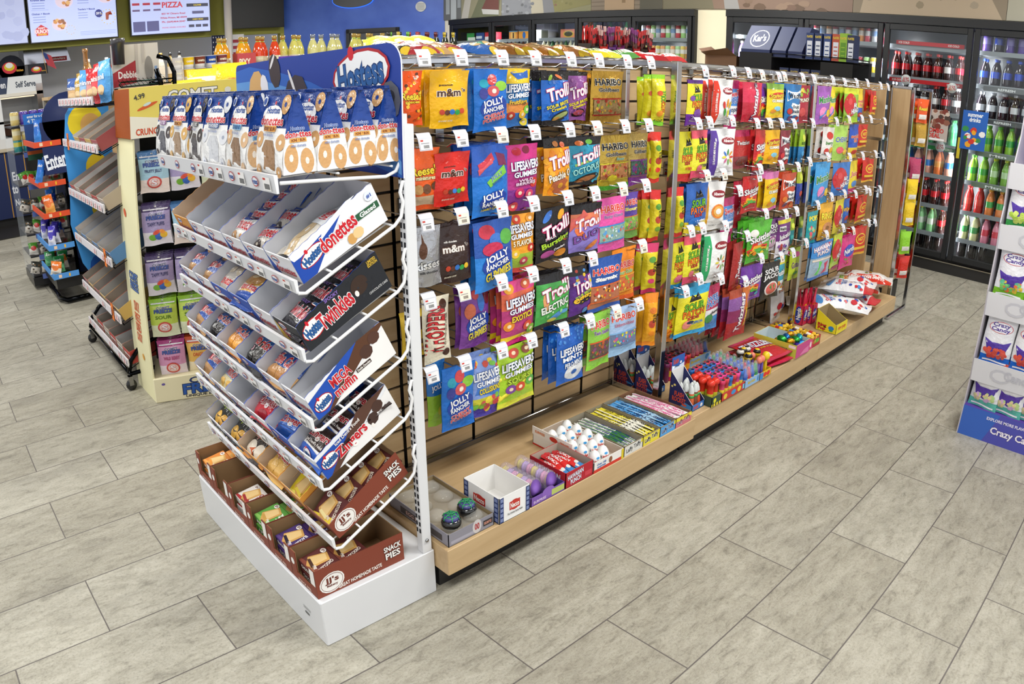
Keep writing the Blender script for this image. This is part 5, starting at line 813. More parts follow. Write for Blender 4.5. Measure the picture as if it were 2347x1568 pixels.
BAGS = [
('pieces',-0.195,0.3,1.534,0.067,0.15,0,1),('peanut_yellow',-0.061,0.303,1.532,0.127,0.159,2,1),('chewy_blue',0.088,0.3,1.533,0.118,0.181,3,1),('rings_multi',0.224,0.344,1.534,0.115,0.179,1,1),('worm_blue',0.376,0.322,1.528,0.126,0.173,3,1),('worm_purple',0.519,0.36,1.527,0.113,0.166,1,1),('bear_gold',0.662,0.345,1.531,0.171,0.189,3,1),('patch_side',0.985,0.4,1.513,0.061,0.182,0,1),('patch_side',1.0,0.37,1.523,0.058,0.192,0,1),('patch_side',1.015,0.34,1.525,0.056,0.193,0,1),('cups_orange',-0.149,0.31,1.321,0.101,0.174,0,2),('peanut_red',-0.061,0.298,1.303,0.122,0.148,1,2),('hard_blue',0.088,0.302,1.312,0.152,0.212,3,2),('wild_pink',0.221,0.308,1.305,0.133,0.205,0,2),('peach_orange',0.386,0.32,1.314,0.119,0.186,2,2),('octo_teal',0.522,0.32,1.31,0.15,0.164,1,2),('bear_sour',0.674,0.32,1.307,0.17,0.189,1,2),('bear_berry',0.826,0.33,1.307,0.108,0.189,1,2),('patch_melon',0.977,0.38,1.292,0.079,0.178,0,2),('patch_side_red',1.017,0.37,1.3,0.042,0.188,0,2),('patch_side_red',1.017,0.34,1.307,0.042,0.195,0,2),('kiss_silver',-0.163,0.3,1.105,0.101,0.171,0,3),('choc_brown',-0.062,0.3,1.094,0.123,0.168,1,3),('gum_blue',0.094,0.3,1.089,0.167,0.213,2,3),('five_orange',0.212,0.31,1.089,0.116,0.187,0,3),('burst_black',0.363,0.31,1.092,0.174,0.176,0,3),('duo_lilac',0.525,0.31,1.083,0.148,0.182,1,3),('bunny_pink',0.675,0.32,1.089,0.169,0.195,0,3),('zing_purple',0.799,0.34,1.089,0.105,0.17,0,3),('patch_side_yr',0.978,0.42,1.059,0.06,0.182,0,3),('patch_side_yr',0.991,0.39,1.074,0.065,0.198,0,3),('patch_side_yr',1.01,0.36,1.082,0.066,0.207,0,3),('patch_side_yr',1.015,0.33,1.085,0.047,0.203,0,3),('malt_cream',-0.132,0.3,0.895,0.093,0.201,0,4),('bar_yellow',-0.161,0.36,0.848,0.105,0.149,0,4),('sour_violet',0.044,0.33,0.888,0.114,0.203,1,4),('exotic_magenta',0.201,0.3,0.883,0.157,0.221,2,4),('electric_green',0.361,0.3,0.875,0.155,0.19,1,4),('eggs_violet',0.513,0.31,0.869,0.114,0.193,0,4),('star_navy',0.627,0.3,0.882,0.173,0.196,0,4),('snap_orange',0.768,0.33,0.887,0.135,0.201,0,4),('patch_side_blue',0.972,0.4,0.844,0.056,0.165,0,4),('patch_side_blue',0.989,0.37,0.87,0.071,0.194,0,4),('patch_side_blue',1.005,0.34,0.874,0.072,0.202,0,4),('lime_bag',-0.094,0.36,0.668,0.068,0.227,0,5),('chewy_blue',-0.053,0.3,0.658,0.121,0.22,0,5),('collide_blue',0.067,0.31,0.659,0.135,0.214,1,5),('sours_lime',0.19,0.3,0.664,0.168,0.212,1,5),('mint_blue',0.457,0.3,0.656,0.14,0.207,2,5),('snake_green',0.606,0.3,0.678,0.127,0.211,1,5),('unicorn_sky',0.758,0.31,0.666,0.16,0.191,0,5),('patch_side_or',0.996,0.41,0.646,0.058,0.206,0,5),('patch_side_or',0.995,0.38,0.654,0.068,0.211,0,5),('patch_side_or',1.007,0.35,0.665,0.049,0.223,0,5),('patch_side_or',0.987,0.32,0.676,0.054,0.223,0,5),('patch_grape',1.141,0.3,1.511,0.1,0.18,0,1),('bears_red',1.352,0.3,1.519,0.121,0.192,3,1),('ropes_blue',1.483,0.33,1.518,0.094,0.223,0,1),('twist_red',1.605,0.3,1.514,0.159,0.179,1,1),('rainbow_violet',1.768,0.33,1.511,0.108,0.179,0,1),('gummy_yellow',1.823,0.3,1.515,0.154,0.161,0,1),('snacks_blue',2.02,0.3,1.518,0.163,0.188,2,1),('punch_red',2.19,0.31,1.517,0.133,0.193,0,1),('patch_melon',1.11,0.31,1.306,0.087,0.199,0,2),('patch_extreme',1.191,0.3,1.31,0.117,0.193,0,2),('bears_purple',1.367,0.3,1.312,0.147,0.202,1,2),('cherry_red',1.584,0.33,1.299,0.179,0.174,0,2),('rainbow_red',1.705,0.3,1.299,0.113,0.187,1,2),('gummy_orange',1.824,0.3,1.297,0.143,0.161,0,2),('snacks_red',1.957,0.3,1.294,0.121,0.172,0,2),('slim_lime',2.243,0.4,1.284,0.056,0.173,0,2),('slim_lime',2.237,0.37,1.287,0.057,0.175,0,2),('slim_lime',2.231,0.34,1.291,0.057,0.177,0,2),('slim_lime',2.227,0.31,1.295,0.065,0.176,0,2),('patch_side_yr',1.08,0.31,1.088,0.041,0.201,0,3),('patch_blue',1.194,0.3,1.094,0.137,0.207,1,3),('rings_white',1.324,0.3,1.091,0.127,0.206,1,3),('ropes_blue',1.468,0.31,1.008,0.117,0.209,0,3),('twist_red',1.633,0.36,1.06,0.081,0.216,0,3),('rainbow_red',1.641,0.3,1.092,0.144,0.167,0,3),('gummy_pink',1.851,0.3,1.097,0.153,0.187,2,3),('snacks_orange',2.039,0.3,1.079,0.161,0.18,1,3),('slim_blue',2.258,0.37,1.085,0.05,0.177,0,3),('slim_blue',2.246,0.34,1.09,0.051,0.189,0,3),('slim_blue',2.239,0.31,1.098,0.066,0.191,0,3),('patch_pink',1.103,0.31,0.878,0.089,0.212,0,4),('patch_extreme',1.186,0.3,0.879,0.122,0.202,0,4),('worms_green',1.37,0.3,0.864,0.156,0.218,1,4),('bites_red',1.572,0.3,0.793,0.096,0.219,1,4),('rainbow_green',1.734,0.28,0.877,0.201,0.197,3,4),('jacks_purple',1.947,0.33,0.852,0.12,0.167,0,4),('juice_violet',2.069,0.32,0.853,0.165,0.207,0,4),('slim_teal',2.254,0.36,0.817,0.064,0.136,0,4),('slim_teal',2.256,0.33,0.826,0.07,0.136,0,4),('patch_peach',1.097,0.32,0.628,0.071,0.201,0,5),('patch_tropic',1.195,0.28,0.663,0.202,0.215,1,5),('chew_blue',1.37,0.3,0.63,0.149,0.211,0,5),('gums_orange',1.593,0.28,0.577,0.174,0.238,3,5),('rainbow_violet',1.729,0.3,0.664,0.189,0.182,0,5),('jacks_melon',1.945,0.31,0.636,0.18,0.189,0,5),('fruit_teal',2.077,0.33,0.637,0.106,0.183,0,5),('mini_lime',2.229,0.32,0.666,0.13,0.169,1,5),('mix_violet',2.391,0.3,1.522,0.154,0.203,0,1),('mix_yellow',2.558,0.33,1.516,0.086,0.188,0,1),('heads_red',2.735,0.28,1.522,0.18,0.193,3,1),('fish_yellow',2.91,0.3,1.526,0.123,0.19,0,1),('hot_red',3.143,0.3,1.519,0.119,0.143,1,1),('berry_white',2.486,0.3,1.3,0.139,0.169,1,2),('smooth_green',2.663,0.3,1.312,0.169,0.199,1,2),('fish_blue',2.867,0.3,1.316,0.154,0.202,0,2),('hot_red',3.016,0.3,1.315,0.143,0.139,0,2),('mix_sky',2.404,0.28,1.113,0.215,0.226,1,3),('heads_blue',2.725,0.3,1.098,0.239,0.192,0,3),('punch_yellow',2.935,0.31,1.097,0.162,0.195,0,3),('hot_red',3.163,0.3,1.098,0.153,0.141,1,3),('pop_teal',2.329,0.28,0.859,0.122,0.179,0,4),('rings_yellow',2.509,0.28,0.887,0.168,0.202,1,4),('heads_yellow',2.701,0.28,0.888,0.156,0.194,0,4),('pop_blue',2.879,0.31,0.871,0.102,0.151,0,4),('hot_red',3.123,0.3,0.866,0.222,0.162,2,4),('punch_blue',2.46,0.26,0.683,0.252,0.212,1,5),('heads_red',2.737,0.28,0.684,0.16,0.197,1,5),('pebble_pink',2.913,0.28,0.646,0.214,0.195,1,5),('hot_red',3.174,0.31,0.664,0.196,0.179,1,5),
]
HOOKX = [-.185, -.06, .09, .222, .375, .508, .655, .787]
def hook(x, z, ln=.285, tagc='#e9e8ea', yb=.552, label='', group='peg hooks with price tags', tg=True, orange=False):
    t = empty('peg_hook', label, 'peg hook', (x, yb, z), 0, group)
    mb = MB(); mb.tube([(0, 0, -.004), (0, -ln+.05, -.004), (0, -ln+.03, .006), (0, -ln+.0, .008)], .0028, '#c2c2c4', METAL, 6)
    mb.tube([(0, 0, .026), (0, -ln, .03)], .0022, '#c2c2c4', METAL, 5); mb.build('wire', t)
    MB().box(-.016, -.006, -.018, .016, 0, .04, '#8d8f92', METAL).build('mounting_clip', t)
    if tg:
        mb = MB(); mb.add([(-.023, -ln-.002, .046), (.023, -ln-.002, .046), (.023, -ln-.012, .034), (-.023, -ln-.012, .034), (.021, -ln-.02, .0), (-.021, -ln-.02, .0), (-.023, -ln+.006, .046), (.023, -ln+.006, .046)], [(0, 1, 2, 3), (3, 2, 4, 5), (6, 7, 1, 0)], '#d4d6df', PLAS)
        h = mb.build('tag_holder', t)
        F = flat((-.0195, -ln-.0135, .0), (.038, 0, 0), (0, .0065, .031), (0, -1, .2)); F = flat((-.019, -ln-.0203, .003), (.038, 0, 0), (0, .0075, .028), (0, -1, .2))
        mb = MB(); mb.grid(lambda u, v: F(u, v, .0004), 1, 1, tagc, CARD); art(mb, [('r', .08, .76, .32, .92, '#c8453c'), ('r', .1, .55, .8, .62, '#8a8a90')]+[('r', .3+.06*k, .12, .33+.06*k, .42, '#444') for k in range(8)], F, CARD, 1.2, .0007, .00005)
        mb.build('price_label', h)
    return t
ROWN = {1: 'top row', 2: 'second row', 3: 'third row', 4: 'fourth row', 5: 'bottom row'}
QB = random.Random(21); _bm = {}; _lab = {}
def unique(lb):
    _lab[lb] = _lab.get(lb, 0)+1
    return lb
h0 = None
def put_hook(x, z, ln, label, tagc):
    global h0
    k = 'orange' if tagc != '#e9e8ea' else 'white'
    if put_hook.p.get((k, ln)) is None: put_hook.p[k, ln] = hook(x, z, ln, tagc, label=label)
    else: dup(put_hook.p[k, ln], (x, .552, z), None, label)
put_hook.p = {}
RZ = {1: 1.545, 2: 1.322, 3: 1.104, 4: .88, 5: .656}
COLN = ['nearest the white rack', 'second from the white rack', 'third from the white rack', 'fourth from the white rack', 'fifth from the white rack', 'sixth from the white rack', 'second from the chrome divider', 'beside the chrome divider']
for r in RZ:
    for i, x in enumerate(HOOKX):
        if (r, i) in ((4, 6),): continue
        put_hook(x, RZ[r], .285, 'peg hook, %s of nearest unit, %s' % (ROWN[r], COLN[i]), '#f1e3cf' if QB.random() < .15 else '#e9e8ea')
SEC = lambda x: 'nearest unit' if x < 1.02 else ('middle unit' if x < 2.22 else 'far unit')
cnt = {}
for n, x, yf, zt, w, h, bh, row in BAGS:
    if 'patch_side' in n and x > .9 and x < 1.06: x = .945+.008*QB.random(); w = min(w, .062)
    if n.startswith('slim'): x = 2.175
    if n == 'patch_melon' and x < 1.0: x = .93
    if n == 'punch_red' : x = 2.15
    cnt[n] = cnt.get(n, 0)+1
    desc, bands, ops, m, d, back = KEY[n]
    w += .006; k = (n, w, h)
    if k not in _bm: _bm[k] = pillow(w, h, d, bands, ops, m, True, 8, 12, seed=len(_bm), back=back).mesh('candy_bag')
    me = _bm[k]; sec = SEC(x); tw = sum(1 for b in BAGS if b[0] == n) > 1
    slim = 'side' in n or 'slim' in n
    pos = ROWN[row]+', '+sec
    if slim:
        c = _lab.setdefault(('s', n, row, sec), 0); _lab['s', n, row, sec] += 1
        lb = '%s, %s, %s from the wall' % (desc, pos, ORD[c])
    else:
        lb = '%s, %s%s' % (desc, pos, ', frontmost' if bh else '')
    rz = QB.uniform(-.12, .1)+(-.35 if 'patch_side' in n else 0)+(.0 if not n.startswith(('bears', 'worms_g', 'rings_w')) else -.22)
    rx = PI/2+QB.uniform(-.02, .05)
    tag(obj('candy_bag', me, None, (x, yf, zt), rot=(rx, 0, rz)), lb, 'candy bag', 'candy bags in the %s of the %s' % (ROWN[row], sec))
    sp = .034
    for j in range(bh):
        y = yf+sp*(j+1)
        if y > .515: break
        z = zt+QB.uniform(-.004, .004)
        lb = '%s, %s, behind the front one' % (desc, pos)
        tag(obj('candy_bag', me, None, (x+QB.uniform(-.006, .006), y, z), rot=(PI/2+QB.uniform(-.02, .03), 0, rz*.6+QB.uniform(-.12, .12))), lb, 'candy bag', '%s bags behind the front one, %s' % (desc, pos) if bh > 1 else 'candy bags in the %s of the %s' % (ROWN[row], sec))
    if x > 1.02 and not slim:
        put_hook(x, zt+.014, .285 if yf >= .28 else .30, 'peg hook of the %s, %s' % (desc, pos), '#f1e3cf' if QB.random() < .15 else '#e9e8ea')
    elif n.startswith('slim') and yf < .32: put_hook(x, zt+.014, .285, 'peg hook of the %ss, %s' % (desc, pos), '#e9e8ea')
for i, (x, z) in enumerate([(3.28, 1.53), (3.28, 1.315), (3.3, 1.1), (3.32, .88), (3.3, .665), (3.05, .9)]):
    put_hook(x, z, .285, 'empty peg hook by the far end panel, %s' % (['top row', 'second row', 'third row', 'fourth row', 'bottom row', 'fourth row, next to another'][i]), '#e9e8ea')
# ---------------- open boxes and candy on the deck ----------------
DK = .1905
def obox(x0, x1, y0, y1, h, outer, inner, label, front=(), left=(), hbk=None, name='candy_box', t=.0022, z=DK, grp=None, cat='box', lf=None):
    """open card box; front faces -Y, left faces -X"""
    mb = MB(); hbk = hbk or h; w, d = x1-x0, y1-y0; lf = lf or h
    mb.box(0, 0, 0, w, d, .0015, inner); mb.box(0, 0, 0, w, t, h, outer); mb.box(t, t, 0, w-t, t*1.5, h-.0005, inner)
    mb.box(0, d-t, 0, w, d, hbk, outer); mb.box(t, d-t*1.5, 0, w-t, d-t, hbk-.0005, inner)
    for x, s in ((0, 1), (w, -1)):
        P = [(0, 0), (d, 0), (d, hbk), (d*.5, (lf+hbk)/2), (0, lf)]
        o_ = [(x, a, b) for a, b in P]+[(x+s*t, a, b) for a, b in P]; f1, f2 = tuple(range(5)), tuple(range(9, 4, -1))
        if s > 0: f1, f2 = f1[::-1], f2[::-1]
        mb.add(o_, [f1, f2]+[(i, i+5, (i+1) % 5+5, (i+1) % 5) if s > 0 else (i, (i+1) % 5, (i+1) % 5+5, i+5) for i in range(5)], [outer, inner]+[outer]*5)
    if front: art(mb, front, flat((0, 0, 0), (w, 0, 0), (0, 0, h), (0, -1, 0)), CARD, w/h, .0004, .00012)
    if left: art(mb, left, flat((0, d, 0), (0, -d, 0), (0, 0, min(lf, hbk)), (-1, 0, 0)), CARD, d/h, .0004, .00012)
    o = mb.build(name, None, (x0, y0, z)); return tag(o, label, cat, grp or 'open candy boxes on the gondola deck')
Q5 = random.Random(5)
BROWN = '#8a7a5e'
# a: grey tray with clear blister and two black egg toys
obox(-.268, -.088, .10, .405, .045, '#8c8a94', '#9b8866', 'grey printed tray with clear blister and two black toy eggs', [('r', .05, .15, .6, .4, '#a5a3b0'), ('e', .62, .6, .1, .55, '#c9c4c4'), ('t', '00', .62, .6, .1, .5, '#a8262c'), ('r', .76, .3, .97, .75, '#3a3434'), ('t', 'EGG BATTLE', .86, .52, .16, .2, '#e8a28c')], [('r', .2, .2, .9, .7, '#4a4444'), ('t', 'EGG BATTLE', .5, .45, .4, .3, '#c9a39c')], name='toy_tray')
mb = MB(); mb.box(-.262, .106, .222, -.094, .399, .2228, '#e8e4da', CLEAR)
for i in range(2):
    for j in range(4):
        prof = [(.034*math.cos(a), .034*math.sin(a)*.7) for a in (0, .4, .8, 1.2, 1.5)]
        mb.lathe(prof, '#f4f2ea', CLEAR, 14, (-.222+i*.085, .142+j*.073, .2228))
tag(mb.build('blister_insert'), 'clear plastic blister with empty domes inside the grey toy tray', 'blister pack')
for i, (x, y) in enumerate([(-.222, .142), (-.142, .165)]):
    t = empty('toy_egg', 'black toy egg with green web top, %s' % ['nearest the tray corner', 'right of the corner one'][i], 'toy', (x, y, .2235), .4*i, 'black toy eggs')
    MB().lathe([(.018, 0), (.029, .006), (.032, .016), (.031, .026), (.026, .033)], '#17181a', GLASSB, 16).build('body', t)
    mb = MB(); mb.lathe([(.027, .033), (.024, .042), (.012, .046)], '#4a4a86', PLAS, 12)
    for k in range(6): a = k*PI/3; mb.tube([(0, 0, .0475), (.012*math.cos(a), .012*math.sin(a), .0475), (.024*math.cos(a), .024*math.sin(a), .0435), (.028*math.cos(a), .028*math.sin(a), .034)], .0015, '#2f9a5a', PLAS, 5)
    for r, z in ((.013, .047), (.024, .0435)): mb.tube([(r*math.cos(k*PI/3), r*math.sin(k*PI/3), z) for k in range(6)], .0014, '#2f9a5a', PLAS, 5, True)
    mb.build('web_top', t)
# b: white box
NEC = lambda x: [('e', x, .52, .17, .2, '#c23a30'), ('r', x-.17, .36, x+.17, .68, '#c23a30'), ('t', 'Necco', x, .52, .28, .2, '#f4f0ea')]
FILMS = lambda x: [('r', x, .02, x+.12, .98, '#2b3a6e')]+[('r', x+.02, .06+.19*k, x+.1, .19+.19*k, '#7d8ab5') for k in range(5)]
obox(-.076, .056, .088, .258, .095, '#f0efee', '#efedea', 'empty white candy box with a red oval and navy film strips', NEC(.5)+FILMS(.02)+FILMS(.86)+[('t', 'The Original Candy Wafer', .5, .24, .5, .08, '#333')], NEC(.45)+FILMS(.86)+FILMS(.02), name='candy_box')
# c: purple tray with clear carded toy packs
obox(.064, .222, .09, .275, .032, '#7a55a8', '#5a4a8a', 'low purple tray of clear egg shaped toy packs', [('e', .5, .9, .18, .6, '#8a63b8'), ('r', .6, .2, .98, .9, '#b7c26a'), ('t', 'SURPRISE', .25, .4, .36, .3, '#e2c8ee')], [('r', .1, .2, .9, .8, '#8f6cc0')], name='candy_box')
for i in range(2):
    for j in range(7):
        t = empty('toy_pack', 'clear toy pack in the %s row of the purple tray, %s from the front' % (['left', 'right'][i], ORD[j]), 'toy pack', (.105+i*.072, .108+j*.0225, DK+.004), 0, 'clear toy packs')
        me = None
        if j or i: pass
        mb = MB(); mb.lathe([(.02, -.008), (.03, -.005), (.031, .0), (.03, .005), (.02, .008)], '#cfc3d4', CLEAR, 14); mb.lathe([(.019, -.004), (.02, .0), (.01, .006)], ['#d8c86a', '#d89ac0', '#b9a0d8'][j % 3], PLAS, 9)
        if j == 0: mb.lathe([(.026, .0082), (.0, .0086)], '#7d55ad', CARD, 14)
        mb.v = [(a, -c, b*1.25+.04) for a, b, c in mb.v]; mb.build('shell', t, rot=(-.25, 0, 0))
# d: red punch box with stick packs
obox(.226, .364, .09, .262, .06, '#b32430', '#b0a596', 'red punch candy box full of stick packs', [('t', 'HAWAIIAN\nPUNCH', .36, .5, .56, .66, '#d8e4f2', '#8a1420', .1), ('r', .7, .2, .95, .5, '#c9404a')], [('t', 'HAWAIIAN', .5, .55, .7, .36, '#d8e4f2', '#8a1420')])
des('stick_pack', .026, .15, .012, [(.35, '#c22a30'), (.72, '#d8302f'), (1, '#3f86c8')], [('t', 'PUNCH', .5, .35, 2.2, .09, '#f0eef0', None, PI/2), ('e', .5, .78, .3, .06, '#e9e4e0')])
for j in range(3):
    for k in range(5):
        z = DK+.012+j*.013; tag(obj('stick_pack', pk('stick_pack', False), None, (.25+k*.022+Q5.uniform(-.004, .004), .176+Q5.uniform(-.01, .01), z+.004*k*0), rot=(Q5.uniform(-.05, .05), Q5.uniform(-.1, .1), Q5.uniform(-.16, .16)+PI)), 'red and blue punch stick pack in the red box, %s' % ['bottom layer', 'middle layer', 'top layer'][j], 'stick pack', 'punch stick packs, %s' % ['bottom layer', 'middle layer', 'top layer'][j])
# e: chocolate eggs
obox(.369, .532, .09, .392, .042, '#e9e5e0', '#c9b9a8', 'white and red tray of chocolate surprise eggs', [('r', 0, 0, 1, .3, '#cf3a2a'), ('t', 'Over 100\nsurprises', .25, .55, .3, .5, '#3a6ab0'), ('e', .55, .6, .06, .3, '#8a5a3c'), ('r', .92, 0, 1, 1, '#d8c22c')], [('t', 'JOY', .9, .5, .12, .4, '#d8862c'), ('r', 0, 0, 1, .15, '#cf3a2a')], lf=.042)
mb = MB(); mb.box(0, 0, 0, .003, .2, .032, '#efe9e2'); art(mb, [('t', 'SURPRISE', .2, .5, .25, .3, '#e07a2c'), ('e', .55, .5, .1, .3, '#cf3a2a'), ('t', 'TREATS', .82, .5, .22, .3, '#e07a2c')], flat((0, .2, 0), (0, -.2, 0), (0, 0, .032), (-1, 0, 0)), CARD, 6)
tag(mb.build('display_card', None, (.3685, .195, DK+.042)), 'white header card with orange print on the egg tray side', 'sign card')
def egg_mesh():
    mb = MB(); pr = []
    for k in range(11):
        a = -PI/2+PI*k/10; z = .036*math.sin(a)+.032; r = .0235*math.cos(a)*(1-.16*math.sin(a)); pr.append((max(r, .0008), z, '#c9482c' if z < .016 else '#f2f1ef'))
    mb.lathe(pr, '#f2f1ef', PLAS, 18)
    def F(u, v, e):
        z = .012+.042*v; s = (z-.032)/.036; r = .0235*math.sqrt(max(0, 1-s*s))*(1-.16*s)+e; a = -PI/2-.5+(u-.5)*2.2; return (r*math.cos(a), r*math.sin(a), z)
    art(mb, [('t', 'k', .22, .56, .1, .26, '#2a2a2a'), ('t', 'inder', .56, .56, .5, .24, '#d8382c'), ('t', 'JOY', .62, .22, .46, .28, '#e89a1c'), ('e', .6, .82, .16, .1, '#3f9ad8')], F, PLAS, 1.2, .0004, .00015)
    rp = MB(); return mb.mesh('chocolate_egg')
EM = egg_mesh()
EGG = [(.402, .325), (.402, .275), (.402, .224), (.402, .172), (.402, .120), (.452, .325), (.452, .275), (.452, .222), (.452, .172), (.452, .120), (.502, .345), (.502, .294), (.502, .242), (.502, .19)]
for i, (x, y) in enumerate(EGG):
    tag(obj('chocolate_egg', EM, None, (x, y, DK+.004), rot=(Q5.uniform(-.06, .06), Q5.uniform(-.06, .06), Q5.uniform(-.15, .15))), 'white and red chocolate egg, %s from the front in the %s row' % (ORD[[4, 3, 2, 1, 0, 4, 3, 2, 1, 0, 3, 2, 1, 0][i]], ['left', 'middle', 'right'][0 if i < 5 else 1 if i < 10 else 2]), 'chocolate egg', 'chocolate eggs in the white and red tray')
# f-i: long trays of powder straws
ST = [('f', .540, .646, '#d8d6cf', 'white and green', '#e9e7e2', '#3f7a4a', '#2b4a8a', '#e4e2dd', '#555'), ('g', .651, .752, '#e2d23a', 'yellow', '#e8d83a', '#f3f0e2', '#2a2a2a', '#e6d53c', '#4a4420'),
      ('h', .758, .856, '#4f9ad8', 'sky blue', '#4d9bdb', '#a8cdea', '#1f2f5c', '#5aa0d8', '#1f2f5c'), ('i', .861, .967, '#c9707c', 'pink and white', '#f0eeee', '#e06aa0', '#d84a8c', '#c9707c', '#7a2a4a')]
for k, x0, x1, fc, nm, a, b_, c, oc, tc in ST:
    obox(x0, x1, .092, .385, .042, '#8d8168' if k != 'i' else '#8a6248', '#8f8775' if k != 'i' else '#7d5a42', 'long card tray of %s taffy ropes' % nm, [('r', 0, 0, 1, .95, fc), ('t', 'Laffy Taffy', .5, .5, .8, .55, tc, '#f2f2ee', .12), ('r', .9 if k != 'i' else 0, .6, 1, .98, '#e2d23a')], ())
    des('straw_'+k, .022, .265, .009, [(.2, a), (.45, b_ if k != 'i' else a), (.7, a), (1, a)], [('r', .02, .02, .16, .98, b_), ('t', 'Laffy Taffy', .58, .3, 6.0, .045, c, None, PI/2), ('t', 'Laffy Taffy', .58, .72, 4.4, .035, c, None, PI/2)])
    w = x1-x0
    for j in range(3 if k != 'f' else 2):
        for q in range(5):
            tag(obj('taffy_rope', pk('straw_'+k, False), None, (x0+.014+q*(w-.028)/4+Q5.uniform(-.003, .003), .238+Q5.uniform(-.006, .006), DK+.009+j*.0105+Q5.uniform(0, .003)), rot=(Q5.uniform(-.02, .02), Q5.uniform(-.25, .25), Q5.uniform(-.05, .05)+(.05 if k == 'i' else 0))),
                '%s taffy rope in its long card tray, %s layer' % (nm, ['bottom', 'middle', 'top'][j] if k != 'f' else ['bottom', 'top'][j]), 'taffy rope', '%s taffy ropes, layer %s' % (nm, 'abc'[j]))
# ---- middle unit: wedge displays, sprays, tubes, bottles ----
def tube_mesh(r, h, body, cap, caph, lab=None, hint=0):
    mb = MB(); mb.lathe([(r*.96, 0, body), (r, .003), (r, h-caph, cap), (r*1.04, h-caph+.001), (r*1.04, h-.004), (r*.8, h)], body, PLAS, 12)
    if lab: mb.lathe([(r*1.015, h*.15), (r*1.015, h*.45)], lab, PLAS, 12)
    return mb
def nozzle(lab):
    mb = MB(); mb.lathe([(.0115, 0), (.012, .012, lab), (.012, .07, '#cfd3d2'), (.0115, .084), (.007, .098), (.002, .105)], '#4aa84e', PLAS, 10); mb.lathe([(.0123, .05), (.0123, .062)], '#4aa050', PLAS, 10); return mb.mesh('candy_spray')
NZ = [nozzle('#d8683c'), nozzle('#7a4a34'), nozzle('#d9572f')]
for i, (y0, y1) in enumerate([(.445, .545), (.335, .435), (.13, .25)]):
    x0 = 1.03; mb = MB(); h = .15; d = y1-y0
    for x in (0, .088):
        P = [(0, 0), (d, 0), (d, h), (0, .03)]; mb.add([(x, a, b) for a, b in P]+[(x+.002, a, b) for a, b in P], [(0, 1, 2, 3)[::-1], (4, 5, 6, 7), (0, 4, 7, 3), (3, 7, 6, 2), (1, 2, 6, 5)], ['#262a5c', '#262a5c', '#262a5c', '#e6e6ea', '#262a5c'])
    mb.box(0, d-.002, 0, .09, d, h+.055, '#2f5fae'); mb.box(.002, d-.0035, 0, .088, d-.002, h, '#e2e1e0'); mb.box(0, 0, 0, .09, .002, .028, '#3f76c0'); mb.box(0, 0, 0, .09, d, .002, '#ddd')
    Fl = flat((0, d, 0), (0, -d, 0), (0, 0, h), (-1, 0, 0))
    art(mb, [('t', 'FLASH\nROCKET', .42, .3, .56, .3, '#d8522f', '#3a2a6c'), ('e', .2, .62, .05, .035, '#e8d87a'), ('e', .1, .56, .04, .03, '#e8d87a'), ('p', [(.5, .06), (.98, .02), (.98, .16), (.7, .2)], '#3f86c8'), ('e', .66, .12, .1, .03, '#d8522f')], Fl, CARD, d/h, .0004, .0001)
    art(mb, [('r', .02, .02, .98, .98, '#2f5fae'), ('p', [(0, 0), (1, 0), (1, .3), (.5, .15), (0, .35)], '#cfdcec'), ('t', 'FLASH', .3, .6, .4, .36, '#d8522f', '#22306c'), ('e', .7, .4, .08, .12, '#e6e6ea')], flat((0, d-.002, h), (.09, 0, 0), (0, 0, .055), (0, -1, 0)), CARD, 1.6, .0004, .0001)
    art(mb, [('t', 'FLASH', .3, .5, .36, .5, '#d8522f'), ('e', .75, .5, .1, .3, '#e4e4ea')], flat((0, 0, 0), (.09, 0, 0), (0, 0, .028), (0, -1, 0)), CARD, 3)
    tag(mb.build('wedge_display', None, (x0, y0, DK)), 'navy wedge shaped candy spray display, %s' % ['against the slatwall', 'behind the chrome post', 'nearest the deck edge'][i], 'display box', 'navy wedge candy displays')
    for a in range(3):
        for b in range(3):
            tag(obj('candy_spray', NZ[(a+b) % 3], None, (x0+.02+a*.026, y0+.02+b*.028, DK+.0025), rot=(Q5.uniform(-.1, .06), Q5.uniform(-.08, .08), 0)), 'clear tipped candy spray in the navy display %s' % ['against the slatwall', 'behind the chrome post', 'nearest the deck edge'][i], 'candy spray', 'candy spray tubes %s' % ['by the slatwall', 'behind the post', 'by the deck edge'][i])
obox(1.125, 1.198, .095, .235, .045, '#3a4a3a', '#a9a79f', 'green and black box of red capped candy sprays', [('r', 0, 0, 1, .3, '#d8c22c'), ('r', .1, 0, .2, .3, '#222'), ('r', .4, 0, .5, .3, '#222'), ('r', .7, 0, .8, .3, '#222'), ('e', .3, .6, .15, .25, '#d8d02c')], ())
mb = MB(); mb.lathe([(.014, 0), (.0145, .01, '#c9c23a'), (.0145, .05, '#d8321f'), (.0145, .086), (.0185, .088), (.0185, .1), (.012, .108), (.003, .11)], '#6aa83c', PLAS, 14); m_ = mb.mesh('candy_can')
for i in range(2):
    for j in range(3): tag(obj('candy_can', m_, None, (1.146+i*.034, .122+j*.042, DK+.002)), 'candy can with a domed red cap, %s column, %s from the front' % (['left', 'right'][i], ORD[j]), 'candy can', 'red capped candy cans')
def roller(body, cap, band='#e2c23a'):
    mb = MB(); mb.lathe([(.0125, 0), (.013, .004), (.013, .02, band), (.013, .048, body), (.013, .07, cap), (.0145, .071), (.0145, .09), (.010, .0905, '#2a2430'), (.009, .087)], body, PLAS, 12); return mb.mesh('candy_roller')
RL = [roller('#cf3f8a', '#e0408c'), roller('#2f76c4', '#2468b8'), roller('#8a3468', '#9c3a6c', '#7a5aa0'), roller('#c22f3c', '#cc3440'), roller('#d8486c', '#c92f5c', '#e8d23a')]
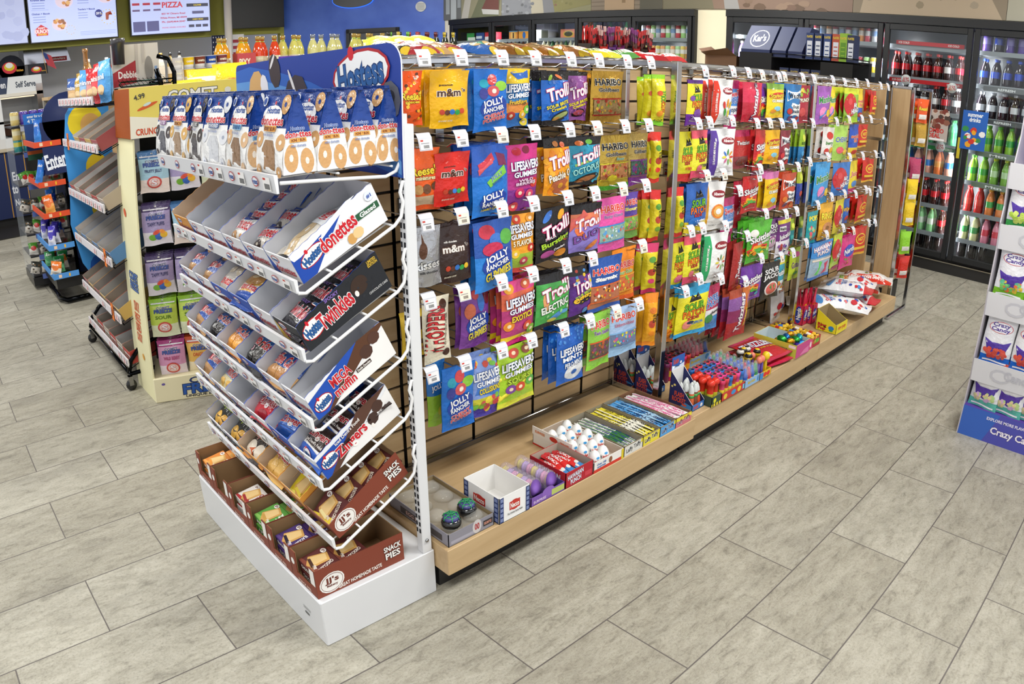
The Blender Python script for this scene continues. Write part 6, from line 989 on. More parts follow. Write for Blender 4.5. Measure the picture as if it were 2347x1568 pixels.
obox(1.203, 1.397, .094, .295, .038, '#c03a34', '#8a8378', 'red tray of striped candy rollers with pink and blue caps', [('e', .15, .5, .08, .35, '#e0c23a'), ('e', .5, .5, .1, .3, '#3f8fc8'), ('e', .75, .5, .08, .35, '#e0c23a'), ('r', .9, .2, .98, .8, '#7ac0d8')], ())
for i in range(6):
    for j in range(6):
        c = Q5.randrange(5); tag(obj('candy_roller', RL[c], None, (1.222+i*.031, .112+j*.032, DK+.002), Q5.uniform(0, 6)), '%s candy roller in the red tray, %s from the front' % (['pink', 'blue', 'plum', 'red', 'rose'][c], ORD[j]), 'candy roller', '%s candy rollers, row %s from the front' % (['pink', 'blue', 'plum', 'red', 'rose'][c], ORD[j]))
RL2 = [roller('#6a2450', '#7a2a5c', '#6a2450'), roller('#d8421f', '#c9302c', '#e8a02a'), roller('#cf3060', '#d8306a', '#e8c23a')]
for i in range(6):
    for j in range(3):
        c = (i*2+j) % 3; tag(obj('candy_roller', RL2[c], None, (1.20+i*.033, .39+j*.033, DK+.0005)), '%s candy roller in the rear cluster, %s row' % (['dark plum', 'orange red', 'rose'][c], ['front', 'middle', 'back'][j]), 'candy roller', 'rear %s candy rollers, %s row' % (['dark plum', 'orange red', 'rose'][c], ['front', 'middle', 'back'][j]))
def baby(c, c2):
    mb = MB()
    mb.lathe([(.0145, 0), (.016, .006), (.0155, .04, c2), (.017, .046), (.012, .056, c), (.0085, .066), (.0075, .078), (.004, .084)], c, PLAS, 12)
    mb.lathe([(.0178, .046), (.0172, .066), (.0125, .084), (.006, .095), (.001, .098)], '#e6ebee', CLEAR, 12); mb.lathe([(.0165, .014), (.0165, .032)], '#d8c42c', PLAS, 12); return mb.mesh('candy_bottle')
BBM = {'blue': baby('#2f62c8', '#2a58b8'), 'green': baby('#35995a', '#2f8a50'), 'red': baby('#c9405a', '#c23a52'), 'rose': baby('#b5304a', '#d85a70'), 'violet': baby('#7a3fa0', '#8a3f9c')}
BL = lambda: [('r', 0, 0, 1, 1, '#8fb4dc'), ('t', 'Baby Bottle', .45, .5, .5, .5, '#d8c42c', '#3f62a8'), ('e', .9, .5, .06, .4, '#3f86c8')]
obox(1.400, 1.530, .094, .335, .036, '#8fb4dc', '#a9b8c8', 'pale blue tray of nipple topped candy bottles by the deck edge', BL(), ())
for i in range(4):
    for j in range(6):
        c = ['blue', 'blue', 'green', 'red', 'blue'][Q5.randrange(5)]; tag(obj('candy_bottle', BBM[c], None, (1.42+i*.031, .114+j*.038, DK+.002)), '%s candy bottle in the pale blue tray, %s row from the front' % (c, ORD[j]), 'candy bottle', '%s candy bottles in the %s row of the pale blue tray' % (c, ORD[j]))
obox(1.30, 1.60, .41, .535, .036, '#8f9cc4', '#a9b8c8', 'lavender tray of rose candy bottles against the slatwall', BL(), ())
for i in range(8):
    for j in range(3):
        c = 'rose' if i else ['blue', 'green', 'rose'][j]
        if i == 7: c = 'blue' if j == 0 else 'rose'
        tag(obj('candy_bottle', BBM[c], None, (1.322+i*.036, .432+j*.038, DK+.002)), '%s candy bottle in the lavender tray, %s row' % (c, ['front', 'middle', 'back'][j]), 'candy bottle', '%s candy bottles in the %s row of the lavender tray' % (c, ['front', 'middle', 'back'][j]))
# dispensers with plain round heads
obox(1.533, 1.643, .092, .262, .034, '#e2b92c', '#c9a82c', 'yellow and blue box of candy dispensers with round heads', [('r', 0, 0, .3, 1, '#3f86c8'), ('e', .45, .5, .15, .35, '#d8302c'), ('e', .75, .5, .15, .35, '#d8302c')], ())
def disp(stem, head, ex=None, sc=1):
    mb = MB(); mb.bbox(-.008, -.006, 0, .008, .006, .072, stem, PLAS, .001); r = .019*sc
    mb.lathe([(r*math.cos(a)+.0005, r*1.15*math.sin(a)) for a in (-1.5, -1, -.5, 0, .5, 1, 1.5)], head, PLAS, 14, (0, 0, .072+r))
    if ex: mb.lathe([(r*1.03*math.cos(a), r*1.15*math.sin(a)) for a in (.1, .5, .9)], ex, PLAS, 14, (0, .0, .072+r))
    return mb.mesh('candy_dispenser')
DP = [disp('#e8c21c', '#e9c81c'), disp('#e8c21c', '#e2be20', '#1f1d1c'), disp('#6a4fb0', '#e8806a', None, .8), disp('#3a2a20', '#3a2a20', '#d8d4cc')]
for i, c in enumerate([0, 2, 2, 1, 2, 1, 3, 1, 3]):
    n = ['yellow', 'yellow and black', 'coral', 'brown'][c]; tag(obj('candy_dispenser', DP[c], None, (1.62-.036*(i % 3), .116+(i//3)*.052, DK+.002), rot=(0, Q5.uniform(-.08, .08), 0)), '%s headed candy dispenser, %s row from the deck edge, %s' % (n, ORD[i//3], ['right side', 'middle', 'left side'][i % 3]), 'candy dispenser', 'round headed candy dispensers')
# two large red licorice bags lying flat
des('licorice_bag', .25, .24, .035, [(.05, '#c02a4c'), (.9, '#b8252e'), (1, '#cf3f6a')], [('t', 'TWIZZLERS', .5, .62, .9, .22, '#eceaf0', '#2a3f8c', -.15), ('t', 'pull n peel', .62, .4, .5, .07, '#e8c23a', None, -.15), ('r', .05, .12, .35, .22, '#e0d8d8')])
for j in range(2): tag(obj('licorice_bag', pk('licorice_bag', False), None, (1.775+.012*j, .225+.01*j, DK+.02+j*.026), rot=(.04, .03*j, -.12+.1*j)), 'large red licorice bag lying on the deck, %s' % ['underneath', 'on top'][j], 'candy bag', 'large red licorice bags on the deck')
# foil eggs and wrapped candies
obox(1.909, 2.068, .094, .345, .07, '#c9c64a', '#c6d2d6', 'yellow green box of foil wrapped chocolate eggs', [('r', 0, 0, 1, 1, '#c24a86'), ('p', [(.3, .1), (.95, .05), (.95, .5), (.6, .4)], '#d87aa8')], [('r', 0, 0, 1, 1, '#cbc84a'), ('t', 'WHICH DINOSAUR\nWILL YOU UNWRAP', .6, .45, .42, .34, '#5a2f5c'), ('e', .22, .45, .12, .2, '#5a8a3c'), ('e', .16, .36, .1, .12, '#6a3a7c'), ('r', .82, .7, .98, .92, '#eee9e4')])
def foil_egg(c):
    mb = MB(); pr = []
    for k in range(9): a = -PI/2+PI*k/8; pr.append((max(.0008, .019*math.cos(a)), .029*math.sin(a)))
    mb.lathe(pr, c, FOIL, 14); mb.v = [(z, y, x) for x, y, z in mb.v]; mb.f = [f[::-1] for f in mb.f]; return mb.mesh('foil_egg')
FE = {'gold': foil_egg('#e09a1c'), 'green': foil_egg('#2f9a3c'), 'teal': foil_egg('#2aa0b0'), 'purple': foil_egg('#5a3ac0'), 'blue': foil_egg('#2a7ad0')}
seq = ['teal', 'purple', 'blue', 'gold', 'purple', 'teal', 'green', 'gold', 'teal', 'green', 'gold', 'green', 'teal', 'green', 'blue', 'gold']
for i, c in enumerate(seq):
    lay = 1 if i >= 10 else 0; k = i-10*lay
    tag(obj('foil_egg', FE[c], None, (1.94+(k % 3)*.048+.012*lay, .13+(k//3)*.052+.02*lay, DK+.04+lay*.026), rot=(Q5.uniform(-.3, .3), Q5.uniform(-.3, .3), Q5.uniform(0, 3))), '%s foil chocolate egg in the yellow green box, %s' % (c, 'on top' if lay else 'bottom layer, %s row from the front' % ORD[k//3]), 'foil egg', '%s foil eggs %s' % (c, 'on top' if lay else 'in the %s row' % ORD[k//3]))
obox(2.073, 2.218, .10, .37, .055, '#b8323a', '#8a7a5e', 'red and pink box of yellow wrapped candies', [('r', 0, 0, .3, 1, '#d84a7c'), ('e', .15, .5, .08, .3, '#e8d8d0'), ('r', .45, .35, .9, .75, '#6aa83c')], ())
def wrapped(c, band):
    mb = MB(); mb.lathe([(.012, -.046), (.003, -.03), (.0125, -.024), (.0125, -.012, band), (.0125, .014, c), (.0125, .024), (.003, .03), (.012, .046)], c, FILM, 10); mb.v = [(z, y, x) for x, y, z in mb.v]; mb.f = [f[::-1] for f in mb.f]; return mb.mesh('wrapped_candy')
WC = {'blue': wrapped('#e2b92c', '#3f7ac4'), 'brown': wrapped('#e2b92c', '#4a2c3c'), 'white': wrapped('#dfae2c', '#e9e0d6'), 'red': wrapped('#e8b62c', '#c9342c')}
for i in range(18):
    c = list(WC)[i % 4]; lay = i//9; k = i % 9
    tag(obj('wrapped_candy', WC[c], None, (2.115+(k % 3)*.034+.01*lay, .145+(k//3)*.085, DK+.026+lay*.026), rot=(0, Q5.uniform(-.15, .15), PI/2+Q5.uniform(-.5, .5))), 'yellow twist wrapped candy with %s band, %s %s' % (c, ['lower layer', 'upper layer'][lay], ['front', 'middle', 'back'][k//3]), 'wrapped candy', 'yellow wrapped candies, %s band %s %s' % (c, ['lower', 'upper'][lay], ['front', 'middle', 'back'][k//3]))
# rope candy cartons
for i, (x, y) in enumerate([(2.405, .30), (2.475, .275)]):
    mb = MB(); w, d, h = .062, .062, .115
    mb.box(0, 0, 0, w, d, .002, '#333')
    for a in ((0, 0, 0, w, .002, h), (0, d-.002, 0, w, d, h+.03), (0, 0, 0, .002, d, h), (w-.002, 0, 0, w, d, h)): mb.box(*a, '#c22a4c')
    art(mb, [('e', .5, .5, .42, .3, '#2a3f9c'), ('t', 'Nerds', .5, .58, .7, .2, '#f2f2f4', None, PI/2-.2 if i == 0 else .2), ('t', 'rope', .5, .3, .5, .14, '#e8d23a', None, .2)], flat((0, 0, 0), (w, 0, 0), (0, 0, h), (0, -1, 0)), CARD, w/h, .0004, .0001)
    art(mb, [('e', .5, .5, .35, .44, '#2a3f9c'), ('t', 'Nerds', .5, .55, 1.1, .22, '#f2f2f4', None, PI/2), ('t', 'rope', .8, .6, .7, .12, '#e8d23a', None, PI/2)], flat((0, d, 0), (0, -d, 0), (0, 0, h), (-1, 0, 0)), CARD, d/h, .0004, .0001)
    tag(mb.build('candy_carton', None, (x, y, DK)), ['red and blue rope candy carton by the chrome post', 'red rope candy carton right of the other one'][i], 'carton')
    des('rope_pack', .02, .2, .012, [(.4, '#c9243c'), (.6, '#d8303a'), (1, '#c22040')], [('e', .5, .5, .3, .06, '#e2c23a')])
    for k in range(7):
        tag(obj('rope_candy', pk('rope_pack', False), None, (x+.014+(k % 3)*.017, y+.016+(k//3)*.016, DK+.108), rot=(PI/2+Q5.uniform(-.12, .12), Q5.uniform(-.12, .12), Q5.uniform(-.5, .5))), 'red rope candy packet standing in the %s carton' % ['left', 'right'][i], 'candy packet', 'rope candy packets in the %s carton' % ['left', 'right'][i])
obox(2.42, 2.578, .093, .222, .055, '#e2cf2a', '#9a8560', 'yellow lollipop ring box with the lid folded back', [('r', .0, .0, 1, 1, '#e4d12c'), ('t', 'ring pop', .5, .5, .7, .5, '#c9342c')], [('t', 'Ring\nPop', .3, .5, .4, .8, '#c9342c', '#3a1c12'), ('e', .75, .58, .14, .24, '#2f7ac4'), ('e', .75, .3, .1, .12, '#3a9a5c')], hbk=.12, lf=.05)
mb = MB(); mb.lathe([(.004, 0), (.012, .012, '#c8d8cc'), (.009, .022), (.002, .026)], '#3a8a5c', CLEAR, 8); m_ = mb.mesh('ring_lollipop')
for k in range(6): tag(obj('ring_lollipop', m_, None, (2.44+(k % 3)*.045, .13+(k//3)*.04, DK+.003)), 'clear wrapped green ring lollipop in the yellow box', 'lollipop', 'ring lollipops in the yellow box')
# big folded white bags piled on the far deck
des('patriot_bag', .2, .34, .085, [(1, '#e8e8ea')], [('t', 'SOUR', .5, .66, .5, .08, '#9ac23a', '#222'), ('t', 'PATCH', .52, .57, .56, .08, '#e8862c', '#222'), ('s', 10, .1, .72, .9, .95, .03, ['#c9303c', '#2f55a8', '#2f55a8']), ('s', 12, .1, .06, .9, .4, .04, ['#c9303c', '#d8383c', '#2f55a8', '#e8e8ea']), ('e', .3, .3, .16, .06, '#c9303c')])
des('tarts_bag', .2, .34, .085, [(.15, '#c9303c'), (1, '#eaeaee')], [('t', 'SweeT', .5, .64, .66, .09, '#c9303c', '#dfe6f4'), ('t', 'TARTS', .52, .54, .66, .09, '#2f62b8', '#dfe6f4'), ('e', .5, .8, .4, .08, '#4f8fd0'), ('s', 10, .1, .2, .9, .42, .04, ['#c9303c', '#2f55a8', '#3f86c8'])])
des('bears_bag', .22, .38, .085, [(1, '#e9e7e6')], [('r', 0, .02, .3, .98, '#cf3526'), ('t', 'GUMMI BEARS ASSORTED', .15, .5, 1.2, .07, '#f0e4e0', None, PI/2), ('e', .62, .8, .26, .07, '#8a2430'), ('t', 'Albanese', .62, .8, .4, .05, '#f2e9e6')]+[('e', .5+.1*(k % 3), .4+.07*(k//3), .05, .03, c) for k, c in enumerate(['#e8942c', '#c93a2e', '#e0cf3a', '#3f8f3c', '#e8b42c', '#3a72c8'])])
for i, (k, x, y, z, rz, rx, ry, lb) in enumerate([('patriot_bag', 2.70, .37, .04, .5, 0, 0, 'white bag with black and orange lettering at the back left of the pile'), ('patriot_bag', 2.95, .37, .04, -.1, 0, 0, 'white bag in the middle back of the pile'), ('bears_bag', 3.27, .355, .04, .35, 0, 0, 'white bag with coloured bears against the wall panel'),
        ('tarts_bag', 2.72, .27, .055, .9, .05, 0, 'red white and blue bag left in the pile'), ('tarts_bag', 3.02, .24, .04, .15, 0, .05, 'white bag with red foot near the deck edge'), ('patriot_bag', 2.78, .21, .05, .25, .04, 0, 'white bag with black and orange lettering nearest the yellow box'),
        ('patriot_bag', 3.06, .29, .1, .3, -.05, .03, 'white bag with black and orange lettering on top of the pile'), ('bears_bag', 3.30, .28, .09, .28, -.04, 0, 'white bag with a broad red stripe at the far end of the pile'), ('tarts_bag', 2.90, .25, .105, .3, -.03, .03, 'white bag with blue and red lettering on top of the pile')]):
    tag(obj('candy_bag', pk(k, False), None, (x, y, DK+.006+z*1.25), rot=(rx-.02, ry, rz)), lb, 'candy bag', 'large folded bags on the far deck')
tag(obj('candy_bag', pk('patriot_bag'), None, (2.36, .49, DK+.335), rot=(PI/2-.1, 0, .2)), 'white bag leaning on the slatwall behind the second chrome divider', 'candy bag')
# ---------------- cooler contents ----------------
def bottle(c, lab, cap, h=.235, r=.034, m=GLASSB, neck=.28):
    mb = MB(); mb.lathe([(r*.8, 0), (r, .012), (r*.97, h*.25), (r, h*.32, lab), (r, h*.55, c), (r*.98, h*.62), (r*.6, h*.8), (r*.36, h*.86), (r*.36, h*.9, cap), (r*.46, h*.905), (r*.46, h)], c, m, 10); return mb
def can(c, c2='#d0d2d6', h=.155, r=.029, mid=None):
    mb = MB(); mb.lathe([(r*.8, 0, '#b9bcc2'), (r, .01, c), (r, h*.45, mid or c), (r, h*.75, c), (r, h-.012), (r*.85, h-.003, c2), (r*.8, h)], c, GLASSB, 10); return mb
BT = {}
def BOT(k, *a, **kw):
    if k not in BT: BT[k] = bottle(*a, **kw).mesh('soda_bottle')
    return BT[k]
for k, a in {'cola': ('#3a1a16', '#c9242c', '#d8302c'), 'diet': ('#2a1a18', '#cfd0d4', '#b9b9bc'), 'white': ('#3a2220', '#e9e4e2', '#d8302c'), 'sprite': ('#4fae72', '#3a9a5c', '#2f8a4a'), 'clear': ('#c3cfd2', '#d9536a', '#3f8a5c'),
             'lemon': ('#e2d9a8', '#3a7ac8', '#e9e9ec'), 'bluep': ('#2a6ab8', '#7fa8d8', '#e9e9ec'), 'pink': ('#e0a08c', '#3a7ac8', '#e9e9ec'), 'tea': ('#5a2f1c', '#c9a88a', '#c9302c'), 'orange': ('#e2702c', '#e89a4a', '#2a5fc0'), 'lime': ('#8fc98a', '#d8e0d0', '#e2d22c'),
             'pepsi': ('#221a24', '#2348b8', '#2a50c0'), 'pepsi2': ('#221a24', '#c9ccd4', '#c9ccd4'), 'grape': ('#5a3f9c', '#8a7ac8', '#d8d8e0'), 'dew': ('#8fc23a', '#3a9a3c', '#5ab03a'), 'dew2': ('#7ab04a', '#b9d8a8', '#c8d82c'), 'red': ('#c92f2c', '#d8483f', '#d8302c'), 'juice': ('#e88a4a', '#4fa85a', '#e8a82c'), 'milk': ('#d8d8a0', '#4f9a5a', '#3a8a4a'), 'pinkj': ('#e08aa0', '#d84a5a', '#d8303a'), 'dark': ('#1f1a1c', '#1f1a1c', '#2a4fc0'), 'darkr': ('#221a1a', '#2a1a1a', '#c9302c')}.items(): BOT(k, *a)
NM = {'cola': 'dark cola bottle with red label and cap', 'diet': 'dark diet soda bottle with silver label', 'white': 'dark soda bottle with white label and red cap', 'sprite': 'green soda bottle', 'clear': 'clear soda bottle with pink label', 'lemon': 'pale yellow lemonade bottle', 'bluep': 'blue drink bottle', 'pink': 'pink lemonade bottle', 'tea': 'brown root beer bottle', 'orange': 'orange soda bottle with blue cap', 'lime': 'pale green soda bottle with yellow cap',
      'pepsi': 'dark cola bottle with blue label', 'pepsi2': 'dark cola bottle with silver label', 'grape': 'violet soda bottle', 'dew': 'bright green soda bottle', 'dew2': 'yellow green soda bottle', 'red': 'red soda bottle', 'juice': 'small orange juice bottle', 'milk': 'cream coloured drink bottle', 'pinkj': 'pink juice bottle', 'dark': 'dark bottle with blue cap', 'darkr': 'dark bottle with red cap'}
SZ = [1.94, 1.66, 1.38, 1.10, .83, .56, .31, .137]
SN = ['highest', 'second', 'third', 'fourth', 'fifth', 'sixth', 'seventh', 'bottom']
def fill(y1, y0, rows, door, step=.098):
    n = int((y1-y0-.14)/step)+1
    for s, ks in rows.items():
        for i in range(n):
            k = ks[i % len(ks)] if len(ks) < n else ks[i]
            if k is None: continue
            for dpt in (0, 1):
                lb = '%s, %s shelf, %s, %s' % (NM[k], SN[s], door, ORD[i] if dpt == 0 else 'back row')
                tag(obj('soda_bottle', BT[k], None, (5.50+.085*dpt, y1-.085-i*step, SZ[s]-.0035 if s < 7 else .1355)), lb, 'bottle', '%ss on the %s shelf of the %s%s' % (k and NM[k], SN[s], door, ', back row' if dpt else ''))
fill(1.05, .24, {1: ['cola']*5+['white', 'cola'], 2: ['diet', 'diet', 'diet', 'diet', 'white', 'cola', 'diet'], 3: ['sprite', 'sprite', 'clear', 'sprite', 'sprite', 'clear', 'sprite'], 4: ['lemon', 'lemon', 'bluep', 'pink', 'pink', 'orange', 'pink'], 5: ['cola'], 6: ['tea', 'tea', 'tea', 'orange', 'lime', 'lime', 'cola'], 7: ['darkr']}, 'red shelved door')
fill(.24, -.56, {0: ['grape', 'pepsi', 'grape', 'grape', 'dew', 'grape', 'grape'], 1: ['pepsi'], 2: ['pepsi2', 'pepsi2', 'pepsi2', 'diet', 'pepsi2', 'pepsi2', 'diet'], 3: ['dew'], 4: ['dew', 'dew', 'dew2', 'dew2', 'dew2', 'sprite', 'dew'], 5: ['red', 'red', 'juice', 'juice', 'bluep', 'milk', 'pinkj'], 6: ['milk', 'milk', 'pinkj', 'pinkj', 'clear', 'bluep', 'clear'], 7: ['dark', 'dark', 'dark', None, None, None, None]}, 'blue and green door')
fill(2.69, 1.85, {1: ['grape', 'red', 'dark', 'orange'], 2: ['dark', 'tea']}, 'door behind the peanut display')
for (y0, z, w, txt, c) in [(.64, 1.95, .62, 'ICE COLD', '#c9242c'), (.64, 1.615, .70, 'ICE COLD', '#c9242c'), (.64, 1.055, .70, 'ICE COLD', '#2f8a4a')]:
    mb = MB(); mb.box(5.425, y0-w/2, z, 5.43, y0+w/2, z+.035, c); art(mb, [('t', txt, .12, .5, .16, .5, '#f2e9e6'), ('t', txt, .85, .5, .16, .5, '#f2e9e6')], flat((5.425, y0+w/2, z), (0, -w, 0), (0, 0, .035), (-1, 0, 0)), CARD, w/.035)
    tag(mb.build('shelf_strip'), '%s cooler shelf strip reading ice cold at height %s' % ('red' if c == '#c9242c' else 'green', {1.95: 'of the top shelf', 1.615: 'under the red capped colas', 1.055: 'under the green bottles'}[z]), 'sign', 'cooler shelf strips')
for (y, z, txt, c) in [(-.2, 1.62, 'REFRESH', '#6a6d70'), (-.2, 1.345, 'REFRESH', '#55585c'), (-.2, 1.065, 'Mtn', '#7a8a7a'), (-.2, .795, 'Mtn', '#7a8a7a')]:
    mb = MB(); mb.box(5.425, y-.33, z, 5.43, y+.33, z+.04, c); art(mb, [('t', txt, .3, .5, .22, .5, '#eef0f2'), ('e', .62, .5, .03, .45, '#c9404a'), ('e', .62, .5, .025, .3, '#eef0f4'), ('e', .8, .5, .04, .4, '#8ab04a'), ('e', .95, .5, .035, .5, '#f0eeee')], flat((5.425, y+.33, z), (0, -.66, 0), (0, 0, .04), (-1, 0, 0)), CARD, 16)
    tag(mb.build('shelf_strip'), 'grey cooler shelf strip under the %s' % {1.62: 'blue labelled colas', 1.345: 'silver labelled colas', 1.065: 'bright green bottles', .795: 'yellow green bottles'}[z], 'sign', 'cooler shelf strips')
for i, (y, z) in enumerate([(.83, 1.64), (.40, 1.61), (.45, 1.09), (-.33, 1.38), (-.33, 1.09)]):
    mb = MB(); mb.lathe([(.045, 0), (.045, .002)], '#f2f0ef', CARD, 20); mb.v = [(-c, a, b) for a, b, c in mb.v]
    art(mb, [('t', '2/$4\n$2.79', .5, .5, .7, .5, '#c9303c')], flat((-.002, .045, -.045), (0, -.09, 0), (0, 0, .09), (-1, 0, 0)), CARD)
    tag(mb.build('price_disc', None, (5.418, y, z)), 'round white price disc, %s' % ['under the red capped colas on the left', 'under the red capped colas on the right', 'on the green shelf strip', 'under the silver labelled colas', 'under the bright green bottles'][i], 'sign', 'round cooler price discs')
mb = MB(); mb.box(0, -.11, 0, .003, .11, .33, '#2a5fb0'); art(mb, [('t', 'summer\ndrinks', .5, .82, .6, .2, '#e9eef4'), ('s', 14, .1, .1, .9, .55, .08, ['#e8e4e0', '#e2a02c', '#3a8a4a', '#c93a2e'])], flat((0, .11, 0), (0, -.22, 0), (0, 0, .33), (-1, 0, 0)), CARD, .67)
tag(mb.build('door_poster', None, (5.344, .15, 1.11)), 'small blue summer drinks poster taped to the cooler door frame', 'poster')
mb = MB(); mb.box(0, -.12, 0, .003, .12, .27, '#b9aca4'); art(mb, [('s', 30, .04, .45, .96, .96, .1, ['#4a3a34', '#8a5a4a', '#c9b4a4', '#7a3a30']), ('t', 'COMBO\nDEAL', .5, .25, .7, .3, '#c9302c'), ('r', .1, .02, .9, .08, '#f0eeee')], flat((0, .12, 0), (0, -.24, 0), (0, 0, .27), (-1, 0, 0)), CARD, .9)
tag(mb.build('door_poster', None, (5.344, .5, 1.14)), 'photo collage poster on the glass of the red shelved cooler door', 'poster')
mb = MB(); mb.box(0, -.07, 0, .06, .07, .55, '#3a86c8'); art(mb, [('r', 0, .5, 1, .62, '#8fc0e0'), ('t', 'ICE', .5, .8, .7, .14, '#e9f0f6')], flat((0, .07, 0), (0, -.14, 0), (0, 0, .55), (-1, 0, 0)), CARD, .3)
# cans in the door right of the pillar and in the left run
CN = {'lemonade': can('#e2c23a', mid='#e9e4da'), 'peach': can('#e89a4a', mid='#f0e0d0'), 'mint': can('#a8d88a', mid='#eef2ea'), 'cherry': can('#cf4a5c', mid='#eeeaea'), 'silver': can('#c9ccd2', mid='#7a9ac8'), 'berry': can('#b04a8c', mid='#ece6ea')}
CN = {k: v.mesh('drink_can') for k, v in CN.items()}
def cans(y1, y0, rows, door, step=.066):
    n = int((y1-y0-.13)/step)+1
    for s, (ks, lv) in rows.items():
        for i in range(n):
            for q in range(lv):
                k = ks[(i+q) % len(ks)]; tag(obj('drink_can', CN[k], None, (5.49, y1-.075-i*step, (1.885 if s == 0 and y1 > 3 else SZ[s])-.0035+q*.156)), '%s coloured can on %s shelf, %s, %s column%s' % (k, SN[s], door, ORD[i] if i < 12 else 'last', ', upper' if q else ''), 'drink can', '%s cans, %s shelf of the %s' % (k, SN[s], door))
cans(1.85, 1.05, {0: (['cherry', 'silver', 'peach', 'cherry', 'silver'], 1), 1: (['silver', 'peach', 'cherry', 'mint', 'lemonade'], 1), 2: (['lemonade', 'peach', 'cherry', 'berry'], 1)}, 'can door')
cans(3.93, 3.13, {0: (['silver', 'cherry', 'mint'], 1), 1: (['mint', 'lemonade', 'peach', 'lemonade', 'peach', 'mint', 'peach'], 1), 2: (['cherry', 'mint'], 1)}, 'left cooler can door')
# six packs and beer bottles in the left run
BB = {k: bottle(c, l, cp, .23, .03).mesh('beer_bottle') for k, (c, l, cp) in {'amber': ('#5a2f16', '#d8cfc0', '#8a8a8c'), 'greenb': ('#2f6a3a', '#b9d0a8', '#c9a83a'), 'clearb': ('#c9c6a8', '#e08a9c', '#e9e4e0'), 'darkb': ('#2a1c16', '#3a6ac8', '#2a2a2c')}.items()}
def carton(c, ops, w=.2, h=.12):
    h = min(h, .12)
    mb = MB(); mb.box(0, -w/2, 0, .12, w/2, h, c); art(mb, ops, flat((0, w/2, 0), (0, -w, 0), (0, 0, h), (-1, 0, 0)), CARD, w/h); return mb
CT = [(6.84, 'green and white', carton('#3a9a4c', [('r', .1, .1, .9, .5, '#e2eadf')])), (6.68, 'dark blue', carton('#2a4a8c', [('r', .2, .3, .8, .6, '#d8dfe9')])), (6.46, 'red and white', carton('#c9303c', [('r', 0, 0, 1, .5, '#e6dcdc')])),
      (6.0, 'tall orange and blue', carton('#d8873a', [('r', .2, .1, .8, .9, '#e8b45a'), ('r', .42, .2, .58, .8, '#4a2a1c'), ('r', 0, .9, 1, 1, '#3a8ac8')], .16, .13)), (5.8, 'orange', carton('#e59a3c', [('e', .5, .5, .14, .36, '#2a6ab8'), ('r', 0, .92, 1, 1, '#3f9ad0')])), (5.59, 'pale green', carton('#cfd4c4', [('e', .5, .5, .3, .12, '#8ab08a')])),
      (5.03, 'salmon with a gold badge', carton('#e58a6c', [('e', .5, .5, .34, .38, '#d8b04a'), ('e', .5, .5, .26, .26, '#4a4a3a')], .26, .22)), (4.85, 'coral striped', carton('#df7f6c', [('r', .2, 0, .3, 1, '#c95a4a'), ('r', .6, 0, .7, 1, '#f0c0b0')], .1, .2)), (4.76, 'coral with a grey badge', carton('#e08a78', [('e', .5, .5, .3, .3, '#4a4a44')], .16, .2))]
for y, nm, mb in CT: tag(mb.build('drink_carton', None, (5.47, y-.05, 1.8825)), '%s drink carton on the top shelf of the left cooler' % nm, 'carton')
for (a, b_, s, ks, dn) in [(7.1, 6.25, 1, ['greenb', 'amber', 'clearb'], 'first'), (6.25, 5.5, 1, ['clearb', 'darkb', 'amber'], 'second'), (5.5, 4.72, 1, ['clearb', 'clearb', 'greenb'], 'third'), (4.72, 3.93, 0, ['amber', 'greenb', 'darkb'], 'fourth'), (5.5, 4.72, 2, ['clearb', 'clearb', 'greenb', 'clearb'], 'third'), (7.1, 6.25, 2, ['amber'], 'first'), (6.25, 5.5, 2, ['greenb', 'clearb'], 'second'), (4.72, 3.93, 1, ['clearb', 'amber', 'greenb'], 'fourth')]:
    n = int((a-b_-.14)/.075)+1
    for i in range(n):
        k = ks[i % len(ks)]; tag(obj('beer_bottle', BB[k], None, (5.5, a-.08-i*.075, (SZ[s] if s else 1.885)-.0035)), '%s bottle on the %s shelf behind the %s left cooler door' % ({'amber': 'amber beer', 'greenb': 'green beer', 'clearb': 'clear pink labelled', 'darkb': 'dark blue labelled'}[k], SN[s], dn), 'bottle', '%s bottles, %s shelf, %s left door' % (k, SN[s], dn))
# ---------------- peanut display beyond the gondola ----------------
def KM(y0, y1, z0, z1, x0=3.98, x1=4.3): return (x0, y0, z0, x1, y1, z1)
t = empty('nut_display', 'black wire floor display of navy peanut cartons behind the gondola', 'display rack', (3.98, .78, 0)); ox, oy = 3.98, .78
mb = MB(); mb.box(0, .68, 1.25, .36, .97, 1.73, '#141417'); mb.box(0, .0, 0, .4, .97, .1, '#141417'); mb.box(.34, .0, .1, .4, .97, 1.72, '#18181b'); mb.build('side_cabinet', t)
mb = MB(); art(mb, [('t', 'PLANTERS', .5, .62, .84, .11, '#f4f0e2', '#d8b83a'), ('t', 'PLANTERS', .5, .62, .82, .10, '#c9a02c')], flat((-.001, .97, 1.25), (0, -.29, 0), (0, 0, .48), (-1, 0, 0)), CARD, .6); mb.build('brand_sign', t)
mb = MB()
for z in (1.42, 1.70):
    for k in range(20): mb.tube([(.0, .0+.035*k, z), (.34, .0+.035*k, z)], .002, '#1a1a1c', METAL, 4)
    for zz in (0, .03): mb.tube([(0, 0, z+zz), (0, .68, z+zz)], .004, '#1a1a1c', METAL, 5); mb.tube([(0, 0, z+zz), (.34, 0, z+zz)], .004, '#1a1a1c', METAL, 5)
mb.box(-.003, 0, 1.36, 0, .26, 1.69, '#111'); mb.build('wire_shelf', t)
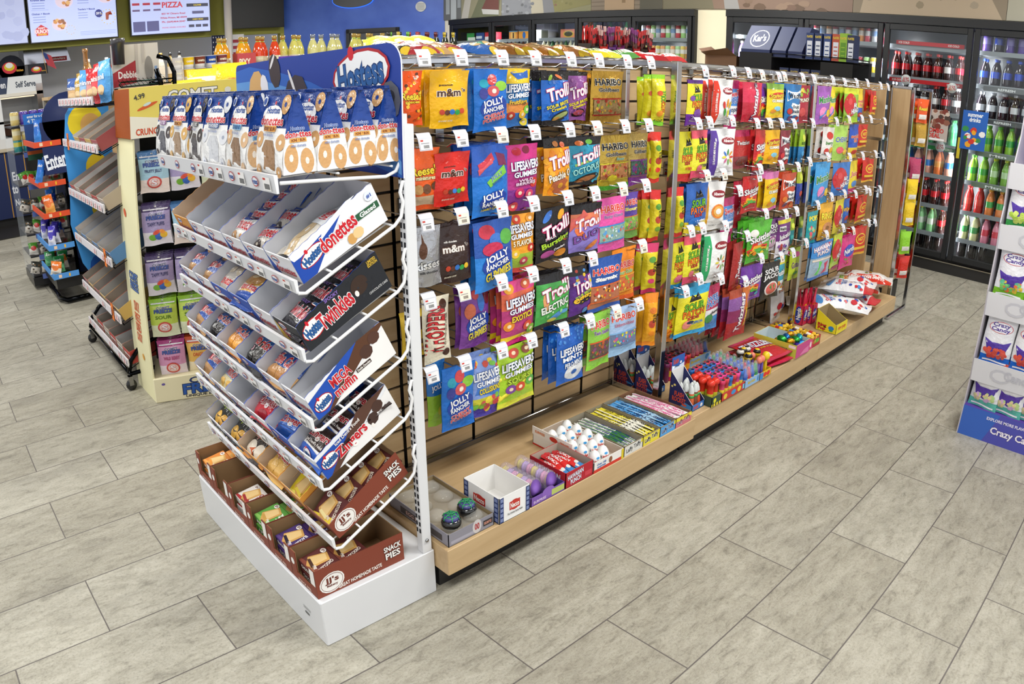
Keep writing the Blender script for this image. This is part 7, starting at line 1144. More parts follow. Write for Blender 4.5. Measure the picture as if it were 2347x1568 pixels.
def kars(y, w, ops, lab, z=1.705):
    mb = MB(); P = [(0, 0), (.3, 0), (.3, .23), (.24, .235), (0.0, .02)]; P = [(0, 0), (.3, 0), (.3, .24), (.16, .25), (0, .05)]
    mb.prism([(a, b) for a, b in P], 0, w, '#2a3358'); art(mb, ops, flat((0, w, .05), (0, -w, 0), (.16, 0, .2), (-.8, 0, .6)), CARD, w/.25); tag(mb.build('carton', None, (4.0, y, z)), lab, 'carton')
kars(1.49, .26, [('e', .5, .45, .32, .36, '#e9ebf2'), ('e', .5, .45, .29, .33, '#2a3358'), ('t', "Kar's", .5, .47, .42, .28, '#e9ebf2', None, .12)], 'navy display carton with a round white script logo')
kars(1.35, .12, [], 'open navy carton right of the logo carton'); kars(1.21, .12, [], 'narrow navy carton in the middle of the peanut display')
for i, (y, c, o_) in enumerate([(1.12, '#2f3f6c', 'navy'), (1.05, '#2c3a62', 'dark navy'), (.975, '#34487c', 'navy blue'), (.905, '#b0503c', 'white and red'), (.845, '#8ab03c', 'lime green'), (.785, '#2c3450', 'black and navy')]):
    mb = MB(); mb.box(0, 0, 0, .1, .06, .2 if i != 4 else .21, c); art(mb, [('r', .15, .1, .85, .7, '#cfd4de' if i != 4 else '#5a8a2c'), ('t', 'PLANTERS', .5, .86, .8, .09, '#d8c04a'), ('r', .25, .2, .75, .24, c), ('r', .25, .35, .75, .39, c), ('r', .25, .5, .75, .54, c)], flat((0, .06, 0), (0, -.06, 0), (0, 0, .2), (-1, 0, 0)), CARD, .3)
    tag(mb.build('nut_box', None, (4.0, y, 1.705)), '%s nut box on the upper wire shelf of the peanut display' % o_, 'box', 'nut boxes on the peanut display')
    if i < 5:
        mb = MB(); mb.box(0, 0, 0, .1, .075, .2, '#2a3454'); art(mb, [('t', 'PLANTERS', .5, .86, .8, .09, '#b8a04a'), ('r', .2, .15, .8, .6, '#4a5a84')], flat((0, .075, 0), (0, -.075, 0), (0, 0, .2), (-1, 0, 0)), CARD, .36)
        tag(mb.build('nut_box', None, (4.0, .96+.09*i, 1.425)), 'navy nut box on the lower wire shelf of the peanut display', 'box', 'navy nut boxes on the lower wire shelf')
mb = MB(); mb.box(0, 0, 0, .3, .3, .17, '#7a5a42'); mb.add([(0, .3, .17), (0, 0, .17), (-.12, .02, .23), (-.1, .28, .19)], [(0, 1, 2, 3)], '#8a6a50'); mb.add([(0, .3, .17), (.3, .3, .17), (.28, .42, .25), (.05, .4, .22)], [(0, 1, 2, 3)], '#6a5040'); mb.add([(-.001, .3, 0), (-.001, .1, 0), (-.001, .1, .09)], [(0, 1, 2)], '#2a4a8c')
tag(mb.build('carton', None, (4.02, 1.8, 1.52)), 'open brown cardboard carton with raised flaps left of the peanut display', 'carton')
tag(MB().box(0, 0, 0, .36, .5, 1.515, '#3a3632', CARD).bbox(-.01, -.01, 1.49, .37, .51, 1.519, '#5a5048', CARD).build('storage_cabinet', None, (3.99, 1.76, 0)), 'dark cabinet carrying the open brown carton', 'cabinet')
# ---------------- fixture behind the candy gondola with chips and jerky ----------------
t = empty('chip_shelf', 'tan chip shelving unit standing behind the candy gondola', 'shelving unit', (.45, 1.5, 0))
MB().box(0, .0, 0, 2.55, .6, .16, '#1c1b1a', KICK).build('kick_base', t)
mb = MB(); mb.box(0, .28, .16, 2.55, .32, 1.56, '#fff', WOODX); mb.build('back_panel', t)
for z in (.5, .9, 1.25): MB().box(0, .02, z, 2.55, .28, z+.015, '#c9b594', WOODX).build('shelf', t)
MB().box(0, -.02, 1.56, 2.55, .6, 1.58, '#fff', WOODX).build('top_shelf', t)
Q6 = random.Random(9)
chips = [('#2a231e', 'black', .045), ('#a8323a', 'maroon', .13), ('#c8a070', 'clear cookie', .165), ('#a8343c', 'red', .245), ('#2a62b0', 'blue', .35), ('#3f9a7c', 'sea green', .40), ('#b57a3c', 'copper', .45), ('#c8702c', 'orange', .52), ('#cf8a3c', 'amber', .60), ('#b5663a', 'rust', .67), ('#c98a52', 'tan', .76), ('#d0603c', 'salmon', .83)]
for i, (c, n, x) in enumerate(chips):
    des('chip_'+str(i), .15, .2, .06, [(1, c)], [('e', .3, .5, .14, .1, '#d8b47a'), ('e', .65, .6, .16, .12, '#e0bc80'), ('e', .5, .15, .2, .1, '#e2c03a')], FOIL if i > 5 else FILM)
    tag(obj('chip_bag', pk('chip_'+str(i), False), None, (x*1.18-.02, .70+Q6.uniform(0, .06), 1.592), rot=(.22+Q6.uniform(-.05, .12), Q6.uniform(-.2, .2), Q6.uniform(-.3, .3))), '%s snack bag lying on top of the candy gondola' % n, 'snack bag', 'snack bags on top of the gondola')
for i, (c, n, x, y) in enumerate([('#e8d22c', 'bright yellow', .96, .62), ('#dfe04a', 'lime yellow', 1.07, .65), ('#5a9a4c', 'green', 1.17, .64), ('#c9242c', 'bright red', 1.30, .62), ('#b5202c', 'crimson', 1.43, .66), ('#cf3a3c', 'scarlet', 1.55, .64)]):
    des('gum_'+str(i), .14, .12, .04, [(1, c)], [('t', 'QUAKER', .5, .5, .7, .3, '#2f6a3a' if i < 2 else '#f0e6da')])
    tag(obj('snack_bag', pk('gum_'+str(i), False), None, (x, y+.06, 1.583+.012), rot=(.25, Q6.uniform(-.2, .2), Q6.uniform(-.4, .4))), '%s snack bag on the gondola top near the jerky sticks' % n, 'snack bag', 'snack bags on top of the gondola')
JC = ['#2a2422', '#c9302c', '#6a3a84', '#8a3a7c', '#2a2224', '#a8262c', '#3a2a22', '#c22a2c']
for i in range(8):
    x = 1.93+i*.078; mb = MB(); c = JC[i]
    mb.box(0, 0, 0, .072, .1, .002, c); mb.box(0, 0, 0, .072, .002, .085, c); mb.box(0, .098, 0, .072, .1, .12, c); mb.box(0, 0, 0, .002, .1, .1, c); mb.box(.07, 0, 0, .072, .1, .1, c)
    art(mb, [('e', .5, .62, .34, .24, '#1c1a1c'), ('t', "jack\nlink's", .5, .62, .44, .26, '#e9e0da'), ('r', .1, .08, .9, .3, ['#cfae8a', '#8a2a24', '#5a2a6c', '#d8b03a'][i % 4])], flat((0, 0, 0), (.072, 0, 0), (0, 0, .085), (0, -1, 0)), CARD, .85)
    tag(mb.build('jerky_box', None, (x, 1.53, 1.581)), '%s jerky stick box, %s from the left' % (['black', 'red', 'purple', 'violet', 'black', 'crimson', 'brown', 'scarlet'][i], ORD[i]), 'box', 'jerky boxes on the chip shelf')
    des('jerky_%d' % (i % 3), .022, .2, .01, [(.55, '#5a2a1e'), (.8, ['#c22a2c', '#b52a34', '#7a2a6c'][i % 3]), (1, ['#c22a2c', '#d8b4b0', '#8a3a84'][i % 3])], [('e', .5, .78, .3, .06, '#2a1a1a')])
    for k in range(9):
        tag(obj('jerky_stick', pk('jerky_%d' % (i % 3)), None, (x+.012+(k % 3)*.024, 1.545+(k//3)*.028, 1.583+.2+Q6.uniform(-.02, .015)), rot=(PI/2+Q6.uniform(-.05, .12), Q6.uniform(-.15, .15)+(i-3.5)*.03, Q6.uniform(-.4, .4))), 'wrapped jerky stick standing in the %s box from the left' % ORD[i], 'jerky stick', 'jerky sticks in the %s box' % ORD[i])
# ---------------- freeze dried candy floor display at the right edge ----------------
cx_, cy_ = 2.125, -.755
t = empty('candy_floor_display', 'white and purple card floor display at the right edge with pouches on stepped shelves', 'display stand', (cx_, cy_, 0))
Wd = .62; LZ = [0, .30, .62, .93, 1.2]
mb = MB(); mb.box(0, -Wd, 0, .36, 0, .15, '#5a3f9c')
art(mb, [('r', 0, 0, .35, 1, '#3a62b8'), ('p', [(.2, 0), (.6, 0), (.5, 1), (.3, 1)], '#4f50a8'), ('r', .62, 0, 1, 1, '#8a3f9c'), ('t', 'Crazy Candy Freeze', .56, .42, .62, .3, '#e9e4f0', '#3a2a7c'), ('t', 'EXPLORE MORE FLAVORS AT', .4, .8, .4, .1, '#e2def0')], flat((0, 0, 0), (0, -Wd, 0), (0, 0, .15), (-1, 0, 0)), CARD, Wd/.15); mb.build('base', t)
for k in range(1, 5):
    z = LZ[k]; mb = MB(); mb.box(0.0, -Wd, z+.055, .34, 0, z+.07, '#cfcfd6'); mb.add([(-.003, -Wd, z-.02), (-.003, 0, z-.02), (-.028, 0, z+.115-.02), (-.028, -Wd, z+.095), (0.0, -Wd, z-.02), (0.0, 0, z-.02), (-.024, 0, z+.095), (-.024, -Wd, z+.095)], [(0, 3, 2, 1), (4, 5, 6, 7), (3, 7, 6, 2), (1, 2, 6, 5), (0, 4, 7, 3)], '#e2e2e8') if k else None
    F = flat((-.004, 0, z-.02), (0, -Wd, 0), (-.025, 0, .115), (-1, 0, -.2))
    art(mb, [('e', .22, .5, .08, .3, '#cdcdd6'), ('e', .22, .5, .06, .2, '#e2e2e8'), ('t', 'Candy', .36, .55, .22, .5, '#c6c6d0'), ('t', 'Eat Crazy' if k == 1 else 'Crazy', .66, .4, .36, .4, '#5a3f9c')], F, CARD, 5.4); mb.build('tier_front', t)
mb = MB()
for y in (0, -Wd):
    P = [(.0, 0), (.36, 0), (.36, 1.62), (.2, 1.6), (.16, 1.4), (.06, 1.22), (-.02, 1.28), (.0, 1.1), (-.028, 1.03), (-.01, .9), (-.028, .72), (-.01, .6), (-.028, .4), (0, .28)]
    mb.add([(a, y, b) for a, b in P]+[(a, y+.006, b) for a, b in P], [tuple(range(len(P))), tuple(range(2*len(P)-1, len(P)-1, -1))]+[(i, i+len(P), (i+1) % len(P)+len(P), (i+1) % len(P)) for i in range(len(P))], '#b9b4bc')
mb.box(.35, -Wd, 0, .36, 0, 1.6, '#5f3f90')
for k in range(1): art(mb, [('s', 60, .02, .5, .98, .98, .012, ['#4a2f7c', '#4f3486'])], flat((.349, 0, 0), (0, -Wd, 0), (0, 0, 1.6), (-1, 0, 0)), CARD, .4)
mb.build('side_panel', t)
def pouch(foot, topc, blobs, nm):
    ops = [('r', .0, .9, 1, 1.0, topc), ('e', .5, .74, .4, .11, '#c93a4a'), ('e', .5, .74, .38, .1, '#eceaf0'), ('t', 'Crazy\nCandy', .5, .74, .62, .18, '#4a2f8c', '#e9e6f0'), ('p', [(.06, .5), (.3, .44), (.7, .44), (.94, .5), (.8, .26), (.5, .2), (.2, .26)], '#4a2f94'), ('s', 24, .14, .14, .86, .32, .05, blobs), ('r', .1, .04, .9, .07, '#e9e6ea')]
    des(nm, .15, .24, .04, [(.2, foot), (1, '#e2e1e6')], ops)
pouch('#3a9a4c', '#4fa85a', ['#c9d86a', '#a8c84a'], 'pouch_green'); pouch('#7ab82c', '#d8c02c', ['#e2703c', '#5ab08a', '#e8c23a', '#7ac86a'], 'pouch_lime'); pouch('#1f66c4', '#e0c02c', ['#c9483c', '#d85a48'], 'pouch_blue'); pouch('#5ab5a4', '#c9503c', ['#e2c89c', '#c9a8d0', '#b5d08a'], 'pouch_mint')
for k, (pn, cnt) in enumerate([('pouch_mint', 5), ('pouch_blue', 4), ('pouch_lime', 4), ('pouch_green', 4)]):
    z = [.15, .375, .695, 1.005][k]; nm = ['mint footed', 'blue footed', 'lime footed', 'green footed'][k]
    for i in range(cnt):
        for d_ in (0, 1):
            st = .12 if k == 0 else .15
            tag(obj('candy_pouch', pk(pn), None, (cx_+.04+.05*d_+(.0 if k else .0), cy_-.085-i*st, z+.24-.0), rot=(PI/2-.06, 0, -PI/2+Q6.uniform(-.08, .08)-(.1 if k == 0 else 0))), '%s white candy pouch, %s from the left%s' % (nm, ORD[i], ', second row' if d_ else ', front row'), 'candy pouch', '%s pouches on the card floor display' % nm)
tag(obj('candy_pouch', pk('pouch_green'), None, (cx_+.12, cy_-.2, 1.275+.24), rot=(PI/2-.06, 0, -PI/2)), 'white and green candy pouch at the top of the card floor display', 'candy pouch')
# goods on the end display of the gondola
for i, (x, z, c, n) in enumerate([(3.74, 1.50, '#d8521c', 'orange'), (3.76, 1.34, '#b08a2c', 'gold'), (3.72, 1.10, '#a83a5c', 'crimson and white'), (3.70, .96, '#e2c01c', 'yellow'), (3.70, .80, '#e0bc1c', 'second yellow'), (3.70, .60, '#8ac82c', 'lime green'), (3.74, .42, '#c92a1c', 'red')]):
    des('end_%d' % i, .1, .16, .03, [(1, c)], ([('t', "Reese's", .5, .6, .8, .16, '#f0d22e', '#3a1c12')] if i == 0 else [])+[ ('r', .15, .15, .85, .35, '#e2ddd6')])
    for j in range(3): tag(obj('candy_bag', pk('end_%d' % i), None, (x+.015+.02*j, .16+.05*j, z+.0), rot=(PI/2, 0, -.55)), '%s candy bag on the end display of the gondola, %s row' % (n, ['front', 'middle', 'back'][j]), 'candy bag', 'candy bags on the end display')
# ---------------- freeze dried candy stand on the left ----------------
STAND_RZ = -.3534
st_ = empty('card_stand', 'yellow and white card stand of freeze dried candy pouches behind the white rack', 'display stand', (-.551+.03*.938, 2.179-.03*.346, 0), STAND_RZ)
CM = st_.matrix_world if False else Matrix.Translation((-.551+.03*.938, 2.179-.03*.346, 0)) @ Matrix.Rotation(STAND_RZ, 4, 'Z')
w = .50
mb = MB(); mb.add([(0, 0, 0), (0, .3, 0), (0, .3, 1.3), (0, 0, 1.3), (.008, 0, 0), (.008, .3, 0), (.008, .3, 1.3), (.008, 0, 1.3)], [(0, 3, 2, 1), (4, 5, 6, 7), (0, 4, 7, 3), (1, 2, 6, 5)], '#e5dfb4')
art(mb, [('t', 'CRUNCHY', .5, .36, .30, .04, '#d2603c'), ('t', 'FREEZE', .5, .315, .30, .035, '#d2603c'), ('t', 'DRIED', .5, .275, .28, .035, '#d2603c'), ('t', 'CANDY', .5, .235, .30, .035, '#d2603c'), ('t', 'COMET\nFREEZE', .5, .46, .5, .07, '#4a6aa8', '#23304c'), ('e', .3, .72, .06, .02, '#d2603c', .9), ('e', .6, .16, .05, .015, '#d89a3c', .9)], flat((0, .3, 0), (0, -.3, 0), (0, 0, 1.3), (-1, 0, 0)), CARD, .3/1.3)
mb.v = [(a-.37*b, b, c) for a, b, c in mb.v]; mb.build('left_panel', st_)
MB().box(w-.008, 0, 0, w, .3, 1.3, '#e5dfb4').build('right_panel', st_)
mb = MB(); mb.box(.008, .28, 0, w-.008, .3, 1.5, '#2a2a2c')
for z in (1.23, .99, .75, .52, .30): mb.box(.01, .02, z-.012, w-.01, .28, z-.008, '#26262a') if 0 else None
mb.build('rear_panel', st_)
mb = MB(); mb.bbox(-.0, -.012, 0, w, .3, .13, '#e8e0bc', CARD, .004)
art(mb, [('t', 'COMET', .62, .76, .5, .24, '#23386c'), ('t', 'FREEZE', .6, .42, .6, .4, '#2f5aa8', '#1c2c54'), ('t', 'UNIQUE & FLAVORFUL', .62, .12, .6, .12, '#3a3a3c'), ('e', .1, .75, .02, .05, '#6a5aa0')], flat((0, -.012, 0), (w, 0, 0), (0, 0, .13), (0, -1, 0)), CARD, w/.13)
mb.build('base_box', st_)
mb = MB(); mb.box(-.012, -.012, 1.305, w, .26, 1.535, '#ecd96a')
mb.add([(-.0125, .26, 1.305), (-.0125, -.012, 1.305), (-.0125, -.012, 1.535), (-.0125, .26, 1.535)], [(3, 2, 1, 0)][0:1], '#c96a35')
mb.add([(-.0125, -.012, 1.305), (-.0125, .26, 1.305), (-.0125, .26, 1.535), (-.0125, -.012, 1.535)], [(0, 3, 2, 1)], '#c96a35')
art(mb, [('p', [(0, 0), (1, 0), (1, .4), (.5, .3), (0, .45)], '#f2eedc'), ('t', 'COMET', .58, .77, .44, .22, '#f4f2ea', '#1f2c4c'), ('t', 'FREEZE', .6, .44, .62, .34, '#3a6ab8', '#1c2c54'), ('t', 'CRUNCHY FREEZE DRIED CANDY', .5, .12, .88, .13, '#d2502c'), ('t', '4.99', .1, .82, .1, .1, '#4a4a44', None, .2), ('e', .17, .62, .1, .035, '#d8602c', .35), ('e', .17, .66, .04, .03, '#cfe0d8', .35), ('e', .9, .8, .03, .06, '#e2e2d8')], flat((-.012, -.012, 1.305), (w+.012, 0, 0), (0, 0, .23), (0, -1, 0)), CARD, w/.23)
mb.v = [(a-.37*b if a < .0 else a, b, c) for a, b, c in mb.v]; mb.build('header', st_)
for o in st_.children:
    for v in o.data.vertices: v.co.x += .05*v.co.z          # the card stand leans a little to the right
def freeze(k, flav, top, body, foot, blobs, fc='#3a3a6c'):
    des('freeze_'+k, .145, .195, .035, [(.3, foot), (.84, body), (1, top)], [('r', .06, .87, .94, .9, '#e2e0e8'), ('e', .5, .95, .04, .02, '#f0f0f0'), ('t', 'COMET', .5, .77, .5, .06, '#3a3a6c', '#e9e9ee'), ('t', 'FREEZE', .5, .69, .66, .09, '#3f5aa8', '#23234c'), ('t', flav, .5, .53, .6, .09, fc)]+blobs)
RNG = [('e', .5, .26, .26, .15, '#c94a44'), ('e', .5, .26, .2, .11, '#e9c8c0'), ('t', 'S', .5, .26, .2, .14, '#e9e6ea', '#c94a44')]
PUF = [('e', .34, .2, .14, .08, '#7ab83c'), ('e', .55, .22, .13, .09, '#3a6ac4'), ('e', .74, .26, .13, .08, '#e8b83a'), ('e', .5, .33, .14, .05, '#d8503c', .4), ('e', .7, .34, .1, .05, '#e8943a', -.4)]
freeze('jelly', 'FRUITY JELLY', '#4a7ab0', '#a9cfe2', '#f0e2dc', RNG); freeze('puffs', 'TAFFY PUFFS', '#4a3a68', '#a89ac4', '#e4e0ea', PUF); freeze('lime', 'SOUR', '#8fc22c', '#c2d85a', '#e2e8c8', RNG, '#5a7a1c')
freeze('berry', 'WILD BERRY', '#a83a7c', '#d89ac0', '#ecdfe8', RNG, '#a83a6c'); freeze('orig', 'ORIGINAL', '#c8542c', '#e2b45a', '#f0e2c0', RNG, '#c8542c')
FN = {'jelly': 'pale blue fruit jelly', 'puffs': 'lilac taffy', 'lime': 'lime green sour', 'berry': 'pink wild berry', 'orig': 'amber original'}
for r, (z, cols) in enumerate([(1.235, ['jelly', 'puffs', 'lime']), (.985, ['puffs', 'jelly', 'puffs']), (.74, ['puffs', 'puffs', None]), (.525, ['lime', 'lime', None]), (.31, ['berry', 'orig', None])]):
    for c, k in enumerate(cols):
        if not k: continue
        for j in range(3):
            p = CM @ Vector((.105+.05*z+c*.148+(.02 if r == 4 else 0)-.02, .035+j*.045, z-(.01 if (r, c) == (1, 1) else 0)))
            tag(obj('candy_pouch', pk('freeze_'+k), None, p, rot=(PI/2, 0, STAND_RZ+Q6.uniform(-.08, .08))), '%s pouch, peg level %s of the yellow stand, %s column%s' % (FN[k], ['one', 'two', 'three', 'four', 'five'][r], ORD[c], '' if j == 0 else ', behind'), 'candy pouch', '%s pouches on the yellow stand, level %s column %s' % (FN[k], ORD[r], ORD[c]))
        o = MB().tube([(0, 0, 0), (0, -.26, .0), (0, -.275, .008)], .002, '#c9c9cc', METAL, 5).build('peg_hook', None, CM @ Vector((.085+.05*z+c*.148+(.02 if r == 4 else 0), .282, z-.012)), STAND_RZ)
        tag(o, 'wire peg on level %s of the yellow stand, %s column' % (ORD[r], ORD[c]), 'peg hook', 'pegs on the yellow stand')
# ---------------- black wire rack with cookie trays ----------------
bx, by = -.58, 2.42
t = empty('cookie_rack', 'black wheeled wire rack of cookie trays left of the yellow stand', 'display rack', (bx, by, 0)); CR = t
mb = MB()
for y in (0, .95):
    mb.tube([(.0, y, .1), (.02, y, .16), (.08, y, .22), (.33, y, .3), (.36, y, 1.55), (.34, y, 1.62)], .013, '#17181a', METAL, 8); mb.tube([(0, y, .09), (.42, y, .09), (.42, y, .3)], .012, '#17181a', METAL, 8)
mb.tube([(.36, 0, .25), (.36, .95, .25)], .012, '#17181a', METAL, 8); mb.tube([(.36, 0, 1.55), (.36, .95, 1.55)], .012, '#17181a', METAL, 8); mb.tube([(.0, 0, .1), (.0, .95, .1)], .01, '#17181a', METAL, 8)
mb.build('frame', t)
MB().box(.345, .02, .3, .352, .93, 1.5, '#cfc8bf').build('back_board', t)
for y in (0, .95):
    for x in (0, .4):
        mb = MB(); mb.lathe([(.028, -.011), (.03, -.006), (.03, .006), (.028, .011)], '#1a1a1b', PLAS, 14); mb.v = [(a, c, b) for a, b, c in mb.v]; mb.f = [f[::-1] for f in mb.f]; mb.box(-.012, -.016, 0, .012, .016, .05, '#9a9a9c', METAL); mb.build('caster', t, (x, y, .03))
RT = .5
def RP(d, z): return (.02+d*math.cos(RT), z+d*math.sin(RT))
for s, z in enumerate([1.495, 1.26, .965, .69, .39, .15]):
    mb = MB(); a = 0 if s == 0 else RT
    for k in range(19):
        y = .0+.0525*k; mb.tube([(.02, y, z-.03), (.02+.33*math.cos(a), y, z-.03+.33*math.sin(a)*.75)], .0022, '#1c1c1e', METAL, 4)
    for k in (0, 1): mb.tube([(.02+.33*k, 0, z-.03+.33*k*math.sin(a)*.75), (.02+.33*k, .95, z-.03+.33*k*math.sin(a)*.75)], .004, '#1c1c1e', METAL, 5)
    mb.build('wire_shelf', t)
    mb = MB(); mb.box(.0, -.01, z-.02, .008, .96, z+.022, '#d8d4d8'); F = flat((-.001, .96, z-.02), (0, -.97, 0), (0, 0, .042), (-1, 0, 0)); ops = []
    for k in range(9): ops += [('r', .02+.11*k, .15, .1+.11*k, .85, '#e9dcdc'), ('t', '$', .06+.11*k, .5, .04, .6, '#c98a8c')] if not (s in (3, 4, 5) and k in (2, 3, 4, 6)) else []
    art(mb, ops, F, CARD, 23); mb.build('price_rail', t)
TRC = [('#9a8a70', '#b5b0ab'), ('#b8453c', '#8f857a'), ('#c9a860', '#a9a49d'), ('#5a86b8', '#aaa6a2'), ('#b8a998', '#bab6b2'), ('#a8585a', '#8f8478')]
tm = [tray(.15, .32, .07, .10, a, b, None, (), [('r', .1, .2, .9, .7, c)], inner_ if False else False) if 0 else tray(.15, .32, .07, .10, a, b, None, (), [('r', .1, .2, .9, .7, '#e9e4dc'), ('t', 'cookies', .5, .45, .6, .3, a)]).mesh('card_tray') for a, b in TRC for c in ('#fff',)]
des('wafer_pack', .11, .1, .03, [(.4, '#c9a06a'), (1, '#b8353c')], [('t', 'wafers', .5, .7, .7, .2, '#f0e6da')]); des('blue_wafer_pack', .11, .1, .03, [(.4, '#dfe2ea'), (1, '#33509c')], [('t', 'rolls', .5, .7, .7, .2, '#f0e6da')]); des('gold_roll_pack', .11, .1, .03, [(.5, '#d8a04a'), (1, '#e6dccf')], [('e', .5, .3, .3, .2, '#b9783a')])
LN = ['', 'second', 'third', 'fourth', 'fifth', 'lowest']
for s, z in enumerate([1.495, 1.26, .965, .69, .39, .15]):
    if s == 0: continue
    a = RT*.75 if s < 5 else .1
    for k in range(6):
        y = by+.085+.157*k; e = (s*5+k*3) % 6
        if s == 1 and k > 3: continue
        nm = ['brown', 'red', 'gold', 'blue', 'tan', 'crimson'][e]
        tag(obj('card_tray', tm[e], None, (bx+.03, y, z-.014), rot=(0, -a, 0)), '%s cookie tray, %s shelf of black wire rack, %s from near end' % (nm, LN[s], ORD[k]), 'tray', 'cookie trays on the black wire rack')
        for j in range(2 if (k+s) % 3 else 0):
            pn = ['wafer_pack', 'blue_wafer_pack', 'gold_roll_pack'][(k+s) % 3]; o = obj('snack_packet', pk(pn, False)); d0 = .07+.09*j
            o.matrix_world = Matrix.Translation((bx+.03+d0*math.cos(a)-.025*math.sin(a), y, z-.024+d0*math.sin(a)+.025)) @ Matrix.Rotation(-a, 4, 'Y') @ Matrix.Rotation(-PI/2, 4, 'Z') @ Matrix.Rotation(.15, 4, 'X')
            tag(o, '%s packet, %s shelf of black rack, %s tray from near end%s' % (['red wafer', 'blue roll', 'golden roll'][(k+s) % 3], LN[s], ORD[k], ', rear' if j else ''), 'snack packet', 'packets on the black wire rack')
for i, (y, z) in enumerate([(2.55, .70), (2.58, .40), (3.20, 1.27)]):
    mb = MB(); mb.add([(-.004, 0, -.045), (-.004, -.05, -.045), (-.004, -.055, .05), (-.004, -.005, .05)], [(0, 3, 2, 1)], '#ea7a2a'); mb.add([(-.002, 0, -.045), (-.002, -.05, -.045), (-.002, -.055, .05), (-.002, -.005, .05)], [(0, 1, 2, 3)], '#ea7a2a'); art(mb, [('t', '2 for\n$3', .5, .5, .6, .5, '#4a2a1c')], flat((-.0045, 0, -.045), (0, -.05, 0), (0, 0, .095), (-1, 0, 0)), CARD, .5)
    tag(mb.build('sale_tag', None, (bx, y, z)), 'orange sale tag clipped on the %s price rail of the black wire rack' % ['fourth', 'fifth', 'second'][i], 'price tag', 'orange sale tags')
# cookie bags on the top shelf
for i, (y, c1, c2, n, h, lean) in enumerate([(3.28, '#3f5fa0', '#cfa878', 'blue and tan', .15, 0), (3.15, '#b08a5a', '#c9b090', 'brown', .15, 0), (3.0, '#b8923c', '#c9a040', 'gold', .17, -.1), (2.85, '#4f94cf', '#8fb4d8', 'sky blue', .18, 0), (2.72, '#b02c36', '#c98a84', 'dark red', .18, .1), (2.6, '#cf1f28', '#d8444a', 'bright red', .2, -.2), (2.52, '#5fa8dc', '#4f94cf', 'pale blue', .21, -.3)]):
    des('cookie_%d' % i, .12, h, .06, [(.6, c2), (1, c1)], [('e', .5, .3, .3, .12, '#d9b98a'), ('t', 'mini', .5, .6, .6, .12, '#f0ece6', c1)])
    tag(obj('cookie_bag', pk('cookie_%d' % i), None, (bx+.08+Q6.uniform(0, .05), y, 1.478+h), rot=(PI/2-.08, lean*.3, -PI/2+.5+Q6.uniform(-.3, .3))), '%s cookie bag on the top shelf of the black wire rack' % n, 'cookie bag', 'cookie bags on the black wire rack')
mb = MB(); mb.box(0, 0, 0, .25, .008, .22, '#cfc9c4'); F = flat((0, 0, 0), (.25, 0, 0), (0, 0, .22), (0, -1, 0))
art(mb, [('p', [(0, .35), (.5, .62), (.5, .1), (0, .02)], '#a8303a'), ('t', 'Debbie', .32, .3, .4, .16, '#f0e6e4'), ('r', .5, .3, .56, 1, '#b9b2ae'), ('e', .78, .4, .09, .3, '#8a8684'), ('r', .64, .55, .7, 1, '#b5aeaa'), ('r', .9, .1, .96, .45, '#7f9cc8')], F, CARD, 1.1); mb.lathe([(.03, 0), (.033, .1), (.038, .105), (.038, .13), (.034, .132), (.03, .115)], '#3a383c', PLAS, 14, (.03, -.03, .12))
tag(mb.build('brand_sign', None, (-.42, 2.60, 1.54), .0), 'pale card sign with red ribbon and dark jar above the black wire rack', 'sign')
mb = MB()
for k in range(12): mb.tube([(.0+.022*k, 0, .0), (.03+.022*k, .3, .07)], .002, '#26282a', METAL, 4)
mb.tube([(-.01, 0, 0), (.25, 0, 0), (.27, .0, .02)], .004, '#1c2a26', METAL, 6); mb.tube([(-.01, 0, 0), (-.02, 0, .012), (-.01, 0, .024), (.26, 0, .02)], .004, '#1c2a26', METAL, 6); mb.tube([(.26, 0, -.6), (.27, 0, .05), (.25, .02, .12), (.2, .05, .14)], .012, '#17181a', METAL, 8)
tag(mb.build('wire_basket', None, (-.41, 2.44, 1.545)), 'empty black wire shelf sloping up beside the red ribbon sign', 'wire shelf')
# wavy blue side sign
mb = MB(); PT = [(.0, 0), (.29, 0), (.29, 1.15), (.12, 1.17), (.03, 1.08), (-.03, .9), (-.02, .62), (-.045, .4), (-.02, .2)]
PT = [(.10, .0), (.30, -.02), (.30, 1.17), (.10, 1.16), (.03, 1.06), (-.0, .85), (.005, .6), (-.02, .4), (.02, .15)]
k = len(PT); mb.add([(a, 0, b) for a, b in PT]+[(a, .006, b) for a, b in PT], [tuple(range(k)), tuple(range(2*k-1, k-1, -1))]+[(i, i+k, (i+1) % k+k, (i+1) % k) for i in range(k)], '#3f8fd2')
art(mb, [('e', .52, .86, .34, .09, '#e0c82c', .35), ('e', .62, .84, .2, .06, '#d8a860'), ('e', .66, .62, .22, .07, '#e0c22c'), ('t', 'm', .6, .51, .3, .06, '#f0f0f4', '#23386c'), ('e', .68, .4, .22, .06, '#e0c22c'), ('e', .6, .27, .3, .06, '#1f4fa0'), ('p', [(.5, .2), (.95, .2), (.95, .3), (.55, .31)], '#c98a4a'), ('e', .62, .1, .36, .075, '#1c56a8'), ('t', 'th', .8, .1, .2, .05, '#f0f0f4')], flat((-.02, 0, 0), (.32, 0, 0), (0, 0, 1.17), (0, -1, 0)), CARD, .28)
mb.build('side_sign', CR, (-.575-bx, 3.385-by, .36))
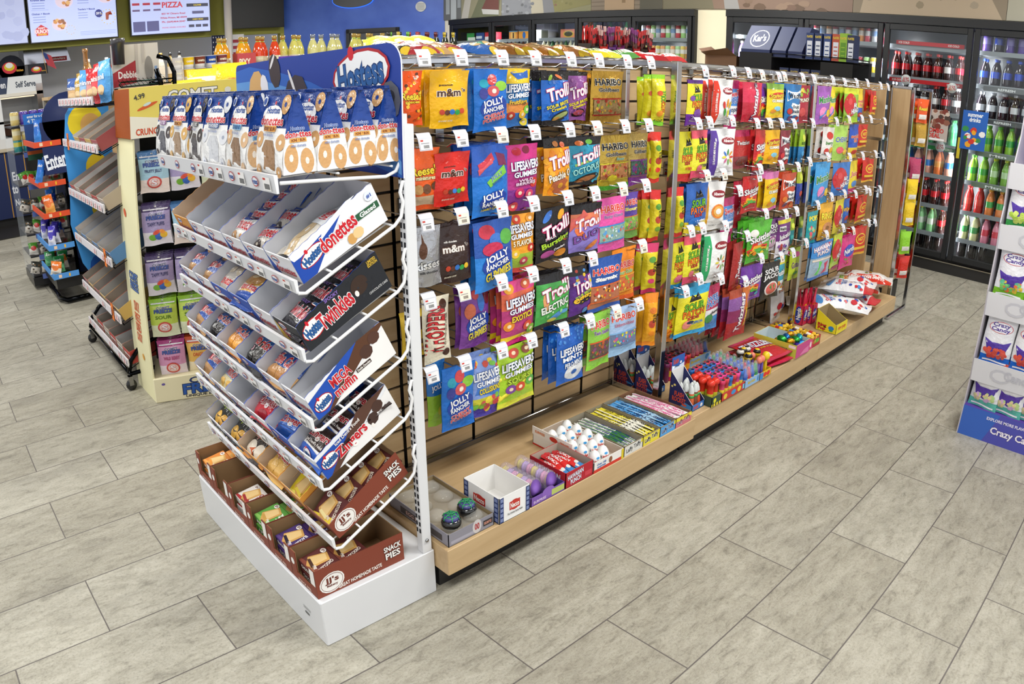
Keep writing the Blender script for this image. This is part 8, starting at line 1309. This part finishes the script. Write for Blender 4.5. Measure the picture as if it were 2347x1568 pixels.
# ---------------- navy pastry rack and the can and snack rack beyond ----------------
px_, py_ = -.62, 4.42
t = empty('pastry_rack', 'black rack with navy signs and orange shelf labels behind the blue wavy sign', 'display rack', (px_, py_, 0))
mb = MB(); mb.tube([(.3, 0, .03), (.08, .0, .03), (.04, .1, .03), (.04, .55, .03), (.3, .6, .03)], .02, '#17181a', METAL, 8); mb.tube([(.3, 0, .02), (.3, .0, 1.4)], .018, '#17181a', METAL, 8); mb.tube([(.3, .6, .02), (.3, .6, 1.4)], .018, '#17181a', METAL, 8)
mb.box(.02, .02, .12, .34, .6, .2, '#141416', PLAS); mb.build('frame', t)
mb = MB(); mb.box(.31, 0, .2, .32, .6, 1.42, '#23355f')
mb.build('back_board', t)
mb = MB(); mb.box(.06, -.006, .98, .5, 0, 1.36, '#1f2a55'); mb.lathe([(.2, 0), (.2, .008)], '#1f2a55', CARD, 24, (.28, 0, 0)); mb.v = mb.v[:8]+[(a, c-.006, b+1.36) for a, b, c in mb.v[8:]]
art(mb, [("t", "Entenmann's", .42, .3, .8, .3, '#e9ebf2', None, .15), ('r', .1, .12, .8, .15, '#e9ebf2')], flat((.06, -.006, .98), (.44, 0, 0), (0, 0, .38), (0, -1, 0)), CARD, 1.15); mb.build('header_sign', t)
for s, z in enumerate([1.22, .93, .70, .46, .24]):
    mb = MB(); K = 9
    pts = [(.02+.03*math.sin(PI*k/K)*-1, .6*k/K) for k in range(K+1)]
    mb.box(.02, .0, z-.03, .3, .6, z-.02, '#1a1a1c', METAL); mb.build('shelf', t)
    mb = MB(); c = '#d8502c' if s < 3 else '#4f8fd0'
    mb.box(.0, .0, z-.035, .012, .6, z+.005, c); mb.box(.0, -.012, z-.035, .2, .0, z+.005, c); art(mb, [('r', .2, .2, .32, .8, '#e9c8a8'), ('r', .6, .2, .66, .8, '#e8b02c')], flat((0, -.012, z-.035), (.2, 0, 0), (0, 0, .04), (0, -1, 0)), CARD, 5); mb.build('price_rail', t)
for i, (nm, c1, c2, w_, h_) in enumerate([('blue cylinder', '#2f6fc8', '#3f86d8', .06, .17), ('orange', '#e06a1c', '#e8a04a', .08, .14), ('white and violet', '#4a3fb0', '#dfe0ee', .06, .15), ('orange round', '#e2782c', '#e9dcc8', .09, .1), ('dark green', '#2f8a4a', '#6ab07a', .09, .12), ('navy and red', '#23409c', '#c9b0a0', .07, .12)]):
    des('past_%d' % i, w_, h_, .05, [(.5, c2), (1, c1)], [('e', .5, .5, .3, .2, c1), ('t', 'snack', .5, .75, .6, .12, '#f0ece8')])
for s, z, ks in [(0, 1.22, [0, 0]), (1, .93, [0, 5, 0]), (2, .70, [1, 0, 5, 0]), (3, .46, [2, 2, 2, 5, 2, 2]), (4, .24, [3, 4, 3, 4, 4, 3])]:
    for i, k in enumerate(ks):
        h_ = D['past_%d' % k][1]
        tag(obj('pastry_packet', pk('past_%d' % k), None, (px_+.05+.03*(i % 2)+.06*(i//2 % 2), py_+.04+i*.09, z-.02+h_+.012), rot=(PI/2-.25, Q6.uniform(-.2, .2), -.5+Q6.uniform(-.2, .2))), '%s packet, %s shelf of the navy pastry rack, %s from the aisle' % (['blue cylinder', 'orange', 'white and violet', 'orange round', 'dark green', 'navy and red'][k], SN[s], ORD[i]), 'pastry packet', 'packets on the navy pastry rack')
mb = MB(); mb.box(0, 0, 0, .3, .006, .36, '#2d4a86'); art(mb, [('r', 0, .78, 1, 1, '#2a72c8'), ('t', '4 Tigers tickets', .5, .83, .8, .1, '#e9eef4'), ('t', 'enter for a chance to win', .5, .94, .8, .06, '#e9eef4'), ('e', .62, .48, .34, .25, '#6a3f28'), ('e', .62, .48, .17, .15, '#4f94c8'), ('r', 0, 0, 1, .12, '#2a5a44'), ('r', 0, .12, .4, .2, '#c9602c')], flat((0, 0, 0), (.3, 0, 0), (0, 0, .36), (0, -1, 0)), CARD, .83)
tag(mb.build('ticket_poster', None, (-.60, 5.0, 1.06), .0), 'blue ticket contest poster with a brown baseball glove', 'poster')
sx, sy = -.72, 5.1
t = empty('snack_spinner', 'clear sided snack stand topped with purple cans beside the pastry rack', 'display rack', (sx, sy, 0))
MB().box(.02, 0, .03, .42, .5, .1, '#1b1b1d', PLAS).build('base', t)
MB().box(.02, .0, .1, .026, .5, 1.25, '#dfe6ec', CLEAR).build('side_panel', t)
MB().box(.4, .0, .1, .42, .5, 1.4, '#2a2c34', PLAS).build('back_board', t)
for s, z in enumerate([1.33, 1.12, .86, .64, .46, .28, .12]):
    mb = MB(); mb.box(.03, .0, z-.012, .4, .5, z, '#1b1b1d', PLAS); mb.build('shelf', t); mb = MB(); mb.box(.1, -.012, z-.04, .34, .0, z+.0, '#5f74b8' if s else '#c9ccd6'); mb.build('price_rail', t)
CNP = {k: can(c, h=.115, r=.036, mid=m_).mesh('drink_can') for k, c, m_ in (('purple', '#4a2a9c', '#5a3aa8'), ('yellow', '#d8c070', '#e2d8a8'), ('teal', '#2f8f8f', '#c9c23a'), ('red', '#a83038', '#8a2a30'))}
for s, z, ks in [(0, 1.33, ['yellow', 'purple', 'purple', 'purple', 'purple']), (1, 1.12, ['teal', 'teal', 'red', 'red', 'red']), (1, 1.21, ['yellow', 'yellow', 'purple', 'purple', 'purple'])]:
    for i, k in enumerate(ks): tag(obj('drink_can', CNP[k], None, (sx+.07+i*.075, sy+.04, z+.001)), '%s can, %s of the clear sided stand, %s from the left' % (k, {1.33: 'top tier', 1.12: 'second tier', 1.21: 'tier below the top'}[z], ORD[i]), 'drink can', 'cans on the clear sided snack stand')
des('spin_a', .08, .1, .05, [(.5, '#e6e2da'), (1, '#5a9a3c')], [('e', .5, .5, .3, .2, '#c9302c')]); des('spin_b', .08, .1, .05, [(.5, '#cfc8bc'), (1, '#4a4a44')], [('s', 12, .1, .1, .9, .9, .08, ['#2a2a2a', '#e9e4da', '#8a6a4a'])])
for s, z in enumerate([.86, .64, .46, .28, .12]):
    for i in range(5): tag(obj('snack_packet', pk('spin_a' if (s+i) % 3 == 0 or s == 0 else 'spin_b'), None, (sx+.07+i*.07, sy+.05, z+.105), rot=(PI/2-.3, Q6.uniform(-.3, .3), Q6.uniform(-.3, .3))), '%s snack packet, clear sided stand, %s tier from base, %s from left' % ('green and white' if (s+i) % 3 == 0 or s == 0 else 'mottled', ORD[4-s], ORD[i]), 'snack packet', 'packets on the clear sided stand')
# ---------------- service counter ----------------
t = empty('service_counter', 'navy service counter with white lettering at the left edge', 'counter', (-2.6, 8.75, 0))
mb = MB(); mb.box(0, 0, .1, 2.42, .75, .92, '#1d2850'); mb.box(0, .03, 0, 2.4, .7, .1, '#1b1a1a'); art(mb, [('t', 'Enc', .945, .62, .05, .13, '#e9e9ee'), ('t', 'to', .925, .42, .03, .12, '#e9e9ee'), ('t', 'Not', .94, .22, .045, .1, '#e9e9ee'), ('r', .893, 0, .898, 1, '#b5863a'), ('r', .99, 0, .995, 1, '#b5863a')], flat((0, 0, .1), (2.42, 0, 0), (0, 0, .82), (0, -1, 0)), CARD, 2.95); mb.build('body', t)
MB().bbox(-.02, -.03, .92, 2.45, .78, .96, '#b9ac96', CARD, .004).build('worktop', t)
t = empty('food_warmer', 'white self serve hot food warmer on the navy counter', 'food warmer', (-1.9, 8.8, .96))
mb = MB(); mb.box(0, 0, 0, 2.05, .6, .12, '#d9d8d6', WHITE); mb.box(0, .55, .12, 2.05, .6, .75, '#cfd0d2', WHITE); mb.box(1.97, 0, .12, 2.05, .6, .75, '#c9cacc', METAL)
for x in (.5, 1.0, 1.45): mb.box(x, 0, .12, x+.07, .04, .62, '#e2e2e2', WHITE)
mb.box(0, 0, .62, 2.05, .05, .66, '#e2dccf', WHITE); mb.box(0, 0, .30, 2.05, .3, .33, '#b9b5b0', METAL); mb.build('cabinet', t)
mb = MB(); mb.box(0, .01, .66, 2.05, .3, .86, '#e4e6e8', WHITE); art(mb, [('p', [(0, 0), (.78, 0), (.80, 1), (0, 1)], '#39435c'), ('t', 'Self Serve', .9, .5, .12, .36, '#4a5260'), ('t', 'en', .765, .5, .03, .28, '#e9e9ee')], flat((0, .01, .66), (2.05, 0, 0), (0, 0, .2), (0, -1, 0)), CARD, 10); mb.build('sign_band', t)
mb = MB(); mb.box(.1, .3, .14, 1.9, .5, .28, '#5f3a28', CARD); mb.box(1.1, .05, .13, 1.35, .25, .2, '#e0a060'); mb.build('food_tray', t)
MB().box(.05, .1, .6, 1.95, .12, .615, '#ffe8c8', GLOW).build('heat_lamp', t)
tag(MB().box(-1.85, 9.0, 1.1, .1, 9.02, 1.55, '#7a6a5e').build('warmer_back'), 'brown back panel of the hot food warmer', 'panel') if 0 else None
for i, (x, wd, h, rnd) in enumerate([(-.62, .22, .1, 0), (-.36, .32, .24, 1), (.0, .24, .13, 0)]):
    mb = MB()
    if rnd: mb.lathe([(.16, 0), (.16, .02)], '#20222a', CARD, 20); mb.v = [(a+.16, c, b+.1) for a, b, c in mb.v]; mb.box(0, 0, 0, .32, .02, .12, '#20222a')
    else: mb.box(0, 0, 0, wd, .02, h, '#20222a')
    art(mb, [('e', .42, .45, .28, .3, '#c9303c'), ('e', .42, .5, .2, .2, '#d8c02c'), ('e', .42, .58, .14, .14, '#e9e6e2'), ('t', 'kitchen', .8, .3, .26, .12, '#d8a03a')], flat((0, -.001, 0), (wd, 0, 0), (0, 0, h), (0, -1, 0)), CARD, wd/h)
    tag(mb.build('counter_sign', None, (x, 8.82, 1.822)), ['small black sign at the far left on the warmer', 'round topped black sign with red and yellow ring on the warmer', 'rectangular black sign with a red and yellow ring on the warmer'][i], 'sign')
mb = MB(); mb.tube([(0, 0, 0), (-.03, 0, .3)], .004, '#c9a86a', PLAS, 6); F = flat((.02, 0, .1), (.11, 0, -.06), (-.05, 0, .17), (0, -1, 0)); mb.grid(lambda u, v: F(u, v, .006*math.sin(5*u)), 6, 4, lambda u, v: '#2f3f7c' if (v > .5 and u < .45) else ('#b8404a' if int(v*9) % 2 else '#e9e4e4'), CARD)
tag(mb.build('small_flag', None, (.22, 8.8, 1.822)), 'small american flag on a stick at the warmer corner', 'flag')
mb = MB(); mb.prism([(0, 0), (.62, 0), (.55, .3), (0, .3)], 0, .5, '#a7a9b2', METAL); art(mb, [('t', 'CaptiveAire', .5, .5, .9, .7, '#e9dfe0')], lambda u, v, e: Vector((.3+.26*u, -.004-e, .015+.05*v)), CARD, 5); mb.box(.29, -.003, .01, .57, 0, .07, '#a8323c'); mb.box(.1, .1, .3, .4, .4, 1.079, '#a7a9b2', METAL); tag(mb.build('exhaust_hood', None, (.05, 9.5, 1.98)), 'stainless exhaust hood with a small red badge in the kitchen', 'hood')
tag(MB().box(-1.2, 0, 0, .3, .3, 1.5, '#8f9096', METAL).build('kitchen_fryer', None, (.35, 10.1, 0.001)), 'grey metal kitchen equipment under the exhaust hood', 'equipment')
tag(MB().box(0, 0, 0, .8, .9, .012, '#23211f').build('floor_mat', None, (-1.02, 8.2-.35, .0005)), 'black floor mat in front of the navy counter', 'mat')
# ---------------- screens ----------------
def tv(x0, x1, z0, z1, y, ops, label, bg, scr=True):
    t = empty('menu_screen' if scr else 'television', label, 'screen', (x0, y, z0)); w_, h_ = x1-x0, z1-z0
    MB().bbox(-.015, 0, -.015, w_+.015, .05, h_+.015, '#1a1a1e', PLAS, .004).build('bezel', t); MB().box(w_*.4, .05, h_*.3, w_*.6, .149, h_*.7, '#1a1a1e', PLAS).build('wall_bracket', t)
    mb = MB(); F = flat((0, -.001, 0), (w_, 0, 0), (0, 0, h_), (0, -1, 0)); mb.grid(lambda u, v: F(u, v, 0), 1, 1, bg, SCREEN if scr else BLACKF); art(mb, ops, F, SCREEN if scr else BLACKF, w_/h_, .0008, .0002); mb.build('display', t)
TB, TG = '#3a4a96', '#8f9cc8'
tv(-1.1, .035, 2.22, 2.86, 8.85, [('s', 16, .3, .05, .98, .95, .1, ['#aab2d6', '#b8bfdf', '#a3abd0'])], 'screen with pale blue swirl at the upper left corner', '#b1b9dc')
food = lambda x, y, r: [('e', x, y, r, r*1.4, '#d9c8d8'), ('s', 9, x-r*.7, y-r, x+r*.7, y+r, .05, ['#a8683c', '#c98a4a', '#8f5a3a', '#d8a86a'])]
tv(.081, 1.19, 2.215, 2.84, 8.85, [('t', 'CHICKEN', .2, .93, .3, .07, '#2a2a5c'), ('t', 'Krunch Box', .11, .82, .16, .04, TB), ('r', .03, .62, .22, .626, TG), ('t', 'Chicken + Biscuit', .13, .55, .2, .035, TB), ('t', 'Krunch Box', .63, .88, .16, .04, TB), ('t', 'Tenders + Biscuit', .65, .6, .2, .035, TB)]+[('r', .04, .75-.05*k, .18, .765-.05*k, TG) for k in range(3)]+[('r', .04, .48-.05*k, .18, .495-.05*k, TG) for k in range(3)]+[('r', .55, .82-.05*k, .68, .835-.05*k, TG) for k in range(3)]+[('r', .55, .52-.05*k, .66, .535-.05*k, TG) for k in range(3)]+food(.4, .78, .1)+food(.88, .85, .1)+food(.33, .32, .085)
   +[('p', [(.06, .12), (.06, .26), (.12, .34), (.19, .26), (.19, .12)], '#c0303a'), ('t', 'KRISPY', .125, .27, .08, .03, '#f0e9ea'), ('t', 'KRUNCHY', .125, .205, .16, .075, '#f4f0f0', '#c0303a'), ('t', 'CHICKEN', .125, .145, .1, .03, '#e8d23a'), ('e', .79, .5, .045, .085, '#26307c'), ('t', 'DIP IT', .79, .5, .06, .05, '#e9e9f4'), ('e', .9, .42, .07, .12, '#c3cdf2'), ('p', [(.87, .36), (.9, .36), (.91, .5), (.93, .5), (.95, .46), (.93, .54), (.87, .5)], '#9a4a34')]
   +[('e', .9+.085*math.cos(a*.45), .42+.15*math.sin(a*.45), .006, .01, '#d8b83a') for a in range(14)]+[('e', .45+.05*math.cos(a*.6), .2+.09*math.sin(a*.6), .005, .008, '#d8b83a') for a in range(10)]+[('r', .56, .08+.03*k, .98, .09+.03*k, '#a3afdc') for k in range(3)], 'chicken menu screen above the kitchen', '#bcc8f2')
tv(1.385, 2.50, 2.215, 2.83, 8.85, [('t', 'PIZZA', .52, .62, .26, .12, '#c23f48'), ('e', .5, .9, .09, .14, '#c23f48'), ('e', .5, .9, .08, .12, '#b6c0ea'), ('t', 'MI', .5, .9, .08, .1, '#c23f48'), ('t', '833 W Chicago Road', .53, .42, .3, .05, '#b0404c'), ('t', 'White Pigeon, MI 49099', .53, .33, .34, .05, '#b0404c'), ('t', 'Ph: (269)464-2047', .53, .24, .3, .05, '#b0404c'), ('t', 'PHONE ORDERS AVAILABLE', .53, .12, .3, .03, '#c07a8a'), ('e', .07, .85, .055, .1, '#c9d2f4'), ('e', .18, .85, .06, .11, '#c9d2f4'), ('e', .3, .87, .065, .12, '#c9d2f4')]
   +[('r', .02+.13*k, .63, .11+.13*k, .68, '#a83a48') for k in range(3)]+[('r', .02+.13*k, .5, .11+.13*k, .54, '#6a5a7c') for k in range(3)]+[('r', .02, .06, .17, .28, '#5a5a86'), ('r', .19, .06, .34, .28, '#5a5a86')]+[('r', .7, .95-.06*k, .98, .98-.06*k, '#8f96bc') for k in range(5)]+[('r', .7, .56, .98, .63, '#3a3a4c'), ('t', 'CALZONES', .84, .595, .1, .035, '#d8c03a'), ('r', .77, .4, .92, .46, '#55557a'), ('r', .7, .24, .98, .31, '#3a3a4c'), ('t', 'CHEESY BREAD', .84, .275, .14, .03, '#d8c03a')]+[('r', .72+.09*k, .1, .79+.09*k, .16, '#45455c') for k in range(3)], 'pizza menu screen with red lettering', '#b9c4ee')
tv(2.80, 3.64, 2.24, 2.86, 8.85, [], 'switched off black television left of the blue wall', '#141312', False)
mb = MB(); mb.box(0, 0, 0, .5, .01, .75, '#e4e2e4'); art(mb, [('r', 0, .12*k, 1, .12*k+.06, '#a83a48') for k in range(8)]+[('r', 0, .55, .45, 1, '#2a2f4c')]+[('e', .05+.08*(k % 5), .6+.09*(k//5), .015, .015, '#e4e2e4') for k in range(25)], flat((0, 0, 0), (.5, 0, 0), (0, 0, .75), (0, -1, 0)), CARD, .66)
tag(mb.build('wall_flag', None, (2.55, 8.95, 1.4)), 'american flag on the kitchen wall below the screens', 'flag')
# ---------------- blue wall: oval logo, round vent, framed dark counter window ----------------
RW = math.atan2(AD.y, AD.x)
AB = Matrix(((-AD.x, AN.x, 0, 0), (-AD.y, AN.y, 0, 0), (0, 0, 1, 0), (0, 0, 0, 1)))
def awall(mb, s, z, name, label, cat, off=.003):
    o = mb.build(name); p = onA(s, z, off); o.matrix_world = Matrix.Translation(p) @ AB; return tag(o, label, cat)   # local x right along the wall, y out of it
def disc(c, rx, rz, d0, d1, m=CARD, n=32, mb=None):
    mb = mb or MB(); vs = [(rx*math.cos(2*PI*j/n), d, rz*math.sin(2*PI*j/n)) for d in (d0, d1) for j in range(n)]
    return mb.add(vs, [tuple(range(n)), tuple(range(2*n-1, n-1, -1))]+[(j, j+n, (j+1) % n+n, (j+1) % n) for j in range(n)], c, m)
mb = disc('#2a6ae0', .31, .125, 0, .012, GLOW); disc('#23252c', .295, .112, .0, .03, PLAS, 32, mb); awall(mb, 1.06, 2.565, 'oval_sign', 'dark oval sign with blue glowing edge on the blue wall', 'sign')
mb = disc('#c9cbc9', .075, .075, 0, .012, PLAS)
for k in range(6): mb.box(-.055, .012, -.05+.018*k, .055, .016, -.042+.018*k, '#9a9c9a', PLAS)
awall(mb, 2.05, 2.42, 'round_vent', 'round white slatted vent on the blue wall', 'vent')
mb = MB(); w_, z0, z1 = .78, 1.2, 2.13
for a in ((0, z0, .05, z1), (w_-.05, z0, w_, z1), (0, z1-.06, w_, z1)): mb.box(a[0], 0, a[1], a[2], .05, a[3], '#1b1d20', BLACKF)
mb.box(.05, 0, z0, w_-.05, .01, z1-.06, '#3a3d42', PLAS); awall(mb, .96, 0, 'framed_opening', 'black framed service opening low on the blue wall', 'frame', .002)
# ---------------- liquor shelves behind ----------------
t = empty('liquor_shelf', 'tan shelving unit of liquor bottles in the next aisle', 'shelving unit', (.0, 4.3, 0))
MB().box(0, 0, 0, 3.3, .5, .15, '#1c1b1a', KICK).build('kick_base', t); MB().box(0, .46, .15, 3.3, .5, 1.55, '#fff', WOODX).build('back_panel', t)
for z in (.5, 1.0, 1.545): MB().box(0, 0, z-.02, 3.3, .46, z, '#c2ab85', WOODX).build('shelf', t)
def marg(c, cap='#a8893c', lab='#8fae3c'):
    return bottle(c, c, cap, .315, .048).lathe([(.02, .245), (.019, .275)], lab, PLAS, 10).lathe([(.049, .09), (.049, .15)], '#cfc8a8', PLAS, 10).mesh('liquor_bottle')
MG = {'orange': marg('#e2a01c'), 'red': marg('#d8421c'), 'pale': marg('#d3cd6a'), 'clear': marg('#d6d28c', '#7a8294', '#c9cbd0')}
for i, (x, k) in enumerate([(.90, 'orange'), (.97, 'orange'), (1.09, 'orange'), (1.16, 'orange'), (1.24, 'red'), (1.31, 'red'), (1.39, 'red'), (1.50, 'pale'), (1.57, 'pale'), (1.65, 'pale'), (1.75, 'clear'), (1.87, 'clear'), (1.94, 'clear'), (2.03, 'clear'), (2.16, 'pale'), (2.25, 'pale'), (2.31, 'pale'), (2.38, 'pale'), (2.46, 'pale')]):
    tag(obj('liquor_bottle', MG[k], None, (x, 4.45+.07*(i % 2), 1.546)), '%s margarita mix bottle, %s from the orange end of the row' % ({'orange': 'orange', 'red': 'red', 'pale': 'pale yellow', 'clear': 'silver capped yellow'}[k], (ORD+['thirteenth', 'fourteenth', 'fifteenth', 'sixteenth', 'seventeenth', 'eighteenth', 'nineteenth'])[i]), 'bottle', 'margarita mix bottles in the next aisle')
mb = MB(); mb.box(0, 0, 0, .16, .1, .18, '#b8484c'); art(mb, [('t', 'PIXY', .4, .6, .6, .3, '#e9dcc8')], flat((0, 0, 0), (.16, 0, 0), (0, 0, .18), (0, -1, 0)), CARD); tag(mb.build('carton', None, (1.0, 4.32, 1.546)), 'pink cereal carton in front of the orange bottles', 'carton')
wb = lambda c: bottle('#1f2a1c', '#3a3a2c', c, .32, .036).lathe([(.0142, .285), (.0142, .235)], c, PLAS, 10).mesh('wine_bottle')
WB = {'crimson': wb('#a8303a'), 'maroon': wb('#6a2028'), 'blue': wb('#2a4a8c'), 'gold': wb('#c9b03a'), 'green': wb('#6ab03a'), 'black': wb('#2a2a2a')}
for i, k in enumerate(['black', 'green', 'gold', 'black', 'green', 'crimson', 'crimson', 'maroon', 'maroon', 'maroon', 'maroon', 'blue', 'gold', 'blue', 'gold', 'blue']):
    tag(obj('wine_bottle', WB[k], None, (2.44+i*.052, 4.62+.05*(i % 2)-.3, 1.546)), 'wine bottle with %s top, %s in the row below the blue wall' % (k, (ORD+['thirteenth', 'fourteenth', 'fifteenth', 'sixteenth'])[i]), 'bottle', 'wine bottles below the blue wall')
def cup(c, w): return MB().lathe([(.034, 0, w), (.038, .03, c), (.043, .085, '#b9b9bc'), (.044, .09)], c, CARD, 14)
for lv in (0, 1):
    for i, (c, n) in enumerate([('#cfc8c0', 'cream'), ('#e8c01c', 'yellow'), ('#7a3a28', 'brown'), ('#23489c', 'blue'), ('#7a3a3c', 'maroon')]):
        mb = cup(c, '#e6e2dc'); art(mb, [('t', 'oats' if i else 'cups', .5, .6, .8, .3, '#f0e6c8')], lambda u, v, e: Vector(((.0405+e)*math.sin((u-.5)*1.8), -(.0405+e)*math.cos((u-.5)*1.8), .02+.06*v)), CARD)
        tag(mb.build('cereal_cup', None, (.51+i*.092, 4.35, 1.546+.091*lv)), '%s cereal cup, %s of the stack left of the orange bottles' % (n, 'upper level' if lv else 'lower level'), 'cereal cup', 'cereal cups in the next aisle')
LQ = [(.10, 'white', '#e9e9ec'), (.13, 'white', '#e9e9ec'), (.30, 'white', '#e9e9ec'), (.42, 'black', '#2a2a2c'), (.66, 'green', '#2a8a5c'), (.80, 'brass', '#b8923c'), (.86, 'brass', '#b8923c'), (.98, 'black', '#26262a'), (1.06, 'black', '#26262a')]
t = empty('back_bar_shelf', 'high shelf of spirits bottles in front of the kitchen', 'shelving unit', (-.2, 6.2, 0)); MB().box(0, 0, 1.5, 1.6, .4, 1.53, '#a9a49c', WOODX).build('shelf', t); MB().box(0, .3, 0, 1.6, .38, 1.5, '#8f8a80', CARD).build('back_panel', t)
for i, (x, n, c) in enumerate(LQ): tag(obj('spirits_bottle', bottle('#b9a06a' if i % 2 else '#cfcabc', '#ded6c6', c, .32, .038).mesh('spirits_bottle'), None, (x+.12, 6.3+.06*(i % 2), 1.531)), 'spirits bottle with %s cap, %s from the left behind the black wire rack' % (n, ORD[i]), 'bottle', 'spirits bottles by the kitchen')
mb = MB(); mb.lathe([(.07, 0), (.1, .03), (.11, .1), (.09, .17), (.03, .22), (.022, .26), (.022, .36), (.026, .37), (.026, .4)], '#9a6a34', GLASSB, 18); tag(mb.build('spirits_bottle', None, (.13, 5.9, 1.531)), 'large round amber bottle with a metal cap behind the cookie bags', 'bottle')
mb = MB(); mb.lathe([(.045, 0), (.05, .02), (.048, .2), (.02, .27), (.03, .36), (.03, .41)], '#b5262c', GLASSB, 14); tag(mb.build('spirits_bottle', None, (.40, 5.9, 1.531)), 'tall red bottle behind the cookie bags', 'bottle')
tag(MB().box(-.05, 5.75, 1.5, .55, 6.05, 1.529, '#a9a49c', WOODX).box(-.04, 5.8, 0, .54, 6.0, 1.5, '#9a958a', CARD).build('bottle_stand'), 'narrow stand under the round amber bottle', 'stand')
# yellow and purple chip bags on a low rack behind the header sign
t = empty('chip_rack', 'low black rack of yellow chip bags behind the blue header sign', 'display rack', (-.06, 2.66, 0))
mb = MB()
for x in (0, 1.08):
    for y in (0, .3): mb.box(x, y, 0, x+.02, y+.02, 1.30, '#18181a', METAL)
for z in (.3, .8, 1.3): mb.box(0, 0, z, 1.1, .32, z+.01, '#18181a', METAL)
mb.build('frame', t)
des('chip_baked', .18, .28, .08, [(.35, '#dcd9b4'), (.8, '#e6e3cc'), (1, '#e8d83a')], [('e', .5, .66, .2, .1, '#d8b03a'), ('t', "Lay's", .5, .66, .3, .1, '#c9302c', '#f0ead0'), ('t', 'BAKED', .5, .45, .8, .12, '#4a3f30')])
des('chip_classic', .2, .3, .08, [(1, '#e9cf2a')], [('e', .5, .55, .42, .14, '#c9302c', .2), ('t', "Lay's", .5, .55, .6, .18, '#f2eee2', None, .2), ('t', 'Classic', .6, .25, .5, .07, '#8a6a1c')]); des('chip_plain', .17, .24, .08, [(1, '#e8dc3a')], [('p', [(.1, .3), (.9, .5), (.8, .2)], '#dcd77a')]); des('chip_violet', .2, .3, .06, [(1, '#4a2a8c')], [('p', [(.1, .3), (.9, .5), (.8, .2)], '#5a3aa0')])
for i, (k, x, z, n) in enumerate([('chip_plain', .04, 1.55, 'plain yellow chip bag at the left'), ('chip_baked', .15, 1.605, 'cream and yellow baked chip bag'), ('chip_classic', .30, 1.625, 'yellow chip bag with a red ribbon logo'), ('chip_plain', .47, 1.56, 'yellow chip bag beside the red ribbon one')]):
    tag(obj('chip_bag', pk(k), None, (x, 2.78+.05*(i % 2), z), rot=(PI/2-.1, 0, -.4)), n+' behind the blue header sign', 'chip bag')
for i, (x, z) in enumerate([(.74, 1.645), (.90, 1.635)]): tag(obj('chip_bag', pk('chip_violet'), None, (x, 2.8, z), rot=(PI/2-.2, .1*i, -.4)), 'purple chip bag just above the blue header sign, %s one' % ['left', 'right'][i], 'chip bag')
for i, x in enumerate((.62, .74, .86)):
    tag(obj('chip_bag', pk('chip_plain', False), None, (x, 1.68, 1.645), rot=(.35, .1*i, -.5)), 'yellow chip bag on the chip shelf right of the header sign, %s' % ORD[i], 'chip bag', 'yellow chip bags on the chip shelf')
